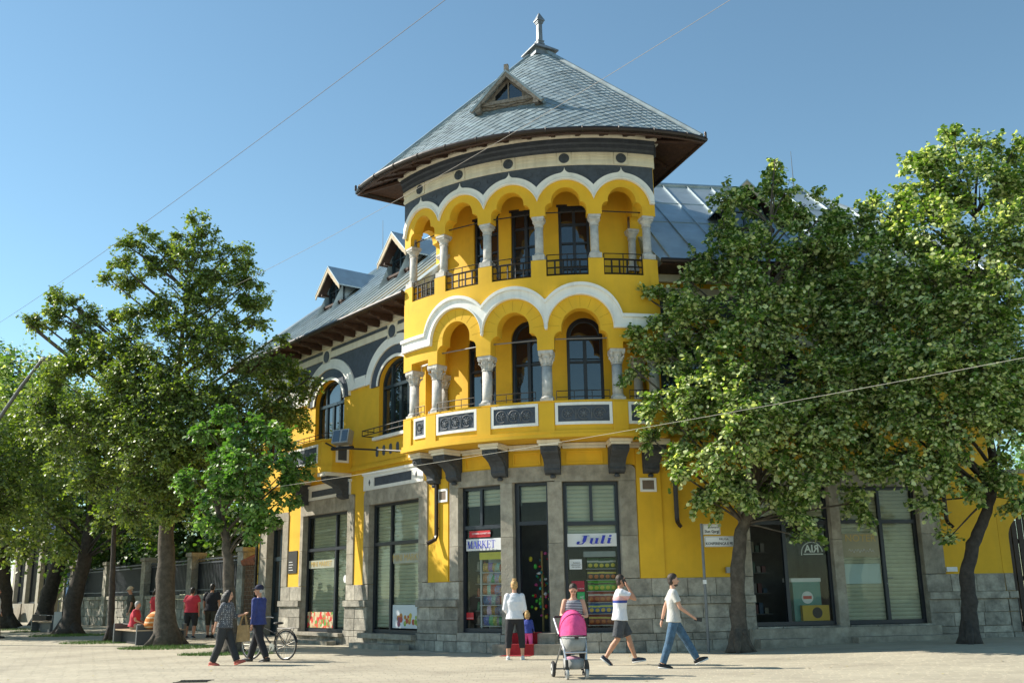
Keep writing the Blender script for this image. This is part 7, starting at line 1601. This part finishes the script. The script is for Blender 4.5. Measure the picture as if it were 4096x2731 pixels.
# red carpet on the steps
RC=thing('red_carpet','red carpet runner laid over the market steps','carpet',tuple(Tg(ug(-18),.6,0)))
M_RUG=mat('red_carpet_pile',(.27,.006,.012),.95,var=.2,scale=30,bump=.5,bscale=120)
c0,c1=ug(-22.3),ug(-15.6)
for d0,d1,z0,z1 in ((-.1,.43,.503,.511),(.423,.431,.258,.503),(.431,.81,.252,.260),(.802,.812,.006,.252),(.812,1.25,.004,.010)): mb=MB(); cbox(mb,Tg,c0,c1,d0,d1,z0,z1,.3); part(mb,'carpet_fold',M_RUG,RC)
# posters in the left shopfronts
s0,s1=OPN['shop_a'][:2]; W=s1-s0
m=mat('produce_print',(.3,.1,.05),.5,var=0); t=m.node_tree; N=t.nodes.new; tc=N('ShaderNodeTexCoord'); v=N('ShaderNodeTexVoronoi'); v.inputs['Scale'].default_value=9; t.links.new(tc.outputs['Object'],v.inputs['Vector']); sp=N('ShaderNodeSeparateColor'); t.links.new(v.outputs['Color'],sp.inputs[0]); r=N('ShaderNodeValToRGB'); r.color_ramp.interpolation='CONSTANT'
for z,cc in ((.2,(.55,.03,.03)),(.4,(.55,.42,.25)),(.55,(.6,.1,.05)),(.7,(.42,.30,.15)),(.85,(.10,.28,.05))): e=r.color_ramp.elements.new(z); e.color=(*cc,1)
r.color_ramp.elements[0].color=(.6,.5,.35,1); t.links.new(sp.outputs[0],r.inputs[0]); t.links.new(r.outputs[0],t.nodes['Principled BSDF'].inputs['Base Color'])
flatsign('produce_poster','poster of red produce and mushrooms low in the shopfront by the house door',Gc,s0+.14,s0+W*.62,.48,.98,-.17,m,(),'poster')
flatsign('lettered_strip','pale strip with faded gold lettering in the shopfront by the house door',Gc,s0+.12,s0+W*.62,2.38,2.64,-.17,mat('frosted_strip',(.36,.37,.31),.4,var=.1),[('MINI MARKET',.5,.5,.24,M_GLT,'CENTER')],'sign')
mb=MB(); disc(mb,Gc,s1-.42,-.18,-.172,2.0,.12); tag(mb.build('oval_sticker',M_WIT),'white round sticker on the shopfront door by the house door','sticker')
s0,s1=OPN['shop_b'][:2]; W=s1-s0
FP=flatsign('fruit_poster','white poster of a heap of fruit in the shopfront left of the drainpipe',Gc,s0+W*.40,s1-.08,.55,1.2,-.17,mat('white_poster',(.62,.66,.70),.5,var=.03),(),'poster')
fc=[(.45,.05,.03),(.16,.32,.04),(.55,.42,.04),(.5,.2,.03),(.25,.06,.12),(.35,.45,.08)]
for k in range(22):
    x=rnd.uniform(.08,.92); y=rnd.uniform(.18,.62-.5*abs(x-.5)); mb=MB(); disc(mb,Gc,s0+W*.40+(s1-.08-s0-W*.40)*x,-.1695,-.168+.0002*k,.55+.65*y,rnd.uniform(.05,.09),10); part(mb,'printed_fruit',mat(f'fruit_{k%6}',fc[k%6],.5,var=.1),FP)
flatsign('lettered_strip','pale strip with gold lettering in the shopfront left of the drainpipe',Gc,s0+W*.40,s1-.08,2.38,2.68,-.17,MATS['frosted_strip'],[('MINI MARKET',.5,.5,.27,M_GLT,'CENTER')],'sign')
# right shops
r0,r1=OPN['shop_d'][:2]; W=r1-r0
NT_=flatsign('notary_lettering','tan strip with gold capitals in the notary window',Gc,r0+.1,r0+W*.5,2.28,2.9,-.17,mat('tan_strip',(.30,.27,.17),.4,var=.08),[('NOTER',.5,.78,.27,M_GLT,'CENTER')],'sign')
mb=MB(); fq=frame(Gc,r0+.1+(W*.5-.1)*.5,-.164,2.44); mb.tube([fq@Vector((-.36+.72*t/40,.035*math.sin(t*1.35)+.02*math.sin(t*.6),0)) for t in range(41)],.006,4); part(mb,'script_line',M_WIT,NT_)
flatsign('blank_paper','large pale blue sheet behind the notary glass',Gc,r0+.1,r0+W*.5,1.58,2.1,-.23,mat('pale_blue_sheet',(.50,.60,.60),.6,var=.03),(),'paper')
r0,r1=OPN['shop_c'][:2]; W=r1-r0
WL_=flatsign('window_lettering','white slanting letters high in the window of the open shop',Gc,r0+W*.62,r1-.1,2.35,2.7,-.23,M_DRK,(),'sign')
fq=frame(Gc,(r0+W*.62+r1-.1)/2,-.222,2.50); text('lettering','RIA',Gc,0,0,0,.27,M_WIT,WL_,mw=fq,sx=-1.0,offset=.006)
mb=MB(); mb.tube([fq@Vector((.30*math.cos(t),-.12+.30*math.sin(t),.004)) for t in [math.pi*(.05+1.0*q/16) for q in range(17)]],.014,5); mb.tube([fq@Vector((-.24,-.135,.004)),fq@Vector((.30,-.135,.004))],.016,5); part(mb,'logo_arc',M_WIT,WL_)
q=Gc(r0+W*.72,-.6,.57); FZ=thing('ice_cream_freezer','teal ice cream freezer with a round logo inside the open shop','freezer',tuple(q))
mb=MB(); cbox(mb,Gc,r0+W*.55,r1-.25,-.9,-.4,.57,1.65,9); part(mb,'cabinet',mat('teal_plastic',(.015,.20,.19),.3,var=.1),FZ)
mb=MB(); cbox(mb,Gc,r0+W*.53,r1-.23,-.92,-.38,1.65,1.75,9); part(mb,'lid',M_WIT,FZ); mb=MB(); disc(mb,Gc,r0+W*.72,-.4,-.39,1.25,.16); part(mb,'logo_disc',M_WIT,FZ); mb=MB(); cbox(mb,Gc,r0+W*.72-.12,r0+W*.72+.12,-.389,-.385,1.21,1.29,9); part(mb,'logo_bar',M_RED,FZ)
q=Gc(r1-.5,-.3,.57); YB=thing('yellow_carton','yellow carton with a dark round emblem in the open shop window','carton',tuple(q)); mb=MB(); cbox(mb,Gc,r0+W*.62,r1-.12,-.38,-.25,.66,1.05,9); part(mb,'carton_box',mat('yellow_card',(.55,.36,.03),.6,var=.05),YB); mb=MB(); disc(mb,Gc,r1-.46,-.249,-.246,.86,.14); part(mb,'emblem',M_BLK,YB)
for k in range(4):
    SHf=thing('goods_shelf',['top','second','third','lowest'][k]+' dark shelf of goods inside the open shop doorway','shelf',tuple(Gc(r0+.5,-1.6,.9+.55*k)))
    mb=MB(); cbox(mb,Gc,r0+.1,r0+W*.5,-2.0,-1.5,.8+.55*(3-k),.83+.55*(3-k),9); part(mb,'shelf_board',M_INT,SHf)
    for j in range(6):
        mb=MB(); u=r0+.16+.15*j; h=rnd.uniform(.12,.3); cbox(mb,Gc,u,u+.11,-1.75,-1.55,.832+.55*(3-k),.832+.55*(3-k)+h,9); part(mb,'goods_box',mat(f'goods_{(j+k)%5}',[(.18,.17,.16),(.12,.05,.05),(.05,.09,.14),(.2,.19,.15),(.06,.10,.08)][(j+k)%5],.6),SHf)
# a few fallen leaves and litter specks
M_DL=mat('fallen_leaf',(.42,.36,.12),.8,var=.3)
mb=MB()
for k in range(60):
    x=rnd.uniform(-12,13); y=rnd.uniform(17,27)
    q=Vector((x,y,0))
    if (q-Cc).length<RG+1 or (q-Q0).dot(NR)<.5 and x>2: continue
    s=rnd.uniform(.015,.03); t=rnd.uniform(0,6.28); mb.add([(x+s*math.cos(t+a)*(1.6 if a in(0,3.14) else 1),y+s*math.sin(t+a)*(1.6 if a in(0,3.14) else 1),.008+gz(x,y)+rnd.uniform(0,.012)) for a in (0,1.57,3.14,4.71)],[(0,1,2,3)])
o=mb.build('fallen_leaves',M_DL); o['kind']='stuff'; tag(o,'scattered dry leaves on the paving','leaves')
# ---------------------------------------------------------------- freeze the remeshed figures
bpy.context.view_layer.update(); dg=bpy.context.evaluated_depsgraph_get(); res=[]
for o in BAKE:
    e=o.evaluated_get(dg); res.append((o,bpy.data.meshes.new_from_object(e)))
for o,me in res:
    m=o.data.materials[0]; o.modifiers.clear(); o.data=me
    if not me.materials: me.materials.append(m)
    me.polygons.foreach_set('use_smooth',[True]*len(me.polygons))

for o in [q for q in list(SC.objects) if q.type=='FONT']:
    me=bpy.data.meshes.new_from_object(o.evaluated_get(dg)); n=bpy.data.objects.new('lettering',me); COL.objects.link(n); n.parent=o.parent; n.matrix_basis=o.matrix_basis.copy()
    if not me.materials: me.materials.append(o.data.materials[0])
    bpy.data.objects.remove(o)
